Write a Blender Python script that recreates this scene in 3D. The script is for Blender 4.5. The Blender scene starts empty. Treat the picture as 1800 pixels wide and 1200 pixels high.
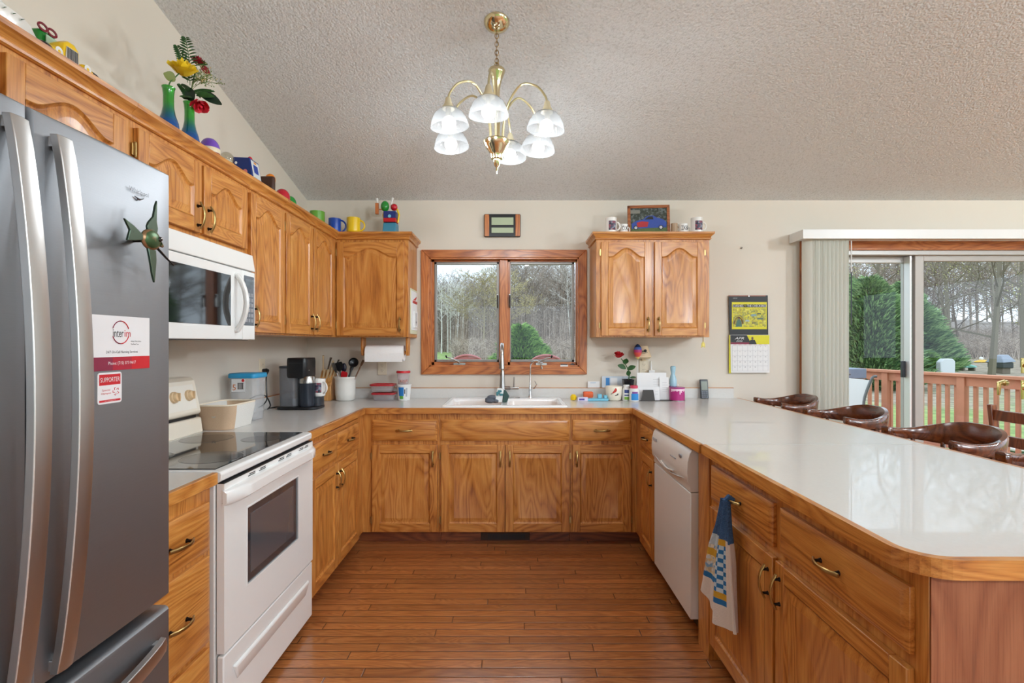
import bpy, math, random
from mathutils import Matrix, Vector, Euler, noise
random.seed(7)
C = bpy.context.scene.collection
PI = math.pi
CX, CY, F, H = 903.0, 603.0, 900.0, 1.342
YW = 4.015          # back wall plane
WORLD_S, LAMP_W, EXPO = 1.75, 3.2, 0.66
FILL_LAMPS = [(2.3, -1.5, 95), (4.4, 1.2, 95), (4.4, -1.8, 110)]  # unseen lamps added to brighten the kitchen
XL = -1.62          # left wall plane

def at(px, py, Y):
    "a point of the place seen at a pixel of the photograph, at depth Y"
    return Vector(((px - CX) * Y / F, Y, H - (py - CY) * Y / F))

# ------------------------------------------------------------------ materials
def lin(c):
    def f(v):
        v = v / 255.0
        return v / 12.92 if v <= 0.04045 else ((v + 0.055) / 1.055) ** 2.4
    return (f(c[0]), f(c[1]), f(c[2]), 1.0)

class NT:
    def __init__(s, name):
        s.m = bpy.data.materials.new(name); s.m.use_nodes = True
        s.t = s.m.node_tree; s.t.nodes.clear()
        s.out = s.n('ShaderNodeOutputMaterial')
    def n(s, typ, **kw):
        nd = s.t.nodes.new(typ)
        for k, v in kw.items():
            if k.startswith('_'): nd.inputs[k[1:].replace('_', ' ')].default_value = v
            else: setattr(nd, k, v)
        return nd
    def l(s, a, b): s.t.links.new(a, b)
    def math(s, op, a, b=None, c=None):
        nd = s.n('ShaderNodeMath', operation=op)
        for i, v in enumerate((a, b, c)):
            if v is None: continue
            if isinstance(v, (int, float)): nd.inputs[i].default_value = v
            else: s.l(v, nd.inputs[i])
        return nd.outputs[0]
    def mix(s, fac, a, b, mode='MIX'):
        nd = s.n('ShaderNodeMix', data_type='RGBA', blend_type=mode)
        for i, v in ((0, fac), (6, a), (7, b)):
            if isinstance(v, (int, float)): nd.inputs[i].default_value = v
            elif isinstance(v, tuple): nd.inputs[i].default_value = v
            else: s.l(v, nd.inputs[i])
        return nd.outputs[2]
    def ramp(s, fac, stops):
        nd = s.n('ShaderNodeValToRGB')
        els = nd.color_ramp.elements
        while len(els) < len(stops): els.new(0.5)
        for e, (p, c) in zip(els, stops): e.position = p; e.color = c
        s.l(fac, nd.inputs[0]); return nd.outputs[0]
    def bsdf(s, **kw):
        b = s.n('ShaderNodeBsdfPrincipled')
        for k, v in kw.items():
            key = k.replace('_', ' ')
            if hasattr(v, 'is_linked') or isinstance(v, bpy.types.NodeSocket): s.l(v, b.inputs[key])
            else: b.inputs[key].default_value = v
        s.l(b.outputs[0], s.out.inputs[0]); return b

MC = {}
def mat(name, col, rough=0.5, metal=0.0, coat=0.0, bump=0.0, bscale=60.0, emit=0.0, trans=0.0, alpha=1.0, var=0.0, ior=1.45):
    if name in MC: return MC[name]
    t = NT(name)
    c = lin(col)
    kw = dict(Base_Color=c, Roughness=rough, Metallic=metal, Coat_Weight=coat, Alpha=alpha, IOR=ior)
    b = t.bsdf(**kw)
    b.inputs['Transmission Weight'].default_value = trans
    if emit:
        b.inputs['Emission Color'].default_value = c; b.inputs['Emission Strength'].default_value = emit
    if bump or var:
        tc = t.n('ShaderNodeTexCoord'); nz = t.n('ShaderNodeTexNoise', _Scale=bscale, _Detail=3.0)
        t.l(tc.outputs['Object'], nz.inputs['Vector'])
        if bump:
            bp = t.n('ShaderNodeBump', _Strength=bump, _Distance=0.01); t.l(nz.outputs[0], bp.inputs['Height']); t.l(bp.outputs[0], b.inputs['Normal'])
        if var:
            r = t.ramp(nz.outputs[0], [(0.3, tuple(v * (1 - var) for v in c[:3]) + (1,)), (0.7, tuple(min(1, v * (1 + var)) for v in c[:3]) + (1,))])
            t.l(r, b.inputs['Base Color'])
    MC[name] = t.m
    return t.m

def wood(name, axis, light, mid, dark, rough=0.33, coat=0.25, scale=1.0):
    if name in MC: return MC[name]
    t = NT(name)
    tc = t.n('ShaderNodeTexCoord'); oi = t.n('ShaderNodeObjectInfo')
    off = t.n('ShaderNodeCombineXYZ')
    t.l(t.math('MULTIPLY', oi.outputs['Random'], 7.3), off.inputs[0])
    t.l(t.math('MULTIPLY', oi.outputs['Random'], 3.1), off.inputs[1])
    t.l(t.math('MULTIPLY', oi.outputs['Random'], 5.7), off.inputs[2])
    add = t.n('ShaderNodeVectorMath', operation='ADD'); t.l(tc.outputs['Object'], add.inputs[0]); t.l(off.outputs[0], add.inputs[1])
    def mp(a, b):
        v = [b * scale] * 3; v[axis] = a * scale
        m = t.n('ShaderNodeMapping'); m.inputs['Scale'].default_value = v; t.l(add.outputs[0], m.inputs[0]); return m.outputs[0]
    fine = t.n('ShaderNodeTexNoise', _Scale=1.0, _Detail=4.0, _Roughness=0.65); t.l(mp(6, 190), fine.inputs['Vector'])
    big = t.n('ShaderNodeTexNoise', _Scale=1.0, _Detail=2.0, _Distortion=0.6); t.l(mp(0.9, 5.5), big.inputs['Vector'])
    # growth-ring contours of the slow noise give cathedral figure
    rings = t.math('FRACT', t.math('MULTIPLY', big.outputs[0], 16.0))
    tri = t.math('ABSOLUTE', t.math('SUBTRACT', rings, 0.5))
    tri = t.math('MULTIPLY', tri, 2.0)
    pores = t.n('ShaderNodeTexNoise', _Scale=1.0, _Detail=2.0); t.l(mp(14, 420), pores.inputs['Vector'])
    v = t.math('ADD', t.math('MULTIPLY', tri, 0.42), t.math('MULTIPLY', fine.outputs[0], 0.75))
    slow = t.n('ShaderNodeTexNoise', _Scale=1.0, _Detail=1.0); t.l(mp(0.5, 9), slow.inputs['Vector'])
    v = t.math('ADD', v, t.math('MULTIPLY', t.math('SUBTRACT', slow.outputs[0], 0.5), 0.5))
    col = t.ramp(v, [(0.22, lin(dark)), (0.48, lin(mid)), (0.86, lin(light))])
    pd = t.ramp(pores.outputs[0], [(0.36, (0.72, 0.66, 0.6, 1)), (0.5, (1, 1, 1, 1))])
    col = t.mix(0.5, col, pd, 'MULTIPLY')
    b = t.bsdf(Base_Color=col, Roughness=rough, Coat_Weight=coat, Coat_Roughness=0.18)
    bp = t.n('ShaderNodeBump', _Strength=0.12, _Distance=0.002); t.l(fine.outputs[0], bp.inputs['Height']); t.l(bp.outputs[0], b.inputs['Normal'])
    MC[name] = t.m
    return t.m

OAK = ((208, 146, 74), (187, 119, 51), (143, 80, 29))
OX, OY, OZ = [wood('oak_grain_' + 'xyz'[i], i, *OAK) for i in range(3)]
TRIM = ((204, 130, 72), (182, 106, 54), (134, 70, 34))
TX, TZ = wood('trim_oak_x', 0, *TRIM), wood('trim_oak_z', 2, *TRIM)
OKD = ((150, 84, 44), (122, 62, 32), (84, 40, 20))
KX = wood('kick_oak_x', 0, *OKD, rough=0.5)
CHW = ((112, 58, 30), (84, 40, 21), (48, 22, 12))
CH = wood('stool_wood', 1, *CHW, rough=0.22, coat=0.6)
CHR = wood('chair_wood', 2, (150, 84, 46), (124, 64, 34), (84, 40, 20), rough=0.28, coat=0.5)
BRASS = mat('brass', (214, 186, 128), 0.16, 1.0)
ABRASS = mat('antique_brass', (176, 148, 96), 0.3, 1.0)
DBRASS = mat('dark_bronze', (40, 30, 24), 0.4, 0.8)
CHROME = mat('chrome', (225, 225, 228), 0.08, 1.0)
NICKEL = mat('brushed_nickel', (178, 176, 172), 0.24, 1.0)
WHITE = mat('white_enamel', (232, 232, 230), 0.22, 0, 0.3)
WPLAS = mat('white_plastic', (226, 226, 224), 0.35)
CREAM = mat('cream_enamel', (236, 226, 208), 0.28, 0, 0.2)
LAM = mat('laminate', (212, 210, 206), 0.28, 0, 0.35, 0.02, 90, var=0.02)
BLACKP = mat('black_plastic', (22, 23, 26), 0.3)
DGREY = mat('dark_grey_plastic', (48, 52, 58), 0.3)
BLACKG = mat('black_glass', (10, 10, 12), 0.05, 0, 0.6)
RED = mat('red_plastic', (190, 24, 34), 0.3)
BLUE = mat('blue_plastic', (26, 62, 150), 0.3)
GREEN = mat('green_plastic', (30, 120, 44), 0.3)
YELLOW = mat('yellow_plastic', (236, 196, 24), 0.3)
PAPER = mat('white_paper', (232, 232, 232), 0.7)
INK = mat('black_ink', (34, 34, 38), 0.6)
LEAF = mat('leaf_green', (44, 84, 40), 0.5, var=0.3, bscale=40)

def glass(name, tint=(255, 255, 255), rough=0.0, gl=1.0, milk=0.0):
    "thin clear sheet: mostly see-through with a mirror reflection that grows at grazing angles"
    if name in MC: return MC[name]
    t = NT(name)
    tr = t.n('ShaderNodeBsdfTransparent'); tr.inputs[0].default_value = lin(tint)
    g = t.n('ShaderNodeBsdfGlossy'); g.inputs['Roughness'].default_value = rough
    fr = t.n('ShaderNodeFresnel'); fr.inputs[0].default_value = 1.45
    mx = t.n('ShaderNodeMixShader'); gm_ = t.n('ShaderNodeNewGeometry'); t.l(t.math('MULTIPLY', t.math('MULTIPLY', fr.outputs[0], gl), t.math('SUBTRACT', 1.0, gm_.outputs['Backfacing'])), mx.inputs[0]); t.l(tr.outputs[0], mx.inputs[1]); t.l(g.outputs[0], mx.inputs[2])
    o_ = mx.outputs[0]
    if milk:
        df = t.n('ShaderNodeBsdfDiffuse'); df.inputs[0].default_value = (.8, .81, .82, 1); m2 = t.n('ShaderNodeMixShader'); m2.inputs[0].default_value = milk; t.l(o_, m2.inputs[1]); t.l(df.outputs[0], m2.inputs[2]); o_ = m2.outputs[0]
    t.l(o_, t.out.inputs[0]); MC[name] = t.m
    return t.m
GLASS = glass('window_glass', (250, 252, 250))
CLEARP = glass('clear_plastic', (250, 251, 252), 0.1, 1.3, .18)
SMOKEP = glass('smoked_plastic', (206, 208, 214), 0.08, 1.5, .10)

# ------------------------------------------------------------------ geometry
class G:
    def __init__(s): s.v = []; s.f = []; s.mi = []; s.mats = []; s.M = Matrix()
    def _m(s, m):
        if m not in s.mats: s.mats.append(m)
        return s.mats.index(m)
    def add(s, vs, fs, m):
        b = len(s.v); k = s._m(m)
        s.v += [s.M @ Vector(p) for p in vs]
        for f in fs: s.f.append([b + i for i in f]); s.mi.append(k)
        return s
    def box(s, x0, x1, y0, y1, z0, z1, m):
        v = [(x0, y0, z0), (x1, y0, z0), (x1, y1, z0), (x0, y1, z0), (x0, y0, z1), (x1, y0, z1), (x1, y1, z1), (x0, y1, z1)]
        return s.add(v, [(0, 3, 2, 1), (4, 5, 6, 7), (0, 1, 5, 4), (1, 2, 6, 5), (2, 3, 7, 6), (3, 0, 4, 7)], m)
    def cbox(s, c, d, m): return s.box(c[0] - d[0] / 2, c[0] + d[0] / 2, c[1] - d[1] / 2, c[1] + d[1] / 2, c[2] - d[2] / 2, c[2] + d[2] / 2, m)
    def prism(s, pts, axis, a, b, m):
        "polygon pts extruded along axis from a to b (axis 0: pts are (y,z); 1: (x,z); 2: (x,y))"
        def P(p, t): return {0: (t, p[0], p[1]), 1: (p[0], t, p[1]), 2: (p[0], p[1], t)}[axis]
        n = len(pts); v = [P(p, a) for p in pts] + [P(p, b) for p in pts]
        f = [tuple(range(n)), tuple(range(2 * n - 1, n - 1, -1))] + [(i, n + i, n + (i + 1) % n, (i + 1) % n) for i in range(n)]
        return s.add(v, f, m)
    def loft(s, loops, m, cap0=True, cap1=True, closed=True):
        n = len(loops[0]); v = [p for L in loops for p in L]; f = []
        for k in range(len(loops) - 1):
            for i in range(n if closed else n - 1):
                j = (i + 1) % n
                f.append((k * n + i, k * n + j, (k + 1) * n + j, (k + 1) * n + i))
        if cap0: f.append(tuple(range(n - 1, -1, -1)))
        if cap1: f.append(tuple((len(loops) - 1) * n + i for i in range(n)))
        return s.add(v, f, m)
    def lathe(s, prof, c, m, seg=24, axis=(0, 0, 1), caps=(True, True), flute=None):
        q = Vector((0, 0, 1)).rotation_difference(Vector(axis).normalized()); c = Vector(c); L = []
        for r, z in prof:
            ring = []
            for i in range(seg):
                a = 2 * PI * i / seg; rr = max(r, 1e-5) * (1 + (flute * (i % 2) if flute else 0))
                ring.append(c + q @ Vector((rr * math.cos(a), rr * math.sin(a), z)))
            L.append(ring)
        return s.loft(L, m, *caps)
    def cyl(s, c, r, h, m, seg=20, axis=(0, 0, 1)): return s.lathe([(r, 0), (r, h)], c, m, seg, axis)
    def ell(s, c, r, m, seg=16, rings=10):
        c = Vector(c); L = []
        for k in range(rings + 1):
            a = PI * k / rings; rr = max(math.sin(a), 0.01)
            L.append([c + Vector((r[0] * rr * math.cos(2 * PI * i / seg), r[1] * rr * math.sin(2 * PI * i / seg), -r[2] * math.cos(a))) for i in range(seg)])
        return s.loft(L, m)
    def tube(s, pts, r, m, seg=8, caps=True, flat=1.0):
        pts = [Vector(p) for p in pts]; n = len(pts)
        rs = r if isinstance(r, (list, tuple)) else [r] * n
        L = []; up = Vector((0, 0, 1)); prev = None
        for i, p in enumerate(pts):
            d = (pts[min(i + 1, n - 1)] - pts[max(i - 1, 0)]).normalized()
            if prev is None:
                u = up if abs(d.z) < 0.95 else Vector((1, 0, 0))
                a = d.cross(u).normalized()
            else:
                a = (prev - d * prev.dot(d)).normalized()
            prev = a; b = d.cross(a)
            L.append([p + a * rs[i] * math.cos(2 * PI * k / seg) + b * rs[i] * flat * math.sin(2 * PI * k / seg) for k in range(seg)])
        return s.loft(L, m, caps, caps)
    def text(s, txt, m, loc, size=None, width=None, face='S', ext=0.0004, align='CENTER', rot=None, shear=0.0):
        "lettering standing on a surface; face S looks to -y, E to +x, U up"
        cu = bpy.data.curves.new('t', 'FONT'); cu.body = txt; cu.align_x = align; cu.align_y = 'CENTER'; cu.extrude = 0.0; cu.resolution_u = 2; cu.shear = shear
        o = bpy.data.objects.new('t', cu); C.objects.link(o)
        dg = bpy.context.evaluated_depsgraph_get(); me = bpy.data.meshes.new_from_object(o.evaluated_get(dg))
        xs = [v.co.x for v in me.vertices]; ys = [v.co.y for v in me.vertices]
        if not xs: bpy.data.objects.remove(o); return s
        w = max(xs) - min(xs); h = max(ys) - min(ys)
        sx = sy = size / h if size else width / w
        if size and width: sx = width / w
        R = {'S': Matrix(((1, 0, 0), (0, 0, -1), (0, 1, 0))), 'E': Matrix(((0, 0, 1), (1, 0, 0), (0, 1, 0))), 'U': Matrix.Identity(3), 'W': Matrix(((0, 0, -1), (-1, 0, 0), (0, 1, 0)))}[face]
        if rot: R = rot @ R
        cxm, cym = ((max(xs) + min(xs)) / 2 if align == 'CENTER' else min(xs)), (max(ys) + min(ys)) / 2
        loc = Vector(loc)
        vs = [loc + R @ Vector(((v.co.x - cxm) * sx, (v.co.y - cym) * sy, ext)) for v in me.vertices]
        s.add(vs, [tuple(p.vertices) for p in me.polygons], m)
        bpy.data.objects.remove(o); bpy.data.curves.remove(cu); bpy.data.meshes.remove(me)
        return s

RM = {}
def root_of(o):
    while o.parent: o = o.parent
    return o
def obj(name, g, parent=None, bevel=0.0, smooth=35, local=False, bseg=2):
    me = bpy.data.meshes.new(name)
    vs = g.v
    if parent is not None and not local:
        inv = RM.get(root_of(parent).name)
        if inv is not None: vs = [inv @ p for p in vs]
    me.from_pydata([tuple(p) for p in vs], [], g.f)
    for m in g.mats: me.materials.append(m)
    me.polygons.foreach_set('material_index', g.mi)
    if smooth:
        me.polygons.foreach_set('use_smooth', [True] * len(me.polygons)); me.set_sharp_from_angle(angle=math.radians(smooth))
    me.validate(); me.update()
    o = bpy.data.objects.new(name, me); C.objects.link(o)
    if parent is not None: o.parent = parent
    if bevel:
        b = o.modifiers.new('bevel', 'BEVEL'); b.width = bevel; b.segments = bseg; b.limit_method = 'ANGLE'; b.angle_limit = math.radians(40); b.harden_normals = False
    return o
def tag(o, label=None, cat=None, group=None, kind=None):
    if label: o['label'] = label
    if cat: o['category'] = cat
    if group: o['group'] = group
    if kind: o['kind'] = kind
    return o
def thing(name, label, cat, loc=(0, 0, 0), rotz=0.0, group=None, kind=None):
    o = bpy.data.objects.new(name, None); C.objects.link(o); o.empty_display_size = 0.1
    o.location = loc; o.rotation_euler = (0, 0, rotz)
    RM[o.name] = (Matrix.Translation(Vector(loc)) @ Matrix.Rotation(rotz, 4, 'Z')).inverted()
    return tag(o, label, cat, group, kind)
def single(name, g, label, cat, loc=None, group=None, bevel=0.0, smooth=35, kind=None):
    "a thing that is one mesh, geometry given in world space"
    if loc is not None:
        d = Vector(loc); g.v = [p - d for p in g.v]
    o = obj(name, g, None, bevel, smooth)
    if loc is not None: o.location = loc
    return tag(o, label, cat, group, kind)
def struct(name, g, bevel=0.0, parent=None, smooth=35):
    o = obj(name, g, parent, bevel, smooth)
    if parent is None: o['kind'] = 'structure'
    return o
def copy_tree(o, parent=None):
    c = o.copy(); C.objects.link(c)
    if parent is not None: c.parent = parent
    for ch in [x for x in bpy.data.objects if x.parent is o]: copy_tree(ch, c)
    return c
def inst(name, me, parent, loc, rot=(0, 0, 0)):
    o = bpy.data.objects.new(name, me); C.objects.link(o); o.parent = parent; o.location = loc; o.rotation_euler = rot
    return o
def catmull(P, n=6, closed=False):
    P = [Vector(p) for p in P]; out = []
    for i in range(len(P) - 1):
        p0 = P[max(i - 1, 0)]; p1 = P[i]; p2 = P[i + 1]; p3 = P[min(i + 2, len(P) - 1)]
        for k in range(n):
            t = k / n
            out.append(0.5 * ((2 * p1) + (p2 - p0) * t + (2 * p0 - 5 * p1 + 4 * p2 - p3) * t * t + (3 * p1 - p0 - 3 * p2 + p3) * t ** 3))
    out.append(P[-1]); return out
def rrect(x0, x1, y0, y1, r, n=5):
    out = []
    for cx, cy, a0 in ((x1 - r, y1 - r, 0), (x0 + r, y1 - r, 90), (x0 + r, y0 + r, 180), (x1 - r, y0 + r, 270)):
        for k in range(n + 1):
            a = math.radians(a0 + 90 * k / n); out.append((cx + r * math.cos(a), cy + r * math.sin(a)))
    return out
# ------------------------------------------------------------------ room shell
def wallmat():
    t = NT('painted_wall'); tc = t.n('ShaderNodeTexCoord'); nz = t.n('ShaderNodeTexNoise', _Scale=180.0, _Detail=2.0); t.l(tc.outputs['Object'], nz.inputs['Vector'])
    b = t.bsdf(Base_Color=lin((217, 209, 196)), Roughness=0.75)
    bp = t.n('ShaderNodeBump', _Strength=0.05, _Distance=0.002); t.l(nz.outputs[0], bp.inputs['Height']); t.l(bp.outputs[0], b.inputs['Normal'])
    return t.m
def ceilmat():
    t = NT('popcorn_ceiling'); tc = t.n('ShaderNodeTexCoord')
    nz = t.n('ShaderNodeTexNoise', _Scale=70.0, _Detail=4.0, _Roughness=0.6); t.l(tc.outputs['Object'], nz.inputs['Vector'])
    vo = t.n('ShaderNodeTexVoronoi', _Scale=95.0); t.l(tc.outputs['Object'], vo.inputs['Vector'])
    h = t.math('ADD', nz.outputs[0], t.math('MULTIPLY', t.math('SUBTRACT', 1.0, vo.outputs['Distance']), 0.6))
    col = t.ramp(nz.outputs[0], [(0.30, lin((206, 212, 215))), (0.5, lin((228, 234, 238)))])
    b = t.bsdf(Base_Color=col, Roughness=0.95)
    bp = t.n('ShaderNodeBump', _Strength=0.55, _Distance=0.012); t.l(h, bp.inputs['Height']); t.l(bp.outputs[0], b.inputs['Normal'])
    return t.m
def floormat():
    t = NT('oak_strip_floor'); tc = t.n('ShaderNodeTexCoord'); sp = t.n('ShaderNodeSeparateXYZ'); t.l(tc.outputs['Object'], sp.inputs[0])
    W, Ln = 0.0572, 0.95
    v = t.math('DIVIDE', sp.outputs[1], W); row = t.math('FLOOR', v); fv = t.math('FRACT', v)
    wn = t.n('ShaderNodeTexWhiteNoise', noise_dimensions='1D'); t.l(row, wn.inputs['W'])
    u = t.math('ADD', t.math('DIVIDE', sp.outputs[0], Ln), t.math('MULTIPLY', wn.outputs[0], 7.0)); col = t.math('FLOOR', u); fu = t.math('FRACT', u)
    idv = t.n('ShaderNodeCombineXYZ'); t.l(row, idv.inputs[0]); t.l(col, idv.inputs[1])
    w2 = t.n('ShaderNodeTexWhiteNoise', noise_dimensions='3D'); t.l(idv.outputs[0], w2.inputs['Vector'])
    # grain coordinates shifted board by board
    cc = t.n('ShaderNodeCombineXYZ'); t.l(t.math('ADD', t.math('MULTIPLY', sp.outputs[0], 1.6), t.math('MULTIPLY', w2.outputs[0], 31.0)), cc.inputs[0])
    t.l(t.math('ADD', t.math('MULTIPLY', sp.outputs[1], 11.0), t.math('MULTIPLY', w2.outputs[0], 17.0)), cc.inputs[1]); 
    big = t.n('ShaderNodeTexNoise', _Scale=1.0, _Detail=2.0, _Distortion=0.8); t.l(cc.outputs[0], big.inputs['Vector'])
    rings = t.math('MULTIPLY', t.math('ABSOLUTE', t.math('SUBTRACT', t.math('FRACT', t.math('MULTIPLY', big.outputs[0], 17.0)), 0.5)), 2.0)
    m2 = t.n('ShaderNodeVectorMath', operation='MULTIPLY'); t.l(cc.outputs[0], m2.inputs[0]); m2.inputs[1].default_value = (5, 22, 1)
    fine = t.n('ShaderNodeTexNoise', _Scale=1.0, _Detail=4.0, _Roughness=0.6); t.l(m2.outputs[0], fine.inputs['Vector'])
    val = t.math('ADD', t.math('MULTIPLY', rings, 0.32), t.math('MULTIPLY', fine.outputs[0], 0.78))
    c = t.ramp(val, [(0.2, lin((124, 70, 34))), (0.5, lin((172, 106, 57))), (0.85, lin((200, 134, 79)))])
    tone = t.ramp(w2.outputs[0], [(0.0, (0.76, 0.72, 0.69, 1)), (0.5, (0.96, 0.95, 0.94, 1)), (1.0, (1.14, 1.10, 1.04, 1))])
    c = t.mix(1.0, c, tone, 'MULTIPLY')
    ev = t.math('MINIMUM', fv, t.math('SUBTRACT', 1.0, fv)); eu = t.math('MULTIPLY', t.math('MINIMUM', fu, t.math('SUBTRACT', 1.0, fu)), Ln / W)
    e = t.math('MINIMUM', ev, eu)
    gap = t.n('ShaderNodeMapRange'); t.l(e, gap.inputs[0]); gap.inputs[1].default_value = 0.012; gap.inputs[2].default_value = 0.05
    c = t.mix(gap.outputs[0], lin((58, 28, 14)), c)
    b = t.bsdf(Base_Color=c, Roughness=0.3, Coat_Weight=0.8, Coat_Roughness=0.16, Coat_IOR=1.7)
    edge = t.n('ShaderNodeMapRange', interpolation_type='SMOOTHSTEP'); t.l(e, edge.inputs[0]); edge.inputs[1].default_value = 0.0; edge.inputs[2].default_value = 0.09
    bp = t.n('ShaderNodeBump', _Strength=0.7, _Distance=0.002); t.l(edge.outputs[0], bp.inputs['Height']); t.l(bp.outputs[0], b.inputs['Normal']); t.l(bp.outputs[0], b.inputs['Coat Normal'])
    return t.m
WALL, CEIL, FLOOR = wallmat(), ceilmat(), floormat()
XR, YR = 6.6, -4.2          # far right wall, rear wall
def zc(y): return 2.462 + 0.247 * (YW - y) if y > 0.3 else 2.462 + 0.247 * (YW - 0.3) - 0.247 * (0.3 - y)
struct('floor', G().box(XL - .12, XR + .12, YR - .12, YW + .16, -.06, 0, FLOOR))
struct('wall_left', G().prism([(YR, 0), (YW, 0), (YW, zc(YW)), (0.3, zc(0.3)), (YR, zc(YR))], 0, XL - .12, XL, WALL))
pts = [(YW + .16, zc(YW + .16)), (0.3, zc(0.3)), (YR - .12, zc(YR - .12)), (YR - .12, zc(YR - .12) + .15), (0.3, zc(0.3) + .15), (YW + .16, zc(YW + .16) + .15)]
struct('ceiling', G().prism(pts, 0, XL - .12, XR + .12, CEIL))
# back wall with the sink window opening and the sliding door opening
WX0, WX1, WZ0, WZ1 = -.662, .512, 1.158, 2.014
DX0, DX1, DZ1 = 2.30, 4.18, 2.07
zt = zc(YW) + .03
g = G(); y0, y1 = YW, YW + .15
g.box(XL - .12, WX0, y0, y1, 0, zt, WALL).box(WX0, WX1, y0, y1, 0, WZ0, WALL).box(WX0, WX1, y0, y1, WZ1, zt, WALL)
g.box(WX1, DX0, y0, y1, 0, zt, WALL).box(DX0, DX1, y0, y1, DZ1, zt, WALL).box(DX1, XR + .12, y0, y1, 0, zt, WALL)
struct('wall_back', g)
# unseen right and rear walls; wide unglazed openings sized to let daylight in
g = G(); g.box(XR, XR + .12, YR, -1.6, 0, 3.5, WALL).box(XR, XR + .12, -1.6, 3.4, 2.25, 3.5, WALL).box(XR, XR + .12, 3.4, YW, 0, 3.5, WALL).box(XR, XR + .12, -1.6, 3.4, 0, .25, WALL)
struct('wall_right', g)
g = G(); g.box(XL - .12, -1.1, YR - .12, YR, 0, 2.6, WALL).box(XR - .5, XR + .12, YR - .12, YR, 0, 2.6, WALL).box(-1.1, XR - .5, YR - .12, YR, 0, .35, WALL).box(-1.1, XR - .5, YR - .12, YR, 2.3, 2.6, WALL)
struct('wall_rear', g)

# ---- window_1: two crank casements in an oak picture frame
w = thing('window_1', None, None, (-.075, YW, 1.1), kind='structure')
yc0, yc1 = YW - .02, YW
x0, x1, z0, z1, cw = -.7235, .571, 1.098, 2.072, .062
g = G()
for px, m in (((x0, z0), TZ),):
    g.prism([(x0, z0), (x0 + cw, z0 + cw), (x0 + cw, z1 - cw), (x0, z1)], 1, yc0, yc1, TZ)
    g.prism([(x1, z0), (x1, z1), (x1 - cw, z1 - cw), (x1 - cw, z0 + cw)], 1, yc0, yc1, TZ)
    g.prism([(x0, z1), (x0 + cw, z1 - cw), (x1 - cw, z1 - cw), (x1, z1)], 1, yc0, yc1, TX)
    g.prism([(x0, z0), (x1, z0), (x1 - cw, z0 + cw), (x0 + cw, z0 + cw)], 1, yc0, yc1, TX)
obj('window_casing', g, w, 0.004)
g = G(); a, b, c, d = WX0, WX1, WZ0, WZ1; tj = .012
g.box(a, a + tj, yc1 - .01, y1, c, d, TZ).box(b - tj, b, yc1 - .01, y1, c, d, TZ).box(a, b, yc1 - .01, y1, d - tj, d, TX).box(a, b, yc1 - .01, y1, c, c + tj, TX)
obj('window_jamb', g, w)
obj('mullion', G().box(-.110, -.047, YW + .03, YW + .12, WZ0 + .012, WZ1 - .012, TZ), w, .003)
ALU = mat('grey_aluminium', (150, 148, 144), 0.4, 0.4)
for (a, b) in ((WX0 + .012, -.110), (-.047, WX1 - .012)):
    c, d = WZ0 + .012, WZ1 - .012; yo = YW + .055
    g = G(); o1 = .018
    g.box(a, a + o1, yo, yo + .04, c, d, TZ).box(b - .006, b, yo, yo + .04, c, d, TZ).box(a, b, yo, yo + .04, d - .014, d, TX).box(a, b, yo, yo + .04, c, c + .022, TX)
    s = obj('sash', g, w)
    a2, b2, c2, d2 = (a + o1, b - .006, c + .022, d - .014) if a < -.3 else (a + .006, b - o1, c + .022, d - .014)
    g = G(); t = .02
    g.box(a2, a2 + t, yo + .008, yo + .035, c2, d2, ALU).box(b2 - t, b2, yo + .008, yo + .035, c2, d2, ALU).box(a2, b2, yo + .008, yo + .035, d2 - t, d2, ALU).box(a2, b2, yo + .008, yo + .035, c2, c2 + t, ALU)
    obj('sash_frame', g, s, .003)
    obj('glass_pane', G().box(a2 + t, b2 - t, yo + .018, yo + .022, c2 + t, d2 - t, GLASS), s)
for cx, sg in ((-.44, -1), (.21, 1)):
    p = YW + .035
    g = G(); g.box(cx - .035, cx + .06 if sg < 0 else cx + .05, p - .022, p + .02, 1.170, 1.186, NICKEL)
    g.tube([(cx + .01, p - .02, 1.186), (cx - .0, p - .035, 1.20), (cx + sg * .05, p - .045, 1.225), (cx + sg * .085, p - .045, 1.232)], [.009, .008, .006, .005], NICKEL)
    g.tube([(cx + sg * .085, p - .045, 1.228), (cx + sg * .088, p - .06, 1.245)], [.006, .007], BLACKP)
    obj('crank_handle', g, w, .002)
for x, zz in ((-.128, 1.66), (-.03, 1.66)):
    g = G(); g.box(x - .006, x + .006, YW + .03, YW + .05, zz - .03, zz + .07, NICKEL); g.tube([(x, YW + .03, zz + .06), (x, YW + .01, zz + .03), (x, YW + .012, zz - .04)], .005, DBRASS)
    obj('sash_lock', g, w)
single('sash_clip', G().box(.365, .425, YW - .012, YW + .02, 1.1595, 1.172, WPLAS).box(.37, .42, YW - .01, YW + .02, 1.172, 1.178, DGREY), 'small white and black clip lying on the window sill at right', 'clip')
single('sash_stopper', G().ell((.462, YW + .012, 1.172), (.018, .012, .012), DGREY), 'small round dark stopper in the right corner of the window sill', 'stopper')

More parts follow.
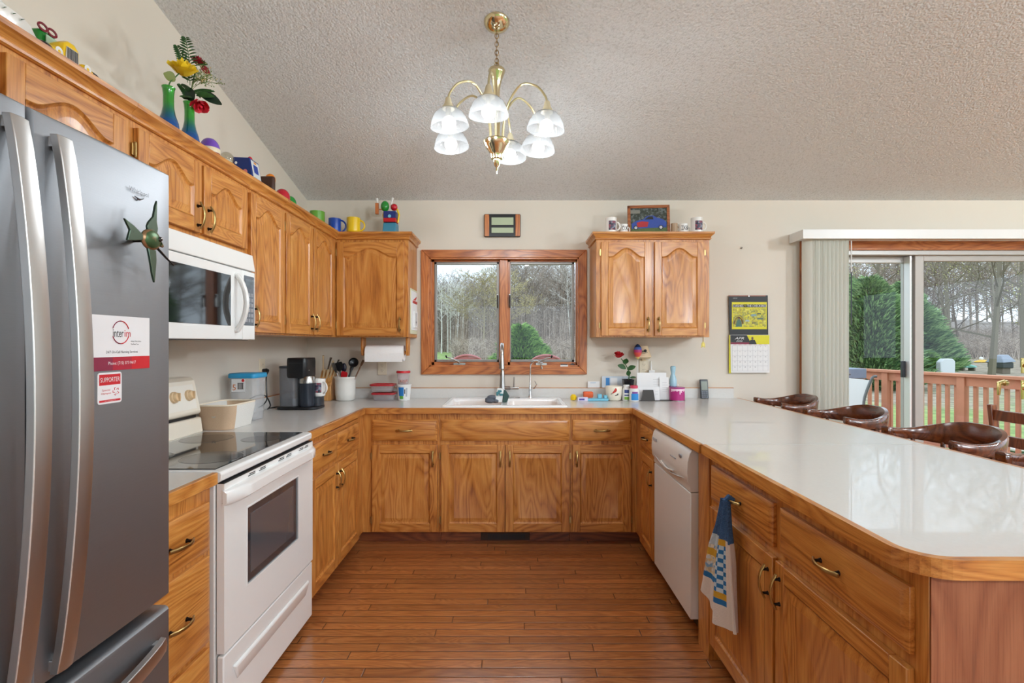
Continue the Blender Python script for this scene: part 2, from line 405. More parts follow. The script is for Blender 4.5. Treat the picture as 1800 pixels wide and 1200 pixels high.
# ---- door_1: aluminium patio slider
d = thing('door_1', None, None, (3.2, YW, 0), kind='structure')
g = G(); cw = .062
g.box(DX0 - .06, DX0, yc0, yc1, 0, DZ1 + .07, TZ).box(DX1, DX1 + .06, yc0, yc1, 0, DZ1 + .07, TZ).box(DX0, DX1, yc0, yc1, DZ1, DZ1 + .07, TX)
obj('door_casing', g, d, .004)
AL2 = mat('pale_aluminium', (184, 182, 178), 0.4, 0.2); AL3 = mat('weathered_aluminium', (176, 170, 164), 0.45, 0.2)
g = G(); g.box(DX0, DX0 + .03, YW, YW + .14, 0, DZ1, AL2).box(DX1 - .03, DX1, YW, YW + .14, 0, DZ1, AL2).box(DX0, DX1, YW, YW + .14, DZ1 - .035, DZ1, AL2).box(DX0, DX1, YW, YW + .14, 0, .03, AL2)
obj('door_frame', g, d, .002)
def panel(a, b, yp, zt_, st, m):
    g = G(); th = .035; zb = .03
    g.box(a, a + st, yp, yp + th, zb, zt_, m).box(b - st, b, yp, yp + th, zb, zt_, m).box(a + st, b - st, yp, yp + th, zt_ - .05, zt_, m).box(a + st, b - st, yp, yp + th, zb, zb + .08, m)
    o = obj('door_panel', g, d, .003)
    obj('glass_pane', G().box(a + st, b - st, yp + .015, yp + .02, zb + .08, zt_ - .05, GLASS), o)
    return o
p1 = panel(DX0 + .03, 3.185, YW + .085, DZ1 - .035, .062, AL2)
p2 = panel(3.172, DX1 - .03, YW + .03, DZ1 - .03, .068, AL3)
obj('screen_latch', G().box(3.095, 3.12, YW + .06, YW + .085, 1.07, 1.20, DGREY), p1, .003)
g = G(); g.box(3.125, 3.14, YW + .025, YW + .10, .03, DZ1 - .04, mat('bright_aluminium', (226, 226, 226), .3, .2)); obj('weather_strip', g, d)
# brass lock plates and levers on the sliding panel's right stile
g = G(); g.box(4.005, 4.06, YW + .018, YW + .03, 1.105, 1.225, BRASS); g.cyl((4.032, YW + .018, 1.165), .016, .012, BRASS, axis=(0, -1, 0)); obj('lock_plate', g, p2, .002)
g = G(); g.box(4.005, 4.06, YW + .018, YW + .03, .90, 1.05, BRASS); g.cyl((4.03, YW + .018, 1.0), .03, .02, BRASS, axis=(0, -1, 0)); g.tube([(4.03, YW - .01, 1.0), (4.02, YW - .03, .985), (4.02, YW - .035, .90)], [.014, .013, .009], BRASS); obj('door_lever', g, p2, .002)
g = G(); g.cyl((3.99, YW + .13, 1.02), .024, .02, BRASS, axis=(-1, 0, 0)); g.tube([(3.98, YW + .13, 1.03), (3.95, YW + .15, 1.02), (3.945, YW + .15, .92)], [.02, .018, .011], BRASS); obj('outer_lever', g, p2, .002)
# vertical blind and its valance
t = NT('ivory_blind'); a_ = t.n('ShaderNodeBsdfDiffuse'); a_.inputs[0].default_value = lin((240, 241, 233)); b_ = t.n('ShaderNodeBsdfTranslucent'); b_.inputs[0].default_value = lin((230, 234, 220)); m_ = t.n('ShaderNodeMixShader'); m_.inputs[0].default_value = .2; t.l(a_.outputs[0], m_.inputs[1]); t.l(b_.outputs[0], m_.inputs[2]); t.l(m_.outputs[0], t.out.inputs[0]); BL = t.m
b = thing('vertical_blind', 'ivory vertical blind stacked open at the left of the patio door under its valance', 'blind', (3.2, 3.9, 0))
g = G(); g.box(2.159, 4.26, 3.82, 3.832, 2.122, 2.192, WPLAS).box(2.159, 2.171, 3.832, YW - .001, 2.122, 2.192, WPLAS).box(4.248, 4.26, 3.832, YW - .001, 2.122, 2.192, WPLAS)
obj('valance', g, b, .002)
obj('head_rail', G().box(2.2, 4.2, 3.88, 3.93, 2.13, 2.165, WPLAS), b)
for k in range(24):
    x = 2.238 + (k * .019 if k < 5 else 5 * .019 + (k - 5) * .0102); a = -math.radians((60 if k < 5 else 62) + (4 if k % 3 else -6)); r = .04
    cx, sn = math.cos(a) * r, math.sin(a) * r
    g = G(); nx, ny = math.sin(a) * .013, -math.cos(a) * .013
    L = []
    for z in (.05, 2.13):
        L.append([(x - cx, 3.905 - sn, z), (x + nx, 3.905 + ny, z), (x + cx, 3.905 + sn, z), (x + cx, 3.9055 + sn, z), (x + nx, 3.906 + ny, z), (x - cx, 3.9055 - sn, z)])
    g.loft(L, BL); obj('slat', g, b, smooth=60)
g = G(); g.tube([(2.552, 3.87, 2.12), (2.552, 3.87, 1.88)], .004, WPLAS); g.tube([(2.552, 3.87, 1.88), (2.552, 3.87, 1.48)], .004, DGREY); obj('wand', g, b)

# ------------------------------------------------------------------ cabinets
def handle_mesh():
    g = G(); P = []; R = []
    for k in range(13):
        t = -1 + k / 6; P.append((0, -.017 - .012 * math.cos(t * PI / 2 * 1.15) ** 1 + (.003 if abs(t) > .8 else 0), t * .054)); R.append(.0045 + .0018 * abs(math.sin(t * PI)) + (.001 if abs(t) > .8 else 0))
    g.tube(P, R, ABRASS, 8, flat=.6)
    for z in (-.038, .038): g.lathe([(.007, 0), (.0045, .006), (.004, .02)], (0, 0, z), DBRASS, 10, axis=(0, -1, 0))
    o = obj('pull_handle', g); me = o.data; bpy.data.objects.remove(o); return me
HM = handle_mesh()
def hinge_mesh():
    g = G(); g.cyl((0, -.006, -.022), .0045, .044, ABRASS, 8); g.box(-.012, .0, -.004, -.001, -.02, .02, ABRASS); g.ell((0, -.006, .024), (.004, .004, .004), ABRASS, 8, 5); g.ell((0, -.006, -.024), (.004, .004, .004), ABRASS, 8, 5)
    o = obj('hinge', g); me = o.data; bpy.data.objects.remove(o); return me
HG = hinge_mesh()
def door(par, x0, x1, z0, z1, arch=.0, hand='R', hz=None, hinges=True, st=.05, handle=True):
    T = .019; g = G(); xl, xr, zb = x0 + st, x1 - st, z0 + st + .006
    ztop = z1 - (.045 if arch else st + .004); zs = ztop - arch; hw, cx = (xr - xl) / 2, (xl + xr) / 2; N = 18
    def shape(u):
        u = abs(u)
        return 0.0 if u > .84 else (.5 + .5 * math.cos(PI * u / .84)) ** .8
    def loop(dd, y):
        L = [(xl + dd, y, zb + dd), (xr - dd, y, zb + dd), (xr - dd, y, zs - dd)]
        for k in range(1, N):
            u = 1 - 2 * k / N; L.append((cx + u * (hw - dd), y, zs - dd + arch * shape(u)))
        L.append((xl + dd, y, zs - dd)); return L
    g.box(x0, xl, -T, 0, z0, z1, OZ).box(xr, x1, -T, 0, z0, z1, OZ).box(xl, xr, -T, 0, z0, zb, OX)
    top = [(p[0], p[2]) for p in loop(0, 0)[2:]]
    g.prism(top[::-1] + [(xr, z1), (xl, z1)], 1, -T, 0, OX)
    g.loft([loop(0, -T), loop(.007, -T + .008), loop(.010, -T + .008), loop(.034, -T + .001), loop(.036, -T + .0015)], OZ, cap0=False)
    o = obj('door', g, par, .0022, local=True)
    if handle:
        hx = x1 - .027 if hand == 'R' else x0 + .027
        if hz is None: hz = z0 + .085
        inst('pull_handle', HM, o, (hx, -T, hz))
    if hinges:
        hx = x0 if hand == 'R' else x1
        for z in (z0 + .075, z1 - .075): inst('hinge', HG, o, (hx + (-.003 if hand == 'R' else .003), -.004, z), (0, 0, 0 if hand == 'R' else PI))
    return o
def drawer(par, x0, x1, z0, z1, name='drawer', handle=True):
    g = G()
    def r(dd, y): return [(x0 + dd, y, z0 + dd), (x1 - dd, y, z0 + dd), (x1 - dd, y, z1 - dd), (x0 + dd, y, z1 - dd)]
    g.loft([r(0, 0), r(0, -.011), r(.001, -.012), r(.017, -.0185), r(.019, -.019)], OX)
    o = obj(name, g, par, .001, smooth=20, local=True)
    if handle: inst('pull_handle', HM, o, ((x0 + x1) / 2, -.019, (z0 + z1) / 2), (0, PI / 2, 0))
    return o
def moulding(g, path, prof, m):
    n = len(path); L = []
    for i, p in enumerate(path):
        p = Vector(p); a = (p - Vector(path[i - 1])).normalized() if i else None; b = (Vector(path[i + 1]) - p).normalized() if i < n - 1 else None
        if a is None: a = b
        if b is None: b = a
        na, nb = Vector((a.y, -a.x)), Vector((b.y, -b.x)); mt = (na + nb) / (1 + na.dot(nb))
        L.append([(p.x + mt.x * o, p.y + mt.y * o, z) for o, z in prof])
    g.loft(L, m)
CP = [(0, 2.086), (.006, 2.086), (.011, 2.090), (.012, 2.097), (.008, 2.102), (.012, 2.110), (.022, 2.119), (.029, 2.125), (.031, 2.139), (0, 2.139)]
def cabinet(name, label, loc, rot, w, depth, z0, z1, doors=(), drawers=(), crown=None, x0=0.0, board=None, cat='cabinet', group=None):
    t = thing(name, label, cat, (loc[0], loc[1], 0), rot, group)
    g = G()
    if z0 < .05:
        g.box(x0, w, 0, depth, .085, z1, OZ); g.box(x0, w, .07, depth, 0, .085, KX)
    else: g.box(x0, w, 0, depth, z0, z1, OZ)
    obj('cabinet_body', g, t, .0015, local=True)
    for dd in doors: door(t, *dd[:4], **(dd[4] if len(dd) > 4 else {}))
    for dd in drawers: drawer(t, *dd[:4], **(dd[4] if len(dd) > 4 else {}))
    if crown:
        g = G(); moulding(g, crown, CP, OX); obj('crown_moulding', g, t, local=True)
    if board: obj('pull_out_board', G().box(*board, OX), t, .002, local=True)
    return t
R9 = PI / 2
FY = 3.405; FXL = -1.005; FXR = .815; FXI = .835
ZD0, ZD1, ZR0, ZR1 = .0935, .669, .695, .835
hb = ZD1 - .09
# back run
X0 = XL + .001
bx = lambda v: v - X0
cabinet('base_cabinet', 'oak base cabinet with one drawer and one door, back wall left of the sink', (X0, FY), 0, bx(-.494), .609, 0, .874,
        [(bx(-.938), bx(-.507), ZD0, ZD1, dict(hand='R', hz=hb))], [(bx(-.938), bx(-.507), ZR0, ZR1)])
cabinet('sink_cabinet', 'oak sink base cabinet with false drawer panel and a pair of doors below the window', (-.493, FY), 0, .871, .609, 0, .874,
        [(.013, .432, ZD0, ZD1, dict(hand='R', hz=hb)), (.440, .860, ZD0, ZD1, dict(hand='L', hz=hb))], [(.013, .860, ZR0, ZR1, dict(name='false_drawer_front', handle=False))])
cabinet('base_cabinet', 'oak base cabinet with one drawer and one door, back wall right of the sink', (.379, FY), 0, 1.38 - .379, .609, 0, .874,
        [(.011, .396, ZD0, ZD1, dict(hand='L', hz=hb))], [(.011, .396, ZR0, ZR1)])
# left run, between range and corner
cabinet('base_cabinet', 'oak base cabinet with two drawers, two doors and a breadboard, beside the white range', (FXL, 2.475), R9, FY - 2.476, .614, 0, .874,
        [(.028, .399, ZD0, ZD1, dict(hand='R', hz=hb)), (.405, .80, ZD0, ZD1, dict(hand='L', hz=hb))], [(.028, .395, ZR0, ZR1), (.412, .80, ZR0, ZR1)], board=(.22, .80, -.012, .02, .846, .862))
# left run, narrow drawer stack between refrigerator and range
cabinet('drawer_cabinet', 'narrow oak cabinet of three drawers between refrigerator and range', (FXL, 1.32), R9, .374, .614, 0, .874, (), [(.02, .352, .668, .825), (.02, .352, .37, .65), (.02, .352, .0935, .35)])
# right run
cabinet('base_cabinet', 'slim oak cabinet with one drawer and one door in the right corner beside the dishwasher', (FXR, FY - .001), -R9, .505, .56, 0, .874,
        [(.165, .475, ZD0, ZD1, dict(hand='R', hz=hb - .02))], [(.165, .475, ZR0, ZR1)])
isl = cabinet('island_cabinet', 'large oak peninsula cabinet in the right foreground with two drawers and two doors', (FXI, 2.165), -R9, 1.135, .62, 0, .874,
        [(.03, .548, ZD0, .665, dict(hand='R', hz=hb)), (.566, 1.10, ZD0, .665, dict(hand='L', hz=hb))], [(.03, .54, ZR0, ZR1), (.583, 1.10, ZR0, ZR1)])
g = G(); g.box(.8255, .845, 2.167, 2.29, 0, .874, OZ).box(.845, 1.44, 2.167, 2.186, 0, .874, OZ)
obj('side_panel', G().box(1.1352, 1.139, .002, .62, 0, .872, wood('side_panel_wood', 2, (152, 94, 62), (134, 76, 46), (106, 58, 34), rough=.45, coat=.1, scale=.7)), isl, local=True)  # end skin in a darker, redder wood colour than the cabinet body
single('end_panel', g, 'narrow oak end panel between dishwasher and peninsula cabinet', 'panel', (.83, 2.2, 0), bevel=.002)
# upper cabinets, left wall
UX, ZU0, ZU1, U1 = -1.277, 1.385, 2.1385, 2.065
UD = .3425
cabinet('wall_cabinet', 'oak wall cabinet above the refrigerator, its doors cut by the frame', (UX, .85), R9, .849, UD, 1.80, ZU1,
        [(.02, .405, 1.815, U1, dict(arch=.05, hand='R', handle=False)), (.42, .81, 1.815, U1, dict(arch=.05, hand='L', handle=False))], crown=[(0, 0), (.849, 0)])
cabinet('wall_cabinet', 'short two-door oak wall cabinet directly above the microwave', (UX, 1.70), R9, .759, UD, 1.765, ZU1,
        [(.018, .366, 1.785, U1, dict(arch=.055, hand='R', hz=1.85)), (.382, .722, 1.785, U1, dict(arch=.055, hand='L', hz=1.85))], crown=[(0, 0), (.759, 0)])
cabinet('wall_cabinet', 'tall single-door oak wall cabinet just beyond the microwave', (UX, 2.46), R9, .369, UD, ZU0, ZU1,
        [(-.024 + .018, .355, 1.395, U1, dict(arch=.06, hand='L', hz=1.47))], crown=[(0, 0), (.369, 0)])
cabinet('wall_cabinet', 'tall two-door oak wall cabinet on the left wall next to the corner', (UX, 2.83), R9, .854, UD, ZU0, ZU1,
        [(.006, .378, 1.395, U1, dict(arch=.06, hand='R', hz=1.47)), (.396, .76, 1.395, U1, dict(arch=.06, hand='L', hz=1.47))], crown=[(0, 0), (.86, 0)])
# upper cabinets, back wall
UY = 3.685
cabinet('wall_cabinet', 'single-door oak wall cabinet on the back wall left of the window', (X0, UY), 0, -.758 - X0, .3295, ZU0, ZU1,
        [(-1.27 - X0, -.788 - X0, 1.395, 2.068, dict(arch=.062, hand='R', hz=1.475))], crown=[(.343, 0), (-.758 - X0, 0), (-.758 - X0, .3295)])
cabinet('wall_cabinet', 'two-door oak wall cabinet on the back wall right of the window', (.5945, UY), 0, .813, .3295, ZU0, ZU1,
        [(.033, .394, 1.395, 2.068, dict(arch=.062, hand='R', hz=1.475)), (.416, .772, 1.395, 2.068, dict(arch=.062, hand='L', hz=1.475))], crown=[(0, .3295), (0, 0), (.813, 0), (.813, .3295)])

# ------------------------------------------------------------------ worktops
ZT, ZB = .914, .8745
c1 = thing('countertop', 'white laminate worktop with oak edge running round the sink corner', 'countertop', (0, 3.6, ZB))
g = G(); e = .019; SX0, SX1, SY0, SY1 = -.475, .352, 3.432, 3.958
XE = 1.761
g.box(X0, -.98 - e, 2.466, YW - .001, ZB, ZT, LAM)
g.box(-.98 - e, SX0, 3.38 + e, YW - .001, ZB, ZT, LAM).box(SX0, SX1, 3.38 + e, SY0, ZB, ZT, LAM).box(SX0, SX1, SY1, YW - .001, ZB, ZT, LAM).box(SX1, .785 + e, 3.38 + e, YW - .001, ZB, ZT, LAM)
g.box(.785 + e, XE - e, 2.176, YW - .001, ZB, ZT, LAM)
obj('worktop', g, c1)
g = G(); zl = ZT + .0002
g.box(-.98 - e, -.98, 2.466, 3.38 + e, ZB, zl, OY).box(-.98, .785, 3.38, 3.38 + e, ZB, zl, OX).box(.785, .785 + e, 2.176, 3.38 + e, ZB, zl, OY)
obj('oak_edge', g, c1, .002)
g = G(); g.box(XE - e, XE, 2.176, YW - .001, ZB, zl, OY)
obj('oak_edge', g, c1, .002)
g = G(); g.box(X0 + .02, 1.717, YW - .021, YW - .001, ZT, .990, LAM).box(X0, X0 + .02, 2.466, YW - .001, ZT, .990, LAM)
g.box(X0 + .02, 1.717, YW - .021, YW - .001, .990, .995, OX).box(X0, X0 + .02, 2.466, YW - .001, .990, .995, OY)
obj('backsplash', g, c1, .001)
c2 = thing('countertop', 'small piece of white worktop with oak edge between refrigerator and range', 'countertop', (-1.3, 1.5, ZB))
g = G(); g.box(X0, -.98 - e, 1.321, 1.697, ZB, ZT, LAM); obj('worktop', g, c2)
g = G(); g.box(-.98 - e, -.98, 1.321, 1.697, ZB, zl, OY); obj('oak_edge', g, c2, .002)
c3 = thing('countertop', 'broad white laminate peninsula worktop with rounded oak-edged corner in the foreground', 'countertop', (1.28, 1.6, ZB))
def rr(o):
    a, b, y0_, y1_ = .794 + o, XE - o, 1.008 + o, 2.168; P = [(b, y1_), (a, y1_)]
    for (cx, cy, s) in ((a + .09 - o, y0_ + .09 - o, 180), (b - .09 + o, y0_ + .09 - o, 270)):
        for k in range(9):
            t_ = math.radians(s + 90 * k / 8); r_ = .09 - o; P.append((cx + r_ * math.cos(t_), cy + r_ * math.sin(t_)))
    return P
g = G(); g.prism(rr(e), 2, ZB, ZT, LAM); obj('worktop', g, c3)
A, B = rr(0), rr(e); n = len(A); g = G(); zl2 = ZT + .0002
for i in range(n):
    j = (i + 1) % n
    if i == 0: continue
    m = OX if abs(A[i][0] - A[j][0]) > abs(A[i][1] - A[j][1]) else OY
    q = [A[i], A[j], B[j], B[i]]
    g.add([(p[0], p[1], ZB) for p in q] + [(p[0], p[1], zl2) for p in q], [(0, 3, 2, 1), (4, 5, 6, 7), (0, 1, 5, 4), (2, 3, 7, 6)], m)
obj('oak_edge', g, c3)
# sink
s = thing('kitchen_sink', 'white double-bowl drop-in sink under the window', 'sink', (-.06, 3.7, ZT))
def ring(x0, x1, y0, y1, z, r=.03): return [(p[0], p[1], z) for p in rrect(x0, x1, y0, y1, r, 4)]
g = G(); SK = mat('sink_enamel', (240, 240, 240), .15, 0, .5)
ox0, ox1, oy0, oy1 = -.487, .364, 3.42, 3.972
bowls = [(-.452, -.085, 3.455, 3.86), (-.045, .328, 3.455, 3.86)]
# rim: grid of flat strips around the bowls
zr = ZT + .011
g.loft([ring(ox0, ox1, oy0, oy1, ZT + .0005), ring(ox0 + .003, ox1 - .003, oy0 + .003, oy1 - .003, zr - .003), ring(ox0 + .008, ox1 - .008, oy0 + .008, oy1 - .008, zr)], SK, cap0=False, cap1=False)
g.box(ox0 + .008, ox1 - .008, 3.86, oy1 - .008, zr - .006, zr, SK).box(ox0 + .008, ox1 - .008, oy0 + .008, 3.455, zr - .006, zr, SK)
g.box(ox0 + .008, -.452, 3.455, 3.86, zr - .006, zr, SK).box(-.085, -.045, 3.455, 3.86, zr - .006, zr, SK).box(.328, ox1 - .008, 3.455, 3.86, zr - .006, zr, SK)
obj('rim', g, s, .002)
for b in bowls:
    g = G(); g.loft([ring(b[0], b[1], b[2], b[3], zr, .005), ring(b[0] + .01, b[1] - .01, b[2] + .01, b[3] - .01, zr - .02, .04), ring(b[0] + .02, b[1] - .02, b[2] + .02, b[3] - .02, ZT - .17, .05), ring(b[0] + .06, b[1] - .06, b[2] + .06, b[3] - .06, ZT - .185, .05)], SK, cap0=False)
    bo = obj('bowl', g, s)
    g = G(); g.lathe([(.045, 0), (.045, .003), (.03, .002)], ((b[0] + b[1]) / 2, (b[2] + b[3]) / 2, ZT - .186), CHROME); obj('drain', g, bo)
# faucets
f = thing('kitchen_faucet', 'tall brushed pull-down gooseneck faucet at the middle of the sink', 'faucet', (-.087, 3.91, zr))
fx, fy = -.087, 3.91
g = G(); g.loft([[(p[0], p[1], zz) for p in rrect(fx - .03, fx + .135, fy - .028, fy + .028, .027)] for zz in (zr, zr + .006)], NICKEL); obj('deck_plate', g, f, .002)
g = G(); g.lathe([(.028, 0), (.027, .02), (.022, .09), (.018, .15), (.0175, .19), (.015, .2)], (fx, fy, zr + .006), NICKEL); obj('faucet_body', g, f)
g = G(); P = [(fx, fy, 1.12), (fx, fy, 1.25)] + [(fx, fy - .075 + .075 * math.cos(a), 1.262 + .072 * math.sin(a)) for a in [PI * k / 12 for k in range(13)]] + [(fx, fy - .15, 1.25)]
g.tube(P, .0125, NICKEL, 14); sp = obj('spout', g, f)
g = G(); g.lathe([(.012, .0), (.014, -.01), (.019, -.08), (.021, -.1), (.018, -.105), (.012, -.106)], (fx, fy - .15, 1.255), NICKEL, 20); obj('spray_head', g, sp)
g = G(); g.tube([(fx, fy, 1.0), (fx + .06, fy - .01, 1.0)], .014, NICKEL, 12); g.tube([(fx + .06, fy - .01, 1.0), (fx + .125, fy - .012, 1.0)], .0095, NICKEL, 12); g.tube([(fx + .088, fy - .01, 1.0), (fx + .09, fy - .014, 1.085)], [.007, .005], NICKEL, 10); obj('lever_handle', g, f)
f = thing('filter_faucet', 'slim chrome gooseneck drinking-water tap at the right of the sink', 'faucet', (.125, 3.93, zr))
fx, fy = .125, 3.93
g = G(); g.lathe([(.016, 0), (.014, .01), (.009, .03), (.011, .06), (.009, .08), (.008, .1)], (fx, fy, zr), CHROME); obj('tap_body', g, f)
g = G(); P = [(fx, fy, zr + .09), (fx + .003, fy, 1.15)] + [(fx + .045 - .042 * math.cos(a), fy - .02 * (a / PI), 1.165 + .04 * math.sin(a)) for a in [PI * k / 10 for k in range(11)]] + [(fx + .09, fy - .02, 1.145)]
g.tube(P, [.0065] * (len(P) - 1) + [.009], CHROME, 10); obj('spout', g, f)
g = G(); g.tube([(fx, fy - .0, zr + .07), (fx + .035, fy - .02, zr + .075), (fx + .05, fy - .03, zr + .1), (fx + .035, fy - .03, zr + .13)], [.006, .007, .006, .004], CHROME, 8); obj('lever_handle', g, f)
TEAL = mat('teal_cloth', (70, 130, 138), .8)
g = G()
for k in range(6):
    a = k * .9; g.ell((-.15 + .02 * math.cos(a), 3.62 + .02 * math.sin(a * 1.7), zr + .01 + .012 * (k % 3)), (.035, .03, .016), mat('grey_cloth', (92, 98, 108), .9, bump=.6, bscale=90), 10, 6)
single('dish_sponge', g, 'dark grey scrubber lying on the divider of the sink', 'sponge', (-.15, 3.62, zr))
g = G(); P = [(-.125, 3.66), (-.085, 3.67), (-.06, 3.70), (-.075, 3.74), (-.11, 3.73)]
cl = mat('white_cloth', (226, 230, 230), .9)
g.loft([[(-.13, 3.60, zr + .002), (-.08, 3.60, zr + .002), (-.075, 3.66, zr + .002), (-.12, 3.66, zr + .002)], [(-.128, 3.61, zr + .05), (-.076, 3.605, zr + .05), (-.07, 3.66, zr + .05), (-.12, 3.67, zr + .05)], [(-.115, 3.63, zr + .10), (-.072, 3.625, zr + .095), (-.06, 3.67, zr + .085), (-.10, 3.68, zr + .09)]], cl)
g.loft([[(-.078, 3.59, zr + .002), (-.05, 3.60, zr + .002), (-.045, 3.66, zr + .002), (-.07, 3.66, zr + .002)], [(-.072, 3.60, zr + .05), (-.035, 3.61, zr + .04), (-.03, 3.66, zr + .04), (-.06, 3.66, zr + .06)], [(-.07, 3.63, zr + .085), (-.058, 3.64, zr + .08), (-.055, 3.66, zr + .08), (-.062, 3.66, zr + .085)]], mat('dark_green_cloth', (52, 76, 72), .9))
for k in range(7): g.ell((-.115 + .011 * (k % 4), 3.60 + .004 * (k % 3), zr + .055 + .012 * (k % 3)), (.010, .006, .008), TEAL, 8, 5)
single('dish_cloth', g, 'white and teal patterned cloth crumpled against the faucet in the sink', 'cloth', (-.1, 3.64, zr), bevel=.006)
# ------------------------------------------------------------------ refrigerator
def steelmat(name, col, rough, vertical=True, strength=.25):
    t = NT(name); tc = t.n('ShaderNodeTexCoord'); mp = t.n('ShaderNodeMapping'); mp.inputs['Scale'].default_value = (900, 3, 700) if vertical else (3, 3, 900); t.l(tc.outputs['Object'], mp.inputs[0])
    nz = t.n('ShaderNodeTexNoise', _Scale=1.0, _Detail=2.0); t.l(mp.outputs[0], nz.inputs['Vector'])
    r = t.math('ADD', t.math('MULTIPLY', nz.outputs[0], .12), rough - .06)
    c = t.ramp(nz.outputs[0], [(.35, tuple(v * .95 for v in lin(col)[:3]) + (1,)), (.65, lin(col))])
    b = t.bsdf(Base_Color=c, Metallic=1.0, Roughness=r, Anisotropic=.3)
    MC[name] = t.m; return t.m
STEEL = steelmat('brushed_steel', (152, 154, 158), .5)
STEELH = mat('satin_steel', (196, 194, 192), .34, 1.0)
fr = thing('refrigerator', 'stainless French-door refrigerator at the left edge with bowed bar handles', 'refrigerator', (-1.24, .93, 0))
FX = -.878; FY0, FY1, FYS = .55, 1.312, .9305
GREYP = mat('fridge_side', (96, 98, 102), .5)
obj('refrigerator_body', G().box(-1.60, FX - .075, FY0 + .003, FY1 - .003, .03, 1.755, GREYP), fr, .006)
obj('top_grille', G().box(-1.5, FX - .03, FY0 + .01, FY1 - .01, 1.755, 1.768, BLACKP), fr, .003)
def slab(a, b, z0, z1, bulge, r=.012):
    g = G(); L = []
    for (ins, dx) in ((0, -.07), (0, -.016), (.002, -.008), (.006, -.002), (.012, 0)):
        row = []
        n = 10
        for k in range(n + 1):
            t = k / n; y = a + ins + (b - a - 2 * ins) * t; row.append((FX + dx + bulge * (1 - (2 * t - 1) ** 2), y, z0 + ins))
        for k in range(n, -1, -1):
            t = k / n; y = a + ins + (b - a - 2 * ins) * t; row.append((FX + dx + bulge * (1 - (2 * t - 1) ** 2), y, z1 - ins))
        L.append(row)
    g.loft(L, STEEL, cap1=False)
    m = len(L[0]); base = (len(L) - 1) * m; h = m // 2
    b0 = len(g.v) - m; k = g._m(STEEL)
    for i in range(h - 1): g.f.append([b0 + i, b0 + i + 1, b0 + m - 2 - i, b0 + m - 1 - i]); g.mi.append(k)
    return g
SB = .004
dl = obj('door', slab(FY0, FYS - .003, .70, 1.775, SB), fr, smooth=30)
dr = obj('door', slab(FYS + .003, FY1, .70, 1.775, SB), fr, smooth=30)
fz = obj('freezer_drawer', slab(FY0, FY1, .06, .672, SB), fr, smooth=30)
def bowbar(yb, z0, z1, par, vertical=True):
    g = G(); L = []
    n = 22
    for k in range(n + 1):
        t = k / n; z = z0 + (z1 - z0) * t; s = math.sin(PI * t); ox = .022 + .042 * s ** .8
        th = .014
        if vertical: L.append([(FX + ox - th, yb - .019, z), (FX + ox, yb - .017, z), (FX + ox + .003, yb, z), (FX + ox, yb + .017, z), (FX + ox - th, yb + .019, z), (FX + ox - th, yb, z)])
        else: L.append([(FX + ox - th, z, yb - .019), (FX + ox, z, yb - .017), (FX + ox + .003, z, yb), (FX + ox, z, yb + .017), (FX + ox - th, z, yb + .019), (FX + ox - th, z, yb)])
    g.loft(L, STEELH)
    for zz in (z0 + .012, z1 - .012):
        if vertical: g.box(FX - .002, FX + .022, yb - .012, yb + .012, zz - .01, zz + .01, STEELH)
        else: g.box(FX - .002, FX + .022, zz - .01, zz + .01, yb - .012, yb + .012, STEELH)
    return obj('handle', g, par, .0015, smooth=40)
bowbar(FYS - .043, .72, 1.735, dl); bowbar(FYS + .047, .72, 1.735, dr); bowbar(.60, FY0 + .05, FY1 - .05, fz, False)
g = G(); g.text('Whirlpool', mat('badge_chrome', (84, 86, 92), .4, .3), (FX + .0055, 1.19, 1.692), size=.014, width=.062, face='E', ext=.002); g.tube([(FX + .006, 1.178, 1.680), (FX + .007, 1.192, 1.676), (FX + .006, 1.206, 1.682)], [.001, .0022, .001], mat('badge_chrome', (84, 86, 92), .4, .3), 6)
obj('maker_badge', g, dr, smooth=0)
g = G()
for y in (FY0 + .1, FY1 - .1): g.cyl((FX - .2, y, 0), .02, .04, BLACKP); g.cyl((-1.5, y, 0), .02, .04, BLACKP)
obj('foot', g, fr)
# magnets on the refrigerator
def fxs(y): return FX + SB * (1 - (2 * (y - FYS) / (FY1 - FYS) - 1) ** 2)
MAR = mat('magnet_maroon', (132, 40, 66), .5); MRED = mat('magnet_red', (196, 34, 44), .5); MWHT = mat('magnet_white', (228, 228, 230), .5)
m1 = thing('refrigerator_magnet', 'white rectangular nursing-service magnet with red band and round interim logo', 'magnet', (FX + .004, 1.143, 1.343))
xm = fxs(1.14) + .0012
g = G(); g.box(xm - .004, xm, 1.060, 1.227, 1.312, 1.402, MWHT)
g.box(xm - .004, xm, 1.060, 1.115, 1.283, 1.312, MAR).box(xm - .004, xm, 1.115, 1.17, 1.283, 1.312, mat('magnet_crimson', (168, 36, 56), .5)).box(xm - .004, xm, 1.17, 1.227, 1.283, 1.312, MRED)
obj('magnet_sheet', g, m1)
g = G()
for a0, a1, m in ((20, 85, MRED), (85, 160, MAR), (200, 270, MAR), (270, 340, MRED)):
    P = [(xm + .0006, 1.137 + .024 * math.cos(math.radians(a)), 1.366 + .025 * math.sin(math.radians(a))) for a in range(a0, a1 + 1, 5)]
    g.tube(P, .0012, m, 4)
g.text('inter', INK, (xm, 1.130, 1.364), size=.017, width=.030, face='E'); g.text('im', MRED, (xm, 1.157, 1.364), size=.015, width=.018, face='E')
g.text('Always There When', INK, (xm, 1.183, 1.346), size=.0035, width=.032, face='E'); g.text('You Need Care', INK, (xm, 1.179, 1.340), size=.0035, width=.024, face='E')
g.text('24/7 On-Call Nursing Services', INK, (xm, 1.142, 1.322), size=.007, width=.092, face='E')
g.text('Phone: (715) 377-9617', MWHT, (xm, 1.142, 1.2975), size=.009, width=.080, face='E')
obj('lettering', g, m1, smooth=0)
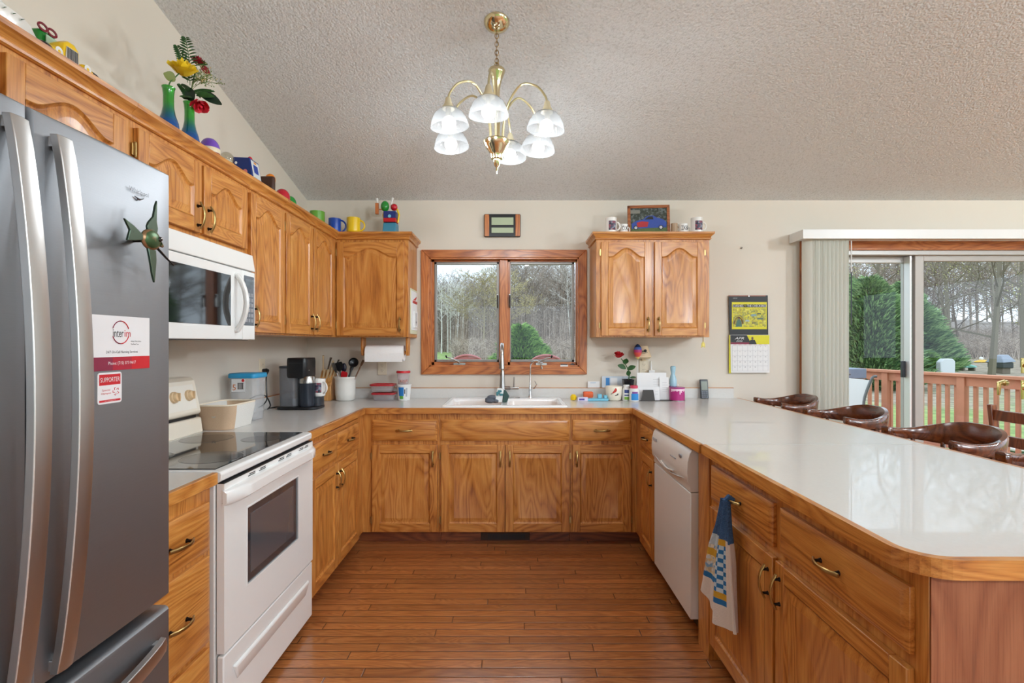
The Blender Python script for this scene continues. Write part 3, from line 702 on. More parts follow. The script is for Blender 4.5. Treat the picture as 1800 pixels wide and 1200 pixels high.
m2 = thing('refrigerator_magnet', 'small upright supporter magnet, red and white, below the larger magnet', 'magnet', (FX + .004, 1.107, 1.245))
g = G(); g.prism(rrect(1.074, 1.140, 1.212, 1.279, .006, 4), 0, xm - .004, xm, MWHT); g.box(xm - .003, xm + .0003, 1.078, 1.136, 1.252, 1.275, MRED).box(xm - .003, xm + .0003, 1.078, 1.136, 1.216, 1.2205, MRED); obj('magnet_sheet', g, m2)
g = G(); g.text('SUPPORTER', MWHT, (xm + .0003, 1.107, 1.2635), size=.010, width=.053, face='E'); g.text('Special', MRED, (xm, 1.096, 1.241), size=.0055, width=.022, face='E'); g.text('Olympics', MRED, (xm, 1.096, 1.234), size=.0055, width=.027, face='E')
for k in range(5):
    a = math.radians(90 + 72 * k); a2 = a + .9
    g.tube([(xm, 1.123 + .008 * math.cos(a), 1.237 + .008 * math.sin(a)), (xm + .0005, 1.123 + .009 * math.cos(a2 - .4), 1.237 + .009 * math.sin(a2 - .4)), (xm, 1.123 + .004 * math.cos(a2), 1.237 + .004 * math.sin(a2))], .0007, MRED, 4)
g.text('www.specialolympics.org', MWHT, (xm + .0003, 1.107, 1.218), size=.002, width=.03, face='E')
obj('lettering', g, m2, smooth=0)
# metal fish magnet
fm = thing('fish_magnet', 'green metal angelfish magnet with long fins on the refrigerator door', 'magnet', (-.85, 1.18, 1.55))
def gm(name, a, b, s=60):
    t = NT(name); tc = t.n('ShaderNodeTexCoord'); nz = t.n('ShaderNodeTexWave', _Scale=s, _Distortion=3.0); t.l(tc.outputs['Object'], nz.inputs['Vector']); c = t.ramp(nz.outputs[1], [(.35, lin(a)), (.6, lin(b))]); t.bsdf(Base_Color=c, Metallic=.6, Roughness=.35); return t.m
FG = gm('green_patina', (46, 62, 54), (84, 102, 86)); FBD = gm('striped_fish', (66, 92, 58), (150, 116, 84), 26)
fc = Vector((-.835, 1.178, 1.580))
g = G(); g.ell(fc, (.012, .030, .024), FBD, 16, 12); g.ell(fc + Vector((.011, .016, .004)), (.004, .006, .006), BLACKG, 8, 6); g.tube([fc + Vector((0, .026, -.004)), fc + Vector((0, .040, -.008))], [.008, .003], FBD); obj('fish_body', g, fm)
def fin(pts, nm):
    g = G(); g.prism(pts, 0, fc.x - .003, fc.x + .003, FG); obj(nm, g, fm, .0015)
Y0, Z0 = fc.y, fc.z
fin([(Y0 - .012, Z0 + .020), (Y0 + .018, Z0 + .018), (Y0 + .021, Z0 + .03), (Y0 + .017, Z0 + .045), (Y0 + .018, Z0 + .095), (Y0 + .012, Z0 + .08), (Y0 + .006, Z0 + .055), (Y0 - .010, Z0 + .038), (Y0 - .014, Z0 + .028)], 'upper_fin')
fin([(Y0 - .012, Z0 - .020), (Y0 + .014, Z0 - .022), (Y0 + .016, Z0 - .045), (Y0 + .010, Z0 - .098), (Y0 + .003, Z0 - .080), (Y0 - .004, Z0 - .050)], 'lower_fin')
fin([(Y0 - .028, Z0 + .006), (Y0 - .055, Z0 + .020), (Y0 - .082, Z0 + .030), (Y0 - .066, Z0 + .008), (Y0 - .074, Z0 - .016), (Y0 - .05, Z0 - .012), (Y0 - .028, Z0 - .006)], 'tail_fin')
g = G(); g.tube([fc + Vector((.004, .018, -.018)), fc + Vector((0, .05, -.032)), fc + Vector((-.004, .085, -.046))], [.003, .0025, .002], BLACKP, 6); g.tube([fc, (FX + .004, fc.y, fc.z)], .006, BLACKP, 8); obj('wire_arm', g, fm)

# ------------------------------------------------------------------ range
rg = thing('electric_range', 'white electric range with black glass cooktop and windowed oven door', 'range', (-1.29, 2.08, 0))
RY0, RY1 = 1.703, 2.461
g = G(); g.box(-1.605, -.995, RY0, RY1, .04, .875, mat('range_side', (214, 212, 208), .3, 0, .2)); obj('range_body', g, rg, .004)
g = G()
for y in (RY0 + .06, RY1 - .06):
    for x in (-1.55, -1.03): g.cyl((x, y, 0), .018, .045, BLACKP, 12)
obj('leveling_feet', g, rg)
g = G()
g.prism([(-1.605, .876), (-.985, .876), (-.972, .884), (-.970, .905), (-.976, .913), (-.99, .916), (-1.605, .916)], 1, RY0 - .002, RY1 + .002, WHITE)
obj('cooktop_frame', g, rg, .003)
def topmat():
    t = NT('ceramic_top'); b = t.bsdf(Base_Color=lin((16, 16, 18)), Roughness=.06, Coat_Weight=.4, Coat_Roughness=.03, IOR=1.55); return t.m
g = G(); g.box(-1.475, -1.005, RY0 + .022, RY1 - .022, .914, .919, topmat()); obj('glass_cooktop', g, rg, .002)
RINGM = mat('burner_print', (92, 92, 96), .12)
for (x, y, r) in ((-1.36, 1.90, .085), (-1.36, 2.27, .105), (-1.12, 1.90, .105), (-1.12, 2.27, .08)):
    g = G(); g.lathe([(r - .003, .9192), (r, .9194), (r + .001, .9192)], (x, y, 0), RINGM, 40, caps=(False, False)); g.lathe([(.0, .91925), (r - .004, .91925)], (x, y, 0), mat('burner_disc', (40, 38, 40), .1), 40, caps=(False, False)); obj('burner', g, rg)
g = G()
g.prism([(-1.605, .915), (-1.49, .915), (-1.50, .99), (-1.605, .99)], 1, RY0, RY1, CREAM)
obj('riser', g, rg, .008)
g = G(); g.box(-1.60, -1.515, RY0 + .02, RY1 - .02, .985, 1.005, BLACKP); obj('vent_gap', g, rg)
g = G(); pr = [(-1.605, 1.003), (-1.51, 1.003), (-1.50, 1.015), (-1.532, 1.165), (-1.55, 1.18), (-1.605, 1.182)]
g.prism(pr, 1, RY0, RY1, CREAM); bg = obj('control_backguard', g, rg, .010, bseg=3)
g = G()
sl = Vector((-.032, 0, .15)).normalized(); nr = Vector((sl.z, 0, -sl.x))
def onbg(y, t): return Vector((-1.50, y, 1.015)) + sl * t
for a in (RY0 + .05,):
    q = [onbg(RY0 + .03, .02), onbg(RY1 - .03, .02), onbg(RY1 - .03, .135), onbg(RY0 + .03, .135)]
    g.add([p + nr * .001 for p in q] + [p + nr * .002 for p in q], [(4, 5, 6, 7), (0, 1, 5, 4), (1, 2, 6, 5), (2, 3, 7, 6), (3, 0, 4, 7)], mat('panel_overlay', (238, 232, 220), .3))
obj('overlay', g, bg)
KN = mat('tan_knob', (222, 190, 148), .4)
for y in (1.79, 1.88, 2.28, 2.385):
    p = onbg(y, .085); g = G(); g.lathe([(.026, 0), (.025, .012), (.021, .014), (.019, .024), (.017, .026)], p, KN, 24, axis=nr); g.box(p.x + .022, p.x + .034, y - .003, y + .003, p.z - .014, p.z + .022, KN); g.lathe([(.030, 0), (.030, .001)], p, CREAM, 24, axis=nr); obj('knob', g, bg)
g = G(); p = onbg(2.08, .08); g.box(p.x, p.x + .006, 2.0, 2.16, p.z - .025, p.z + .025, BLACKG); obj('clock_display', g, bg)
# oven door
g = G(); xa, xb = -.990, -.965; a, b = RY0 + .004, RY1 - .004; wz0, wz1, wy0, wy1 = .469, .745, 1.855, 2.29
g.box(xa, xb, a, wy0, .305, .8725, WHITE).box(xa, xb, wy1, b, .305, .8725, WHITE).box(xa, xb, wy0, wy1, .305, wz0, WHITE).box(xa, xb, wy0, wy1, wz1, .8725, WHITE)
od = obj('oven_door', g, rg, 0)
g = G(); g.box(xa, xb - .004, wy0, wy1, wz0, wz1, mat('oven_glass', (58, 58, 62), .08, 0, .6)); obj('oven_window', g, od)
WT = mat('window_tint', (82, 82, 86), .1, 0, .6)
g = G(); g.box(xb - .006, xb - .003, wy0 + .03, wy1 - .03, wz0 + .03, wz1 - .03, WT); obj('inner_pane', g, od)
g = G(); t = .006
g.box(xb - .003, xb + .002, wy0 - t, wy0, wz0 - t, wz1 + t, WPLAS).box(xb - .003, xb + .002, wy1, wy1 + t, wz0 - t, wz1 + t, WPLAS).box(xb - .003, xb + .002, wy0, wy1, wz1, wz1 + t, WPLAS).box(xb - .003, xb + .002, wy0, wy1, wz0 - t, wz0, WPLAS)
obj('window_trim', g, od, .001)
g = G(); L = []
for k in range(25):
    tt = k / 24; y = a - .003 + (b - a + .006) * tt; bow = .026 * min(1, math.sin(PI * tt) * 3) ** .6 + .010; zc_ = .824 + .004 * math.sin(PI * tt)
    L.append([(xb - .004, y, zc_ + .028), (xb + bow - .012, y, zc_ + .026), (xb + bow, y, zc_ + .016), (xb + bow, y, zc_ - .016), (xb + bow - .012, y, zc_ - .026), (xb + bow - .018, y, zc_ - .016), (xb - .004, y, zc_ - .016)])
g.loft(L, WHITE); obj('oven_handle', g, od, 0, smooth=50)
g = G()
for y0_, y1_ in ((1.86, 1.91), (1.94, 1.99), (2.10, 2.15), (2.17, 2.22), (2.30, 2.345), (2.36, 2.40)):
    for zz in (.858, .864): g.box(xb - .002, xb + .0015, y0_ + (0.01 if zz > .86 else 0), y1_, zz, zz + .0028, BLACKP)
g.box(-.992, xb - .001, a, b, .8728, .8757, BLACKP)
obj('vent_slots', g, od)
g = G(); zA, zB = .04, .295
g.box(xa, xb - .002, a, b, zA, zB, WHITE)
g.loft([[(xb - .002, a + .05, .235), (xb - .002, b - .05, .235), (xb - .002, b - .08, .17), (xb - .002, a + .08, .17)], [(xb + .010, a + .06, .226), (xb + .010, b - .06, .226), (xb + .002, b - .085, .176), (xb + .002, a + .085, .176)]], WHITE)
obj('storage_drawer', g, rg, .006)

# ------------------------------------------------------------------ microwave
mw = thing('microwave', 'white over-the-range microwave with black window under the short cabinet', 'microwave', (-1.43, 2.08, 1.36))
MX = -1.241; MY0, MY1, MZ0, MZ1 = 1.702, 2.458, 1.358, 1.762
obj('microwave_body', G().box(-1.617, MX - .025, MY0, MY1, MZ0 + .012, MZ1 - .001, WHITE), mw, .004)
obj('underside', G().box(-1.60, MX - .03, MY0 + .01, MY1 - .01, MZ0 - .002, MZ0 + .012, DGREY), mw)
g = G(); g.prism([(MX - .03, MZ1), (MX - .012, MZ1), (MX, 1.69), (MX, 1.682), (MX - .03, 1.682)], 1, MY0, MY1, WHITE); obj('top_vent', g, mw, .003)
g = G(); g.box(MX - .026, MX, MY0, 2.345, MZ0, 1.678, WHITE); md = obj('microwave_door', g, mw, .004)
g = G(); g.box(MX - .001, MX + .0015, 1.745, 2.245, 1.418, 1.64, BLACKG); obj('door_window', g, md, .001)
g = G(); P = [(MX, 2.285, 1.645)] + [(MX + .008 + .04 * math.sin(PI * k / 12) ** .8, 2.285 + .0 * k, 1.645 - .245 * k / 12) for k in range(13)] + [(MX, 2.285, 1.40)]
g.tube(P, .012, WHITE, 10); obj('handle', g, md)
g = G(); g.box(MX - .026, MX - .001, 2.347, MY1, MZ0, 1.678, WHITE); cp = obj('control_side', g, mw, .004)
g = G(); g.box(MX - .002, MX + .001, 2.358, 2.445, 1.425, 1.655, mat('keypad_grey', (86, 90, 98), .2)); g.box(MX + .0005, MX + .0015, 2.366, 2.437, 1.60, 1.64, BLACKG)
for r in range(6):
    for c in range(3): g.box(MX + .0005, MX + .0014, 2.368 + c * .025, 2.386 + c * .025, 1.44 + r * .024, 1.456 + r * .024, mat('keypad_keys', (150, 152, 158), .4))
obj('keypad', g, cp)
# ------------------------------------------------------------------ dishwasher
dw = thing('dishwasher', 'white dishwasher built in under the right worktop', 'dishwasher', (1.08, 2.6, 0))
DWX = .79; a, b = 2.30, 2.892
obj('dishwasher_tub', G().box(.835, 1.37, a + .002, b - .002, .09, .868, mat('tub_grey', (190, 186, 182), .4)), dw)
obj('kick_plate', G().box(.87, .89, a + .002, b - .002, 0, .10, BLACKP), dw)
DWM = mat('dishwasher_white', (222, 222, 220), .3, 0, .15); DWS = mat('door_edge', (190, 172, 156), .5)
g = G(); g.box(DWX + .004, .835, a, b, .100, .668, DWM); obj('dishwasher_door', g, dw, .004)
g = G(); L = []
pr = [(.835, .672), (DWX + .004, .672), (DWX + .002, .70), (DWX - .008, .715), (DWX - .012, .76), (DWX - .009, .81), (DWX + .000, .845), (DWX + .012, .862), (.835, .866)]
g.prism(pr, 1, a, b, DWM); cpn = obj('control_panel', g, dw, .002, smooth=50)
g = G(); P = []
for k in range(17):
    t = k / 16; P.append((DWX - .008, a + .03 + (b - a - .06) * t, .728 - .028 * math.sin(PI * t)))
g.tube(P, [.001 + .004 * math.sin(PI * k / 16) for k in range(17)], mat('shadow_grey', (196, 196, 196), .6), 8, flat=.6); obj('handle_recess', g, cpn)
g = G(); g.tube([(DWX - .013, a + .2 + .2 * k / 8, .722 - .012 * math.sin(PI * k / 8)) for k in range(9)], .005, WHITE, 8); obj('pull_lip', g, cpn)
g = G(); g.ell((DWX - .011, a + .10, .815), (.003, .02, .010), mat('badge_grey', (150, 154, 166), .3, .5), 14, 6)
for k in range(5): g.box(DWX - .0145, DWX - .0105, a + .16 + k * .018, a + .172 + k * .018, .785, .79, mat('print_grey', (170, 172, 178), .5))
g.box(DWX - .0135, DWX - .0095, b - .10, b - .03, .805, .818, mat('print_grey', (170, 172, 178), .5))
obj('panel_print', g, cpn)

# ------------------------------------------------------------------ chandelier
SHADE_T = NT('frosted_shade')
t = SHADE_T
df = t.n('ShaderNodeBsdfTranslucent'); df.inputs[0].default_value = (.24, .24, .24, 1)
d2 = t.n('ShaderNodeBsdfDiffuse'); d2.inputs[0].default_value = (.20, .20, .20, 1)
mx = t.n('ShaderNodeMixShader'); mx.inputs[0].default_value = .5; t.l(df.outputs[0], mx.inputs[1]); t.l(d2.outputs[0], mx.inputs[2])
gl = t.n('ShaderNodeBsdfGlossy'); gl.inputs['Roughness'].default_value = .1
m3 = t.n('ShaderNodeMixShader'); m3.inputs[0].default_value = .06; t.l(mx.outputs[0], m3.inputs[1]); t.l(gl.outputs[0], m3.inputs[2])
tr = t.n('ShaderNodeBsdfTransparent'); m4 = t.n('ShaderNodeMixShader'); m4.inputs[0].default_value = .48; t.l(m3.outputs[0], m4.inputs[1]); t.l(tr.outputs[0], m4.inputs[2])
t.l(m4.outputs[0], t.out.inputs[0]); SHADE = t.m
BULB = mat('lit_bulb', (255, 248, 232), .5, emit=3.0)
GOLD = mat('polished_brass', (220, 206, 168), .13, 1.0); PB = mat('pale_brass', (214, 202, 160), .3, .8)
HX, HY = -.08, 2.42; zcl = zc(2.414)
ch = thing('chandelier', 'six-light brass chandelier with frosted bell shades hanging from the ceiling', 'chandelier', (HX, HY, 2.15))
tl = math.atan(.247)
g = G(); g.M = Matrix.Translation((HX, HY, zcl)) @ Matrix.Rotation(-tl, 4, 'X')
g.lathe([(.001, -.042), (.012, -.040), (.03, -.034), (.052, -.018), (.060, -.006), (.062, 0.002)], (0, 0, 0), GOLD, 32); obj('canopy', g, ch, smooth=60)
g = G(); ztop = zcl - .035; zbot = 2.645; n = 9
for k in range(n):
    zc_ = zbot + (ztop - zbot) * (k + .5) / n; hh = (ztop - zbot) / n * .68; ax = k % 2
    P = [(HX + (.009 * math.cos(a) if ax else 0), HY + (0 if ax else .009 * math.cos(a)), zc_ + hh * math.sin(a)) for a in [2 * PI * i / 12 for i in range(13)]]
    g.tube(P, .0018, mat('chain_brass', (150, 124, 84), .3, 1.0), 6)
g.tube([(HX + .003 * math.sin(k), HY, zbot + (ztop - zbot) * k / 12) for k in range(13)], .0016, mat('cord_brown', (110, 92, 70), .5), 6)
obj('chain', g, ch)
g = G(); g.lathe([(.006, .06), (.014, .056), (.036, .047), (.041, .038), (.036, .024), (.024, -.005), (.016, -.045), (.013, -.09), (.013, -.11), (.02, -.12), (.022, -.14), (.012, -.16), (.009, -.2), (.009, -.36)], (HX, HY, 2.59), GOLD, 24); obj('column', g, ch, smooth=50)
g = G(); P = [(HX + .01 * math.cos(a), HY, 2.655 + .013 * math.sin(a)) for a in [2 * PI * i / 14 for i in range(15)]]; g.tube(P, .0028, GOLD, 6); obj('loop', g, ch)
g = G(); g.lathe([(.001, -.128), (.004, -.122), (.004, -.108), (.009, -.100), (.013, -.094), (.016, -.070), (.027, -.066), (.0285, -.048), (.031, -.043), (.040, -.028), (.053, -.010), (.062, .006), (.064, .014), (.058, .022), (.01, .024)], (HX, HY, 2.278), GOLD, 32); obj('bowl', g, ch, smooth=40)
g = G(); g.cyl((HX, HY, 2.142), .003, .012, GOLD, 10); obj('finial', g, ch)
LAMPS = []
for adeg in (264, 335, 36, 76, 156, 214):
    a = math.radians(adeg); ca, sa = math.cos(a), math.sin(a); R = .255
    def pr_(r, z): return (HX + r * ca, HY + r * sa, z)
    P = catmull([pr_(.034, 2.27), pr_(.036, 2.36), pr_(.060, 2.46), pr_(.125, 2.535), pr_(.20, 2.515), pr_(.245, 2.46), pr_(.255, 2.42)], 5)
    arm = obj('arm', G().tube(P, .0052, PB, 10), ch)
    tx = Vector((.10 * ca, .10 * sa, 1)).normalized()
    g = G(); g.lathe([(.008, .05), (.012, .045), (.018, .02), (.028, .004), (.029, -.002), (.010, -.003)], pr_(R, 2.385), mat('lamp_holder', (226, 214, 180), .35, .4), 20); obj('lamp_holder', g, arm)
    o_ = Vector(pr_(R, 2.388))
    g = G(); pf = [(.026, 0), (.045, -.008), (.064, -.026), (.077, -.052), (.084, -.078), (.0855, -.084)]
    g.lathe(pf + [(.0835, -.084), (.082, -.076), (.075, -.051), (.062, -.026), (.044, -.010), (.024, -.002)], o_, SHADE, 48, axis=tx, caps=(False, False), flute=.012); obj('lamp_shade', g, arm, smooth=70)
    g = G(); g.ell(Vector(pr_(R - .004, 2.322)), (.031, .031, .031), BULB, 20, 14); g.cyl(pr_(R, 2.345), .012, .04, PB, 12); obj('light_bulb', g, arm)
    LAMPS.append(pr_(R, 2.25))
# ------------------------------------------------------------------ things on the left worktop
def patch(nm, *cols):
    "small printed picture: blotches of a few colours"
    if nm in MC: return MC[nm]
    t = NT(nm); tc = t.n('ShaderNodeTexCoord'); nz = t.n('ShaderNodeTexVoronoi', _Scale=90.0); t.l(tc.outputs['Object'], nz.inputs['Vector'])
    sp = t.n('ShaderNodeSeparateColor'); t.l(nz.outputs['Color'], sp.inputs[0])
    r = t.ramp(sp.outputs[0], [((i + .3) / len(cols), lin(c)) for i, c in enumerate(cols)]); t.bsdf(Base_Color=r, Roughness=.5); MC[nm] = t.m; return t.m
bsk = thing('storage_basket', 'tan and white open fabric basket beside the range', 'basket', (-1.46, 2.63, ZT))
def bl(o, z, y0=2.50, y1=2.76, x0=-1.565, x1=-1.375, r=.045):
    P = rrect(x0 + o, x1 - o, y0 + o * .6, y1 - o * .4, r, 5); return [(p[0], p[1], z) for p in P]
TAN = mat('tan_canvas', (206, 176, 146), .9, bump=.3, bscale=400); WCV = mat('white_canvas', (226, 224, 218), .9, bump=.3, bscale=300)
L = [bl(.02, ZT + .001), bl(.012, ZT + .04), bl(.004, ZT + .085), bl(0, ZT + .122), bl(.006, ZT + .122), bl(.012, ZT + .06), bl(.026, ZT + .006)]
g = G(); g.loft(L, WCV, cap0=True, cap1=True)
k = g._m(TAN)
for i, f in enumerate(g.f):
    c = sum((g.v[j] for j in f), Vector()) / len(f)
    if c.y < 2.56 and c.z < ZT + .13 or c.y > 2.745: g.mi[i] = k
obj('fabric_side', g, bsk, smooth=60)
g = G(); L0 = bl(.003, ZT + .122); g.tube([Vector(p) for p in L0] + [Vector(L0[0])], .0045, mat('cream_binding', (240, 228, 206), .8), 6); obj('binding', g, bsk)
g = G(); g.lathe([(.014, 0), (.013, .003), (.008, .003), (.008, .001)], (-1.468, 2.507, ZT + .075), NICKEL, 20, axis=(0, -1, 0)); obj('grommet', g, bsk)
fb = thing('food_container', 'tall clear plastic container with blue lid behind the fabric basket', 'container', (-1.49, 2.87, ZT))
def cl_(w, z, cx=-1.492, cy=2.875, r=.02): return [(p[0], p[1], z) for p in rrect(cx - w, cx + w, cy - w, cy + w, r, 5)]
g = G(); g.loft([cl_(.062, ZT + .001), cl_(.068, ZT + .12), cl_(.072, ZT + .235), cl_(.069, ZT + .235), cl_(.065, ZT + .12), cl_(.059, ZT + .005)], CLEARP); obj('tub', g, fb, smooth=50)
g = G(); g.loft([cl_(.077, ZT + .236, r=.025), cl_(.079, ZT + .242, r=.025), cl_(.078, ZT + .258, r=.025), cl_(.074, ZT + .262, r=.025)], mat('blue_lid', (44, 148, 196), .4)); obj('lid', g, fb, smooth=50)
g = G(); yq = 2.804; g.box(-1.545, -1.470, yq - .001, yq + .0, 1.075, 1.145, mat('sticker_pale', (224, 226, 228), .5)); g.box(-1.512, -1.478, yq - .0016, yq - .001, 1.09, 1.125, INK)
for kk in range(5): g.box(-1.509 + kk * .007, -1.507 + kk * .007, yq - .002, yq - .0016, 1.092, 1.123, PAPER)
g.text('5', mat('orange_ink', (200, 110, 40), .5), (-1.53, yq - .001, 1.10), size=.032, face='S', ext=.001); g.cyl((-1.482, yq - .001, 1.138), .008, .001, RED, 14, axis=(0, -1, 0)); obj('label_sticker', g, fb)
def outlet(label, c, face, ivory=(226, 214, 190)):
    o = thing('wall_outlet', label, 'outlet', c); IV = mat('ivory_plate', ivory, .4); g = G(); D = mat('slot_dark', (60, 54, 46), .6)
    if face == 'E':
        g.box(c[0], c[0] + .006, c[1] - .035, c[1] + .035, c[2] - .057, c[2] + .057, IV); obj('cover_plate', g, o, .002)
        for dz in (-.02, .02):
            g = G(); g.cyl((c[0] + .006, c[1], c[2] + dz), .015, .002, IV, 16, axis=(1, 0, 0)); g.box(c[0] + .008, c[0] + .0085, c[1] - .008, c[1] - .006, c[2] + dz - .003, c[2] + dz + .006, D); g.box(c[0] + .008, c[0] + .0085, c[1] + .006, c[1] + .008, c[2] + dz - .003, c[2] + dz + .006, D); obj('socket', g, o)
    else:
        g.box(c[0] - .035, c[0] + .035, c[1] - .006, c[1], c[2] - .057, c[2] + .057, IV); obj('cover_plate', g, o, .002)
        for dz in (-.02, .02):
            g = G(); g.cyl((c[0], c[1] - .006, c[2] + dz), .015, .002, IV, 16, axis=(0, -1, 0)); g.box(c[0] - .008, c[0] - .006, c[1] - .0085, c[1] - .008, c[2] + dz - .003, c[2] + dz + .006, D); g.box(c[0] + .006, c[0] + .008, c[1] - .0085, c[1] - .008, c[2] + dz - .003, c[2] + dz + .006, D); g.cyl((c[0], c[1] - .008, c[2] + dz - .009), .002, .0006, D, 8, axis=(0, -1, 0)); obj('socket', g, o)
    return o
outlet('ivory wall outlet on the left wall behind the coffee maker cord', (XL, 3.29, 1.185), 'E')
outlet('ivory wall outlet under the paper towel roll', (-1.03, YW, 1.15), 'S')
outlet('ivory wall outlet below the night light on the back wall', (1.02, YW, 1.155), 'S')
# coffee maker
cm = thing('coffee_maker', 'black coffee maker with smoky water tank and steel-banded carafe in the corner', 'coffee maker', (-1.38, 3.38, ZT))
g = G(); P = rrect(-1.53, -1.262, 3.27, 3.46, .05, 6); g.prism(P, 2, ZT + .001, ZT + .018, BLACKP); obj('base', g, cm, .003)
g = G(); P = rrect(-1.518, -1.392, 3.285, 3.42, .035, 6)
def sc(P, z, k=1.0):
    cx = sum(p[0] for p in P) / len(P); cy = sum(p[1] for p in P) / len(P); return [(cx + (p[0] - cx) * k, cy + (p[1] - cy) * k, z) for p in P]
g.loft([sc(P, ZT + .02, .95), sc(P, ZT + .265), sc(P, ZT + .265, .96), sc(P, ZT + .024, .9)], SMOKEP); tk = obj('water_tank', g, cm, smooth=50)
g = G(); g.loft([sc(P, ZT + .266, 1.01), sc(P, ZT + .28, 1.01)], DGREY); obj('tank_lid', g, tk, .003)
g = G(); g.loft([sc(P, ZT + .025, .88), sc(P, ZT + .07, .89)], mat('tank_water', (96, 104, 116), .05, 0)); obj('water_level', g, tk)
g = G(); g.box(-1.46, -1.34, 3.40, 3.455, ZT + .018, ZT + .30, BLACKP); obj('rear_column', g, cm, .01)
g = G(); P2 = rrect(-1.462, -1.328, 3.275, 3.455, .03, 5); g.loft([sc(P2, ZT + .205, .96), sc(P2, ZT + .22), sc(P2, ZT + .305), sc(P2, ZT + .325, .985), sc(P2, ZT + .332, .95)], BLACKP); hd = obj('brew_head', g, cm, smooth=40)
g = G(); g.box(-1.335, -1.326, 3.31, 3.33, ZT + .25, ZT + .256, NICKEL); g.tube([(-1.44, 3.274, ZT + .30), (-1.35, 3.274, ZT + .30)], .0015, DGREY, 6); obj('button', g, hd)
g = G(); g.lathe([(.001, 0), (.050, .0), (.052, .01), (.052, .15), (.001, .15)], (-1.345, 3.335, ZT + .02), mat('carafe_dark', (44, 50, 60), .25, .3), 28); cf = obj('carafe', g, cm, smooth=50)
g = G(); g.lathe([(.0525, .15), (.0525, .188), (.047, .196), (.001, .197)], (-1.345, 3.335, ZT + .02), NICKEL, 28); obj('steel_band', g, cf, smooth=40)
g = G(); P3 = rrect(-1.325, -1.262, 3.33, 3.43, .025, 5); g.prism(P3, 2, ZT + .018, ZT + .078, DGREY); obj('mug_stand', g, cm, .003)
def mug(label, c, r, h, m, inner=None, side=1, print_=None, ang=0.0, hr=None, group=None, cat='mug'):
    t = thing('mug', label, cat, c, 0, group); g = G()
    g.lathe([(r * .86, 0), (r * .98, .006), (r, .02), (r, h), (r - .003, h), (r - .004, .02), (0.001, .008)], c, m, 28); obj('cup', g, t, smooth=50)
    g = G(); hr = hr or h * .32; P = []
    for k in range(11):
        a = -PI / 2 + PI * k / 10; q = r - .004 + hr * .95 * math.cos(a); P.append((c[0] + side * q * math.cos(ang), c[1] + side * q * math.sin(ang), c[2] + h * .5 + hr * math.sin(a)))
    g.tube(P, .006, m, 8); obj('handle', g, t)
    if print_:
        g = G(); L = []
        for z in (c[2] + h * .22, c[2] + h * .78): L.append([(c[0] + (r + .0008) * math.cos(a), c[1] + (r + .0008) * math.sin(a), z) for a in [math.radians(235 + 7 * i) for i in range(12)]])
        g.loft(L, print_, False, False, closed=False); obj('printed_picture', g, t)
    return t
WMUG = mat('white_china', (232, 230, 226), .2, 0, .4)
PH = patch('mug_print', (30, 34, 50), (70, 76, 100), (150, 60, 70), (130, 136, 150))
mug('white mug with dark photo print standing on the coffee maker', (-1.288, 3.385, ZT + .079), .042, .115, WMUG, print_=PH, ang=-.5, hr=.038)
cd = [(XL + .012, 3.30, 1.165), (XL + .05, 3.28, 1.17), (-1.57, 3.25, 1.13), (-1.555, 3.22, 1.05), (-1.56, 3.23, .98), (-1.60, 3.22, .94), (-1.60, 3.12, .96), (-1.59, 3.08, 1.0), (-1.575, 3.14, 1.02), (-1.56, 3.22, 1.01), (-1.55, 3.26, .95), (-1.56, 3.25, .925), (-1.575, 3.30, .923), (-1.54, 3.40, .925)]
g = G(); g.tube(catmull(cd, 6), .004, BLACKP, 6); g.tube([(XL + .009, 3.29, 1.165), (XL + .035, 3.29, 1.168)], .013, BLACKP, 8); single('power_cord', g, 'black power cord looping from the left wall outlet to the coffee maker', 'cord', (-1.58, 3.2, ZT + .01))
# knife block
kb = thing('knife_block', 'light wooden knife block with tan-handled knives between coffee maker and crock', 'knife block', (-1.42, 3.87, ZT))
KB = wood('knife_block_wood', 2, (214, 160, 96), (196, 138, 76), (170, 112, 56))
g = G(); g.prism([(3.80, ZT + .001), (3.93, ZT + .001), (3.93, ZT + .21), (3.88, ZT + .225), (3.80, ZT + .10)], 0, -1.455, -1.360, KB); obj('block', g, kb, .003)
KH = mat('tan_handle', (186, 160, 124), .5); 
for i, (dx, dy, dz, ln, tilt) in enumerate([(-.04, .05, .19, .15, .10), (-.015, .06, .20, .13, .35), (.03, .06, .20, .12, .55), (-.035, .02, .13, .11, .28), (-.012, .015, .12, .12, .32), (.01, .02, .13, .13, .38), (.034, .02, .14, .10, .45), (-.005, .045, .17, .14, .45)]):
    p = Vector((-1.408 + dx, 3.84 + dy, ZT + dz)); dd = Vector((tilt, -.25, 1)).normalized(); m = KH if i not in (1, 2) else NICKEL
    g = G(); g.tube([p - dd * .02, p + dd * .02, p + dd * ln * .6, p + dd * ln], [.005, .009, .0085, .011], m, 8, flat=.6); g.tube([p - dd * .02, p - dd * .005], .0095, NICKEL, 8, flat=.5); tag(obj('knife_handle', g, kb), 'steel handle' if m is NICKEL else None)
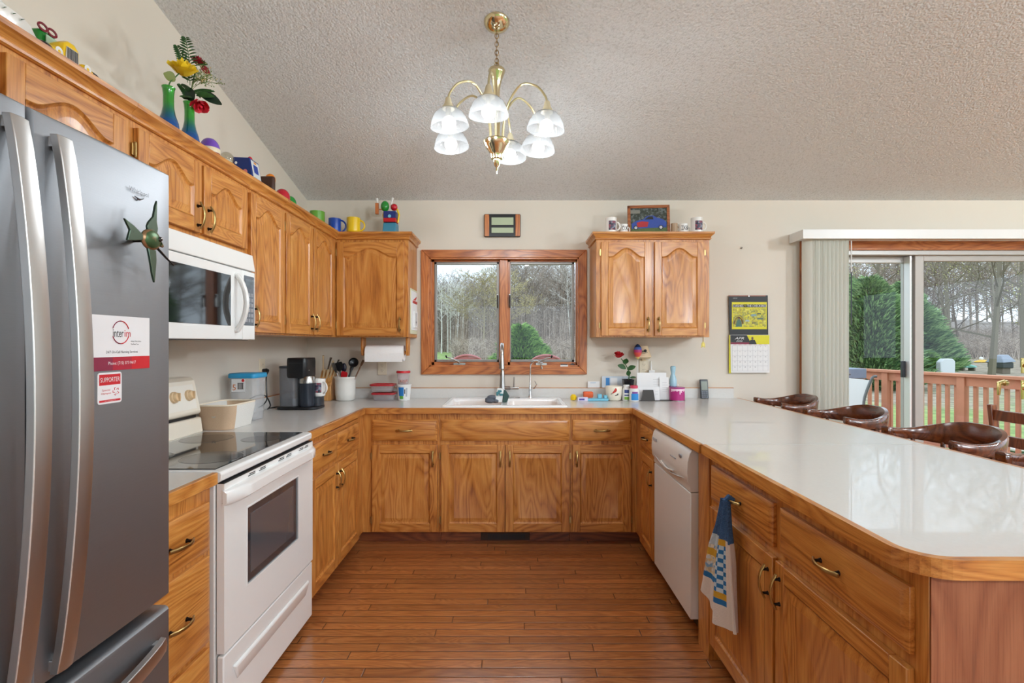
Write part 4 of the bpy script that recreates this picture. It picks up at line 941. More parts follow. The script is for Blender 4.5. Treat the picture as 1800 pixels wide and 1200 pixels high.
# utensil crock and utensils
ck = thing('utensil_crock', 'white crock full of cooking utensils beside the knife block', 'crock', (-1.262, 3.84, ZT))
g = G(); g.lathe([(.058, .001), (.068, .008), (.073, .05), (.075, .12), (.075, .162), (.079, .166), (.079, .178), (.073, .178), (.070, .12), (.066, .02), (.001, .012)], (-1.262, 3.84, ZT), mat('crock_glaze', (230, 228, 222), .3, 0, .3), 32); obj('crock_wall', g, ck, smooth=50)
UC = Vector((-1.262, 3.84, ZT + .02))
def stick(nm, lab, top, head, m, cat='utensil', hm=None):
    base = UC + Vector((random.uniform(-.03, .03), random.uniform(-.03, .03), 0)); top = Vector(top); g = G(); g.tube([base, top], [.004, .005], m, 8); t = thing(nm, lab, cat, tuple(base)); obj('handle', g, t); g = G(); head(g, top, (top - base).normalized(), hm or m); obj('head', g, t); return t
def h_bowl(g, p, d, m):
    g.M = Matrix.Translation(p + d * .03) @ Matrix.Rotation(-.5, 4, 'Y'); g.lathe([(.006, -.022), (.022, -.018), (.034, -.004), (.037, .012), (.035, .012), (.03, -.002), (.001, -.016)], (0, 0, 0), m, 20, axis=(.3, -1, .2), caps=(True, True))
def h_flat(w, ln):
    def f(g, p, d, m): g.M = Matrix.Translation(p); q = Vector((0, 0, 1)).rotation_difference(d).to_matrix().to_4x4(); g.M = g.M @ q; g.loft([[(x * w * s, y, z) for x, y in ((-1, -.003), (1, -.003), (1, .003), (-1, .003))] for s, z in ((.25, 0), (.9, ln * .35), (1, ln * .8), (.8, ln))], m)
    return f
def h_ell(rx, rz):
    def f(g, p, d, m): g.ell(p + d * rz * .8, (rx, .012, rz), m, 12, 8)
    return f
stick('ladle', 'black ladle rising highest above the white crock', (-1.215, 3.86, 1.165), h_bowl, BLACKP)
stick('wooden_spoon', 'brown wooden spoon leaning far right out of the crock', (-1.15, 3.84, 1.165), h_flat(.009, .055), mat('brown_wood', (110, 76, 52), .6))
stick('spatula', 'black slotted spatula in the crock left of centre', (-1.31, 3.86, 1.13), h_flat(.032, .07), BLACKP)
stick('silicone_spatula', 'red silicone spatula in the crock', (-1.262, 3.80, 1.07), h_flat(.024, .065), RED)
stick('serving_spoon', 'black serving spoon with blue-black bowl in the crock', (-1.285, 3.87, 1.13), h_ell(.02, .035), mat('navy_black', (28, 30, 48), .3))
stick('turner', 'grey turner with narrow blade in the crock, behind the ladle', (-1.24, 3.88, 1.12), h_flat(.014, .07), mat('grey_nylon', (84, 86, 88), .4))
stick('tongs', 'stainless tongs leaning left out of the crock', (-1.325, 3.83, 1.12), h_flat(.013, .08), NICKEL)
# paper towel
pt = thing('paper_towel_holder', 'oak paper towel holder fixed under the wall cabinet left of the window', 'holder', (-.94, 3.80, 1.385))
for x in (-1.115, -.785): g = G(); g.prism([(3.76, 1.3845), (3.84, 1.3845), (3.84, 1.30), (3.825, 1.25), (3.775, 1.25), (3.76, 1.30)], 0, x - .009, x + .009, OZ); obj('bracket', g, pt, .003)
obj('dowel', G().tube([(-1.11, 3.80, 1.272), (-.79, 3.80, 1.272)], .0137, OX, 16), pt)
pr = thing('paper_towel_roll', 'white paper towel roll hanging under the cabinet left of the window', 'paper towel', (-.95, 3.80, 1.272))
g = G(); g.lathe([(.018, 0), (.058, .001), (.060, .01), (.060, .272), (.058, .280), (.018, .281)], (-1.092, 3.80, 1.268), mat('paper_towel', (240, 240, 240), .9, bump=.2, bscale=90), 36, axis=(1, 0, 0)); g.prism([(3.739, 1.27), (3.742, 1.22), (3.746, 1.205), (3.748, 1.205), (3.744, 1.22), (3.741, 1.27)], 0, -1.09, -.815, mat('paper_towel', (240, 240, 240), .9)); obj('roll', g, pr, smooth=50)
obj('cardboard_core', G().lathe([(.0135, -.002), (.0185, -.002), (.0185, .285), (.0135, .285)], (-1.092, 3.80, 1.272), mat('cardboard', (166, 132, 98), .8), 20, axis=(1, 0, 0), caps=(False, False)), pr)
# red lidded boxes and tub
CLF = glass('container_clear', (252, 248, 249), .15, 1.5, .16)
for k, lab in enumerate(('clear food box with red lid, lower of the two stacked left of the dairy tub', 'clear food box with red lid, upper of the two stacked left of the dairy tub')):
    zb = ZT + .001 + k * .064; ccx = -.972 - .012 * k; t = thing('food_box', lab, 'food container', (ccx, 3.86, zb))
    def fb_(w, z): return [(p[0], p[1], z) for p in rrect(ccx - w, ccx + w, 3.86 - w * .8, 3.86 + w * .8, .025, 5)]
    g = G(); g.loft([fb_(.072, zb), fb_(.083, zb + .045), fb_(.081, zb + .045), fb_(.070, zb + .003)], CLF); obj('box', g, t, smooth=50)
    g = G(); g.loft([fb_(.088, zb + .045), fb_(.090, zb + .049), fb_(.088, zb + .057), fb_(.078, zb + .058), fb_(.074, zb + .053)], mat('red_lid', (176, 34, 44), .35)); obj('lid', g, t, smooth=50)
db = thing('dairy_tub', 'white tub printed blue and green on the worktop below the window casing', 'tub', (-.825, 3.85, ZT))
g = G(); c = (-.825, 3.85, ZT + .001); g.lathe([(.044, 0), (.054, .112), (.0535, .112), (.045, .004)], c, WPLAS, 30); obj('tub_wall', g, db, smooth=50)
g = G(); g.lathe([(.0575, .110), (.0575, .119), (.052, .120)], c, WPLAS, 30); obj('lid', g, db)
g = G()
for (a0, a1, za, zb_, m) in ((232, 280, .035, .10, mat('dairy_blue', (40, 120, 190), .4)), (240, 275, .012, .035, mat('dairy_green', (90, 160, 60), .4)), (285, 292, .05, .085, INK), (296, 310, .03, .095, mat('dairy_grey', (176, 180, 186), .5))):
    L = []
    for z in (za, zb_): rr_ = .044 + .010 * z / .112 + .0008; L.append([(c[0] + rr_ * math.cos(math.radians(a0 + (a1 - a0) * i / 8)), c[1] + rr_ * math.sin(math.radians(a0 + (a1 - a0) * i / 8)), c[2] + z) for i in range(9)])
    g.loft(L, m, False, False, closed=False)
obj('printed_label', g, db)
jc = thing('snack_jar', 'clear snack jar with red and white lid standing on the dairy tub', 'jar', (-.83, 3.85, ZT + .121))
c = (-.83, 3.85, ZT + .122); g = G(); g.lathe([(.038, 0), (.047, .085), (.046, .085), (.037, .003)], c, CLF, 28); obj('jar_wall', g, jc, smooth=50)
g = G(); g.lathe([(.052, .083), (.053, .090), (.050, .098), (.04, .1)], c, RED, 28); g.lathe([(.040, .1), (.034, .1015), (.001, .1015)], c, PAPER, 28); obj('lid', g, jc)
g = G(); random.seed(3)
for k in range(22): g.ell((c[0] + random.uniform(-.026, .026), c[1] + random.uniform(-.026, .026), c[2] + .008 + random.uniform(0, .02)), (.007, .007, .006), [mat('snack_orange', (206, 110, 60), .6), mat('snack_red', (180, 60, 40), .6)][k % 2], 6, 4)
tag(obj('snacks', g, jc), kind='stuff')
# note board on cabinet side
nb = thing('note_board', 'cream board with white paper notes on the cabinet side left of the window', 'note board', (-.755, 3.87, 1.41))
xn = -.7575; g = G(); g.box(xn, xn + .006, 3.735, 3.99, 1.41, 1.745, mat('pale_board', (214, 214, 184), .6)); obj('board', g, nb, .002)
g = G(); g.box(xn + .006, xn + .008, 3.755, 3.975, 1.44, 1.73, PAPER); g.box(xn + .008, xn + .009, 3.80, 3.97, 1.64, 1.66, RED); g.prism([(3.82, 1.665), (3.96, 1.70), (3.90, 1.665)], 0, xn + .008, xn + .010, RED); obj('note_sheet', g, nb)
g = G(); g.box(xn + .008, xn + .016, 3.83, 3.95, 1.46, 1.585, PAPER); g.box(xn + .016, xn + .0166, 3.885, 3.895, 1.475, 1.57, INK); g.ell((xn + .017, 3.89, 1.50), (.001, .014, .010), INK); obj('note_card', g, nb)

# ------------------------------------------------------------------ right part of the back worktop
Yb = 3.80
tr = thing('pill_tray', 'pale blue tray with small bottles beside the sink', 'tray', at(1045, 700, 3.84))
tx0, tx1 = at(1024, 700, 3.82).x, at(1068, 700, 3.82).x
g = G(); LB = mat('pale_blue', (120, 190, 214), .4); g.box(tx0, tx1, 3.78, 3.86, ZT + .001, ZT + .018, LB); g.box(tx1 - .075, tx1 - .045, 3.80, 3.84, ZT + .018, ZT + .05, LB).box(tx1 - .03, tx1 - .005, 3.80, 3.84, ZT + .018, ZT + .042, LB); obj('tray_body', g, tr, .004)
x = at(1008, 700, 3.82).x; g = G(); g.lathe([(.001, -.0), (.022, .004), (.024, .03), (.012, .045), (.001, .046)], (x, 3.82, ZT + .001), YELLOW, 18); single('squeeze_toy', g, 'small yellow squeeze bottle lying at the right end of the sink', 'bottle', (x, 3.82, ZT))
x0_ = at(1014, 700, 3.83).x; g = G(); g.box(x0_, x0_ + .075, 3.775, 3.815, ZT + .001, ZT + .028, mat('pale_lilac', (214, 208, 230), .5)); g.box(x0_ + .01, x0_ + .05, 3.7743, 3.775, ZT + .008, ZT + .02, mat('violet_ink', (80, 70, 150), .5)); single('medicine_box', g, 'small lilac and white box between yellow bottle and blue tray', 'box', (x0_, 3.8, ZT), bevel=.002)
x = at(1035, 690, 3.84).x; g = G(); g.loft([[(x + sx * .036 * k_, 3.88 + sy * .025 * k_, z) for sx, sy in ((-1, -1), (1, -1), (1, 1), (-1, 1))] for z, k_ in ((ZT + .001, .8), (ZT + .03, 1), (ZT + .055, 1), (ZT + .062, .85))], mat('orange_plastic', (222, 92, 40), .4)); single('orange_container', g, 'small orange container behind the pale blue tray', 'container', (x, 3.88, ZT), bevel=.004)
def on_sill(nm, lab, x0, x1, y0, y1, m=PAPER):
    a, b = at(x0, y1, 3.998), at(x1, y0, 3.998); g = G(); g.box(a.x, b.x, 3.996, 3.999, .9955, b.z, m); return g, a, b
g, a, b = on_sill('card', '', 1033, 1054, 670, 680); g.box(a.x + .02, b.x - .03, 3.9955, 3.996, b.z - .014, b.z - .010, mat('pale_print', (170, 190, 214), .6)); single('business_card', g, 'small white card leaning on the wall above the backsplash', 'card', (a.x, 3.998, .9955))
g, a, b = on_sill('box', '', 1058, 1111, 661, 680, mat('pale_blue_card', (206, 216, 226), .5)); g.box(a.x + .03, a.x + .06, 3.995, 3.996, 1.0, b.z - .012, mat('card_blue', (54, 130, 196), .5)); g.box(a.x + .07, a.x + .12, 3.995, 3.996, 1.005, b.z - .012, PAPER); single('pill_organizer_card', g, 'pale blue printed card standing on the backsplash behind the cardinal pot', 'card', (a.x, 3.998, .9955))
# cardinal pot
P_ = at(1079, 700, 3.83); cp_ = thing('flower_pot', 'empty cream pot painted with a red cardinal', 'pot', (P_.x, 3.83, ZT))
g = G(); g.lathe([(.042, .001), (.052, .01), (.058, .04), (.062, .105), (.060, .108), (.056, .105), (.052, .04), (.04, .012), (.001, .012)], (P_.x, 3.83, ZT), mat('cream_glaze', (236, 228, 210), .3, 0, .3), 32); obj('pot_wall', g, cp_, smooth=50)
g = G(); q = lambda dx, dz: (P_.x + dx, 3.83 - math.sqrt(.0605 ** 2 - dx * dx) - .0005, ZT + dz)
CR = mat('cardinal_red', (196, 60, 48), .6)
def blob(pts, m, d=.001): g.add([q(*p) for p in pts] + [(q(*p)[0], q(*p)[1] - d, q(*p)[2]) for p in pts], [tuple(range(len(pts), 2 * len(pts)))] + [(i, (i + 1) % len(pts), len(pts) + (i + 1) % len(pts), len(pts) + i) for i in range(len(pts))], m)
blob([(-.026, .055), (-.010, .062), (.004, .068), (.012, .082), (.008, .094), (.0, .098), (-.006, .088), (-.012, .078)], CR); blob([(-.034, .048), (-.022, .056), (-.026, .060)], INK); blob([(-.004, .045), (.020, .052), (.024, .047), (.0, .040)], INK); blob([(.012, .046), (.018, .060), (.022, .058), (.018, .044)], INK)
obj('cardinal_picture', g, cp_, smooth=0)
def bottle(nm, lab, px0, px1, pyt, m, cap, capm, prints, Yq=3.80, prof=None):
    a, b = at(px0, pyt, Yq), at(px1, pyt, Yq); r = (b.x - a.x) / 2; cx = (a.x + b.x) / 2; h = a.z - ZT; t = thing(nm, lab, 'bottle', (cx, Yq, ZT)); g = G()
    g.lathe(prof(r, h) if prof else [(r * .92, .001), (r, .006), (r, h * .72), (r * .75, h * .82), (r * .7, h * (1 - cap))], (cx, Yq, ZT), m, 24); obj('bottle_body', g, t, smooth=50)
    g = G(); g.lathe([(r * .76, h * (1 - cap)), (r * .78, h * .98), (r * .7, h)], (cx, Yq, ZT), capm, 24); obj('cap', g, t, smooth=50)
    g = G()
    for (z0_, z1_, pm, a0, a1) in prints:
        L = [[(cx + (r + .0006) * math.cos(math.radians(a0 + (a1 - a0) * i / 8)), Yq + (r + .0006) * math.sin(math.radians(a0 + (a1 - a0) * i / 8)), ZT + h * z) for i in range(9)] for z in (z0_, z1_)]; g.loft(L, pm, False, False, closed=False)
    obj('label_print', g, t); return t
bottle('medicine_bottle', 'white medicine bottle with navy and green label right of the cardinal pot', 1094, 1108, 676, WPLAS, .14, WPLAS, [(.5, .7, mat('navy_print', (50, 70, 130), .5), 230, 310), (.32, .40, mat('navy_print', (50, 70, 130), .5), 230, 310), (.08, .26, mat('lime_print', (120, 170, 60), .5), 230, 310)], 3.82)
bottle('antacid_bottle', 'white bottle with blue label and pink-red cap', 1106, 1123, 677, WPLAS, .2, mat('rose_cap', (206, 70, 96), .4), [(.1, .5, mat('sky_print', (50, 140, 210), .5), 225, 315), (.5, .62, mat('plum_print', (130, 80, 150), .5), 235, 305)], 3.77)
# artificial rose in small black pot
A_ = at(1104, 672, 3.90); rp = thing('potted_rose', 'artificial red rose in a small black pot behind the bottles', 'flower', (A_.x, 3.90, ZT))
g = G(); zt_ = at(1104, 668, 3.90).z
g.loft([[(A_.x + sx * w, 3.90 + sy * w, z) for sx, sy in ((-1, -1), (1, -1), (1, 1), (-1, 1))] for z, w in ((ZT + .001, .024), (zt_, .038), (zt_ + .008, .041), (zt_ + .008, .036), (zt_ - .01, .034))], BLACKP); obj('pot', g, rp, .002)
st = [at(1105, 668, 3.90), at(1106, 655, 3.89), at(1101, 643, 3.88), at(1092, 630, 3.88)]
g = G(); g.tube(catmull(st, 4), .004, mat('stem_green', (60, 100, 50), .5), 6); obj('stem', g, rp)
def leaf(g, p, d, ln, w, m, droop=.2, up=Vector((0, -1, .3))):
    d = Vector(d).normalized(); s = d.cross(up).normalized(); n = s.cross(d).normalized(); L = []
    rows = 7; vs = []; fs = []
    for i in range(rows):
        t = i / (rows - 1); c = Vector(p) + d * ln * t - Vector((0, 0, 1)) * droop * ln * t * t; ww = w * math.sin(PI * min(.97, t * .93 + .04)) ** .8
        vs += [c - s * ww + n * ww * .25, c, c + s * ww + n * ww * .25]
    for i in range(rows - 1):
        for k in range(2): a = i * 3 + k; fs.append((a, a + 1, a + 4, a + 3))
    g.add(vs, fs, m)
for p, d, ln, w in (((1097, 640), (.5, -.2, .9), .0, 0), ((1100, 648), (-.8, -.3, .55), .085, .020), ((1103, 650), (.75, -.3, .6), .075, .019), ((1098, 640), (.1, -.6, .9), .07, .022), ((1106, 660), (-.3, -.4, .7), .06, .02), ((1107, 664), (.9, -.2, .3), .05, .008)):
    if ln: g = G(); leaf(g, at(p[0], p[1], 3.885), d, ln, w, LEAF); obj('leaf', g, rp, smooth=60)
def rose(g, c, r, m, n=14, axis=(0, -.3, 1)):
    q = Vector((0, 0, 1)).rotation_difference(Vector(axis).normalized()); c = Vector(c)
    for k in range(n):
        t = k / n; a = k * 2.4; rr = r * (.25 + .75 * t); hh = r * (1.1 - .5 * t); vs = []; fs = []
        for i in range(5):
            for j in range(5):
                u = (i / 4 - .5) * 1.5; v = j / 4; rad = rr * (.35 + .65 * v ** .6) * (1 + (.30 * v * v if t > .4 else 0)) * (1 + .06 * math.sin(k * 2.7)); z = -r * .5 + hh * 1.25 * v * (1 - .30 * abs(u) ** 2) + r * .10 * v * math.sin(u * 5 + k * 1.9)
                vs.append(c + q @ Vector((rad * math.cos(a + u), rad * math.sin(a + u), z)))
        for i in range(4):
            for j in range(4): b_ = i * 5 + j; fs.append((b_, b_ + 1, b_ + 6, b_ + 5))
        g.add(vs, fs, m)
g = G(); rose(g, at(1087, 624, 3.88), .036, mat('rose_red', (196, 30, 38), .6)); obj('rose_bloom', g, rp, smooth=60)
# lollipop-shaped balloon on a stick
lp = thing('party_pick', 'rainbow striped balloon on a stick behind the paper stand', 'decoration', (at(1118, 655, 3.93).x, 3.93, ZT))
cc = at(1121, 618, 3.93); rx = .030; g = G(); cols = [(30, 60, 100), (80, 110, 190), (196, 60, 130), (230, 90, 80), (236, 196, 120), (70, 150, 80)]
prof = [(.001, .062), (.014, .052), (.026, .035), (.031, .015), (.031, -.005), (.026, -.022), (.016, -.038), (.006, -.055), (.002, -.06)]
for i in range(len(prof) - 1):
    m = cols[min(i * 6 // 8, 5)]; g.lathe([prof[i], prof[i + 1]], cc, mat('pick_%d_%d_%d' % m, m, .35), 20, caps=(i == 0, i == 7))
obj('balloon', g, lp, smooth=60)
g = G(); g.tube([cc + Vector((0, 0, -.058)), Vector((at(1117, 655, 3.93).x, 3.93, ZT + .002))], .0022, WPLAS, 6); obj('stick', g, lp)
# night light and charger plugged in the outlet
nl = thing('night_light', 'plug-in night light with cream fan shade on the back wall', 'night light', (1.02, YW - .02, 1.20))
CS = mat('cream_shade', (232, 210, 176), .6)
L = []
for z, w, dpt in ((1.222, .050, .04), (1.236, .066, .055), (1.315, .038, .035), (1.322, .036, .033)):
    L.append([(1.005 + w * math.cos(a), YW - .03 - dpt * math.sin(a), z) for a in [PI * i / 12 for i in range(13)]])
g = G(); g.loft(L, CS, True, True, closed=True); obj('lamp_shade', g, nl, smooth=50)
g = G(); g.box(1.0, 1.03, YW - .030, YW - .009, 1.205, 1.235, CS); obj('plug_body', g, nl, .003)
g = G(); g.ell((1.012, YW - .077, 1.283), (.012, .002, .012), INK, 12, 6); g.ell((.995, YW - .076, 1.279), (.007, .002, .007), mat('moss', (96, 110, 80), .6), 10, 6); g.tube([(.975, YW - .076, 1.268), (1.005, YW - .083, 1.266), (1.03, YW - .077, 1.27)], .0012, INK, 4); obj('shade_picture', g, nl)
g = G(); x = at(1145, 650, 3.99).x; g.box(x - .022, x + .022, YW - .04, YW - .001, at(0, 656, 3.99).z, at(0, 650, 3.99).z, WPLAS); g.tube([(x - .002, YW - .02, at(0, 650, 3.99).z), (x - .002, YW - .02, at(0, 634, 3.99).z)], [.008, .004], WPLAS, 8); single('toothbrush_charger', g, 'white charger with upright stem against the wall right of the night light', 'charger', (x, YW - .02, 1.1), bevel=.002)
# mail stand
ms = thing('letter_stand', 'black metal letter stand on the worktop holding white papers', 'stand', (at(1147, 700, 3.80).x, 3.82, ZT))
a, b = at(1127, 703, 3.78), at(1151, 703, 3.78); g = G(); zt_ = at(0, 685, 3.78).z
DK = mat('dark_metal', (62, 58, 54), .5)
g.prism([(a.x, ZT + .004), (b.x, ZT + .004), (b.x - .012, zt_), (a.x + .012, zt_)], 1, 3.775, 3.779, DK); g.box(a.x - .02, b.x + .12, 3.775, 3.86, ZT + .001, ZT + .004, DK); g.box(a.x - .0, b.x + .0, 3.855, 3.858, ZT + .004, zt_, DK); obj('frame', g, ms)
for i, (x0, x1, y0, y1, Yp, lab) in enumerate(((1120, 1172, 655, 702, 3.85, 'large white sheet standing tallest in the letter stand'), (1121, 1160, 680, 702, 3.80, 'small white envelope in front of the large sheet in the letter stand'), (1160, 1176, 663, 702, 3.835, 'white folded paper leaning at the right side of the letter stand'))):
    p0, p1 = at(x0, y1, Yp), at(x1, y0, Yp); g = G(); z0_ = ZT + .005; g.prism([(Yp, z0_), (Yp + .004, z0_), (Yp + .016, p1.z), (Yp + .012, p1.z)], 0, p0.x, p1.x, PAPER)
    t = thing('letter', lab, 'paper', (p0.x, Yp, z0_)); obj('sheet', g, t); g = G()
    for r in range(5):
        zz = z0_ + (p1.z - z0_) * (.35 + .1 * r); yy = Yp + .012 * (zz - z0_) / (p1.z - z0_) - .0006; g.box(p0.x + (p1.x - p0.x) * (.55 if i == 0 else .3), p0.x + (p1.x - p0.x) * (.92 if r % 2 else .8), yy, yy + .0004, zz, zz + .0015, mat('light_print', (176, 178, 184), .6))
    obj('print_lines', g, t)
# blue vase-shaped brush holder & pink can
B_ = at(1183, 700, 3.87); bv = thing('soap_dispenser', 'pale blue curved bottle standing behind the pink can', 'bottle', (B_.x, 3.87, ZT))
g = G(); zt_ = at(0, 643, 3.87).z; hh = zt_ - ZT
g.lathe([(.026, .10), (.028, .12), (.027, .15), (.019, .18), (.014, .20), (.018, .22), (.021, hh - .01), (.015, hh)], (B_.x, 3.87, ZT), mat('pale_blue_glaze', (160, 198, 214), .25, 0, .3), 24); obj('upper_body', g, bv, smooth=60)
g = G(); g.lathe([(.024, .001), (.026, .02), (.027, .095), (.024, .10)], (B_.x, 3.87, ZT), mat('clear_grey', (196, 206, 216), .15), 24); obj('lower_body', g, bv, smooth=60)
g = G(); g.lathe([(.028, .094), (.030, .098), (.028, .104)], (B_.x, 3.87, ZT), mat('navy_ring', (40, 50, 110), .4), 24); obj('ring', g, bv)
for s_ in (-1, 1): obj('ear', G().ell((B_.x + s_ * .034, 3.86, ZT + .112), (.006, .004, .006), WPLAS, 10, 6), bv)
K_ = at(1190, 702, 3.82); pk = thing('tin_can', 'magenta tin with white drips at the right of the letter stand', 'tin', (K_.x, 3.82, ZT)); r = .056; h = at(0, 680, 3.82).z - ZT
g = G(); g.lathe([(r, .001), (r, h)], (K_.x, 3.82, ZT), mat('magenta_tin', (176, 44, 120), .3), 32); obj('tin_wall', g, pk, smooth=50)
g = G(); g.lathe([(r + .0015, .0015), (r + .0015, .006)], (K_.x, 3.82, ZT), NICKEL, 32); g.lathe([(r + .0015, h - .004), (r + .0015, h), (r - .003, h - .002)], (K_.x, 3.82, ZT), mat('tin_rim', (150, 60, 130), .3, .5), 32); obj('rim', g, pk)
g = G(); random.seed(5)
for i in range(12):
    a0 = 205 + i * 11; z1_ = h * .9; z0_ = h * random.uniform(.5, .78); L = [[(K_.x + (r + .0008) * math.cos(math.radians(a)), 3.82 + (r + .0008) * math.sin(math.radians(a)), ZT + z) for a in (a0, a0 + 4, a0 + 8)] for z in (z0_, z1_)]; g.loft(L, mat('pale_pink', (240, 206, 222), .4), False, False, closed=False)
L = [[(K_.x + (r + .0009) * math.cos(math.radians(a)), 3.82 + (r + .0009) * math.sin(math.radians(a)), ZT + z) for a in range(205, 341, 9)] for z in (h * .76, h * .9)]; g.loft(L, mat('pale_pink', (240, 206, 222), .4), False, False, closed=False)
obj('drip_print', g, pk)
# handset
a, b = at(1232, 698, 3.95), at(1246, 667, 3.95); x0, x1 = a.x, b.x; z0_ = ZT + .001; z1_ = b.z; hs = thing('cordless_phone', 'grey handheld device with screen leaning on the backsplash at right', 'phone', ((x0 + x1) / 2, 3.96, ZT))
g = G(); g.prism([(3.945, z0_), (3.965, z0_), (3.985, z1_), (3.97, z1_)], 0, x0, x1, DGREY); obj('case', g, hs, .004)
def hsf(z, o=.0012): return 3.945 + .025 * (z - z0_) / (z1_ - z0_) - o
g = G(); za, zb_ = z0_ + (z1_ - z0_) * .45, z0_ + (z1_ - z0_) * .9; g.add([(x0 + .008, hsf(za), za), (x1 - .008, hsf(za), za), (x1 - .008, hsf(zb_), zb_), (x0 + .008, hsf(zb_), zb_)], [(0, 1, 2, 3)], mat('lcd_grey', (120, 128, 116), .3)); obj('screen', g, hs)
g = G()
for r_ in range(4):
    for c_ in range(3): zz = z0_ + .012 + r_ * .013; g.cbox((x0 + .014 + c_ * .016, hsf(zz, .001), zz), (.011, .003, .008), mat('button_grey', (110, 116, 126), .4))
obj('keys', g, hs)
# yellow fork-shaped hook under right cabinet
g = G(); X_ = at(1236, 600, 3.70).x; z_ = 1.384; YH = mat('pale_yellow', (232, 216, 120), .4)
g.tube([(X_, 3.70, z_), (X_, 3.70, z_ - .03)], .003, ABRASS, 6); g.tube([(X_ - .012, 3.70, z_ - .075), (X_ - .010, 3.70, z_ - .045), (X_, 3.70, z_ - .030), (X_ + .010, 3.70, z_ - .045), (X_ + .012, 3.70, z_ - .075)], .003, YH, 6); g.tube([(X_, 3.70, z_ - .03), (X_, 3.70, z_ - .07)], .0035, YH, 6); g.ell((X_, 3.70, z_ - .055), (.010, .004, .016), YH, 10, 6)
single('hanging_hook', g, 'small yellow hook hanging under the right wall cabinet', 'hook', (X_, 3.70, 1.38))
g = G(); p = at(1303, 436, YW); g.cyl((p.x, YW, p.z), .006, .012, mat('nail_dark', (120, 108, 96), .5), 8, axis=(0, -1, 0)); single('wall_nail', g, 'small nail in the wall above the calendar', 'nail', (p.x, YW, p.z))
# floor register in the kick
vr = thing('floor_register', 'dark brown slotted heat register in the kickboard under the sink', 'vent', (-.06, 3.474, .03)); g = G(); VB = mat('vent_brown', (60, 40, 30), .5, .2)
g.box(-.222, .108, 3.468, 3.4745, .008, .062, VB); obj('vent_frame', g, vr, .002); g = G()
for k in range(24): g.box(-.17 + k * .0105, -.164 + k * .0105, 3.466, 3.468, .016, .05, INK)
obj('louvers', g, vr)
# ------------------------------------------------------------------ things on top of the wall cabinets
ZC = 2.139
def zon(x, y): return ZU1 + .001
ZK = 2.1395
# white ceramic planter at far left
sp = thing('ceramic_planter', 'white ceramic planter with curved wing rim above the refrigerator', 'planter', (-1.43, 1.40, ZK))
SW = mat('white_ceramic', (226, 226, 222), .2, 0, .4)
g = G(); c = Vector((-1.375, 1.335, ZK)); L = []
for (s, z, k) in ((.45, .001, 0), (.7, .02, 0), (.9, .055, 0), (1.0, .095, 1), (.97, .095, 1), (.86, .05, 0), (.6, .015, 0)):
    L.append([c + Vector((.060 * s * math.cos(a), .125 * s * math.sin(a), z + k * .03 * math.cos(a * 1 + PI) ** 2 * (1 if math.sin(a) < .6 else .3))) for a in [2 * PI * i / 32 for i in range(32)]])
g.loft(L, SW); obj('planter_bowl', g, sp, smooth=60)
g = G(); P = catmull([c + Vector(v) for v in ((-.02, -.10, .09), (-.01, -.11, .15), (.0, -.07, .20), (.01, -.0, .19), (.01, .02, .165))], 5); g.tube(P, [.020 - .0005 * i for i in range(len(P))], SW, 12); g.ell(c + Vector((.012, .02, .160)), (.014, .018, .014), SW); obj('planter_neck', g, sp, smooth=60)
g = G()
for k in range(9): leaf(g, c + Vector((.0, .02 + .008 * k - .05, .06)), (math.cos(k * 2.1) * .7, .2 + math.sin(k * 2.1) * .5, .8), .10, .012, LEAF)
obj('leaves', g, sp); sp.scale = (1, 1, .62)
# yellow toy car
tc_ = thing('toy_car', 'yellow toy roadster with tall chrome grille on the cabinet above the refrigerator', 'toy car', (-1.44, 1.585, ZK))
YL = mat('toy_yellow', (232, 190, 20), .3, 0, .3); gx, gy = -1.385, 1.578
g = G(); g.loft([[(gx - dx, gy + y, ZK + z) for y, z in ((-.030 * s, .01), (.030 * s, .01), (.034 * s, .06), (.030 * s, .098 * (.6 + .4 * s)), (.012 * s, .112 * (.6 + .4 * s)), (-.012 * s, .112 * (.6 + .4 * s)), (-.030 * s, .098 * (.6 + .4 * s)), (-.034 * s, .06))] for dx, s in ((0, 1), (.02, 1.05), (.08, .95), (.12, .8))], YL); g.ell((gx - .05, gy, ZK + .035), (.05, .085, .022), YL); obj('car_body', g, tc_, .004, smooth=50)
g = G(); g.prism([(gy - .023, ZK + .014), (gy + .023, ZK + .014), (gy + .026, ZK + .06), (gy + .022, ZK + .092), (gy - .022, ZK + .092), (gy - .026, ZK + .06)], 0, gx + .001, gx + .004, mat('grille_chrome', (204, 202, 198), .3, .1))
for k in range(9): g.box(gx + .004, gx + .0055, gy - .021 + k * .005, gy - .019 + k * .005, ZK + .016, ZK + .09, INK)
obj('grille', g, tc_)
for s in (-1, 1):
    g = G(); g.ell((gx - .01, gy + s * .058, ZK + .055), (.022, .018, .017), YL); g.lathe([(.001, 0), (.014, .001), (.015, 0)], (gx + .010, gy + s * .058, ZK + .055), WPLAS, 14, axis=(1, 0, 0)); obj('headlamp', g, tc_, smooth=60)
    g = G(); g.ell((gx - .03, gy + s * .075, ZK + .045), (.045, .020, .026), YL); obj('fender', g, tc_, smooth=60)
    g = G(); g.lathe([(.010, 0), (.030, .001), (.034, .006), (.034, .024), (.030, .029), (.010, .03)], (gx - .02, gy + s * .095 - .012, ZK + .035), BLACKP, 24, axis=(0, 1, 0)); obj('wheel', g, tc_)
g = G(); g.box(gx - .13, gx - .07, gy - .055, gy + .01, ZK + .06, ZK + .135, GREEN); obj('seat', g, tc_, .01)
g = G()
for y in (-.045, -.01): g.tube([(gx - .068, gy + y + .017 * math.cos(a), ZK + .14 + .010 * math.sin(a)) for a in [2 * PI * i / 14 for i in range(15)]], .004, mat('dark_red', (120, 20, 40), .3), 6)
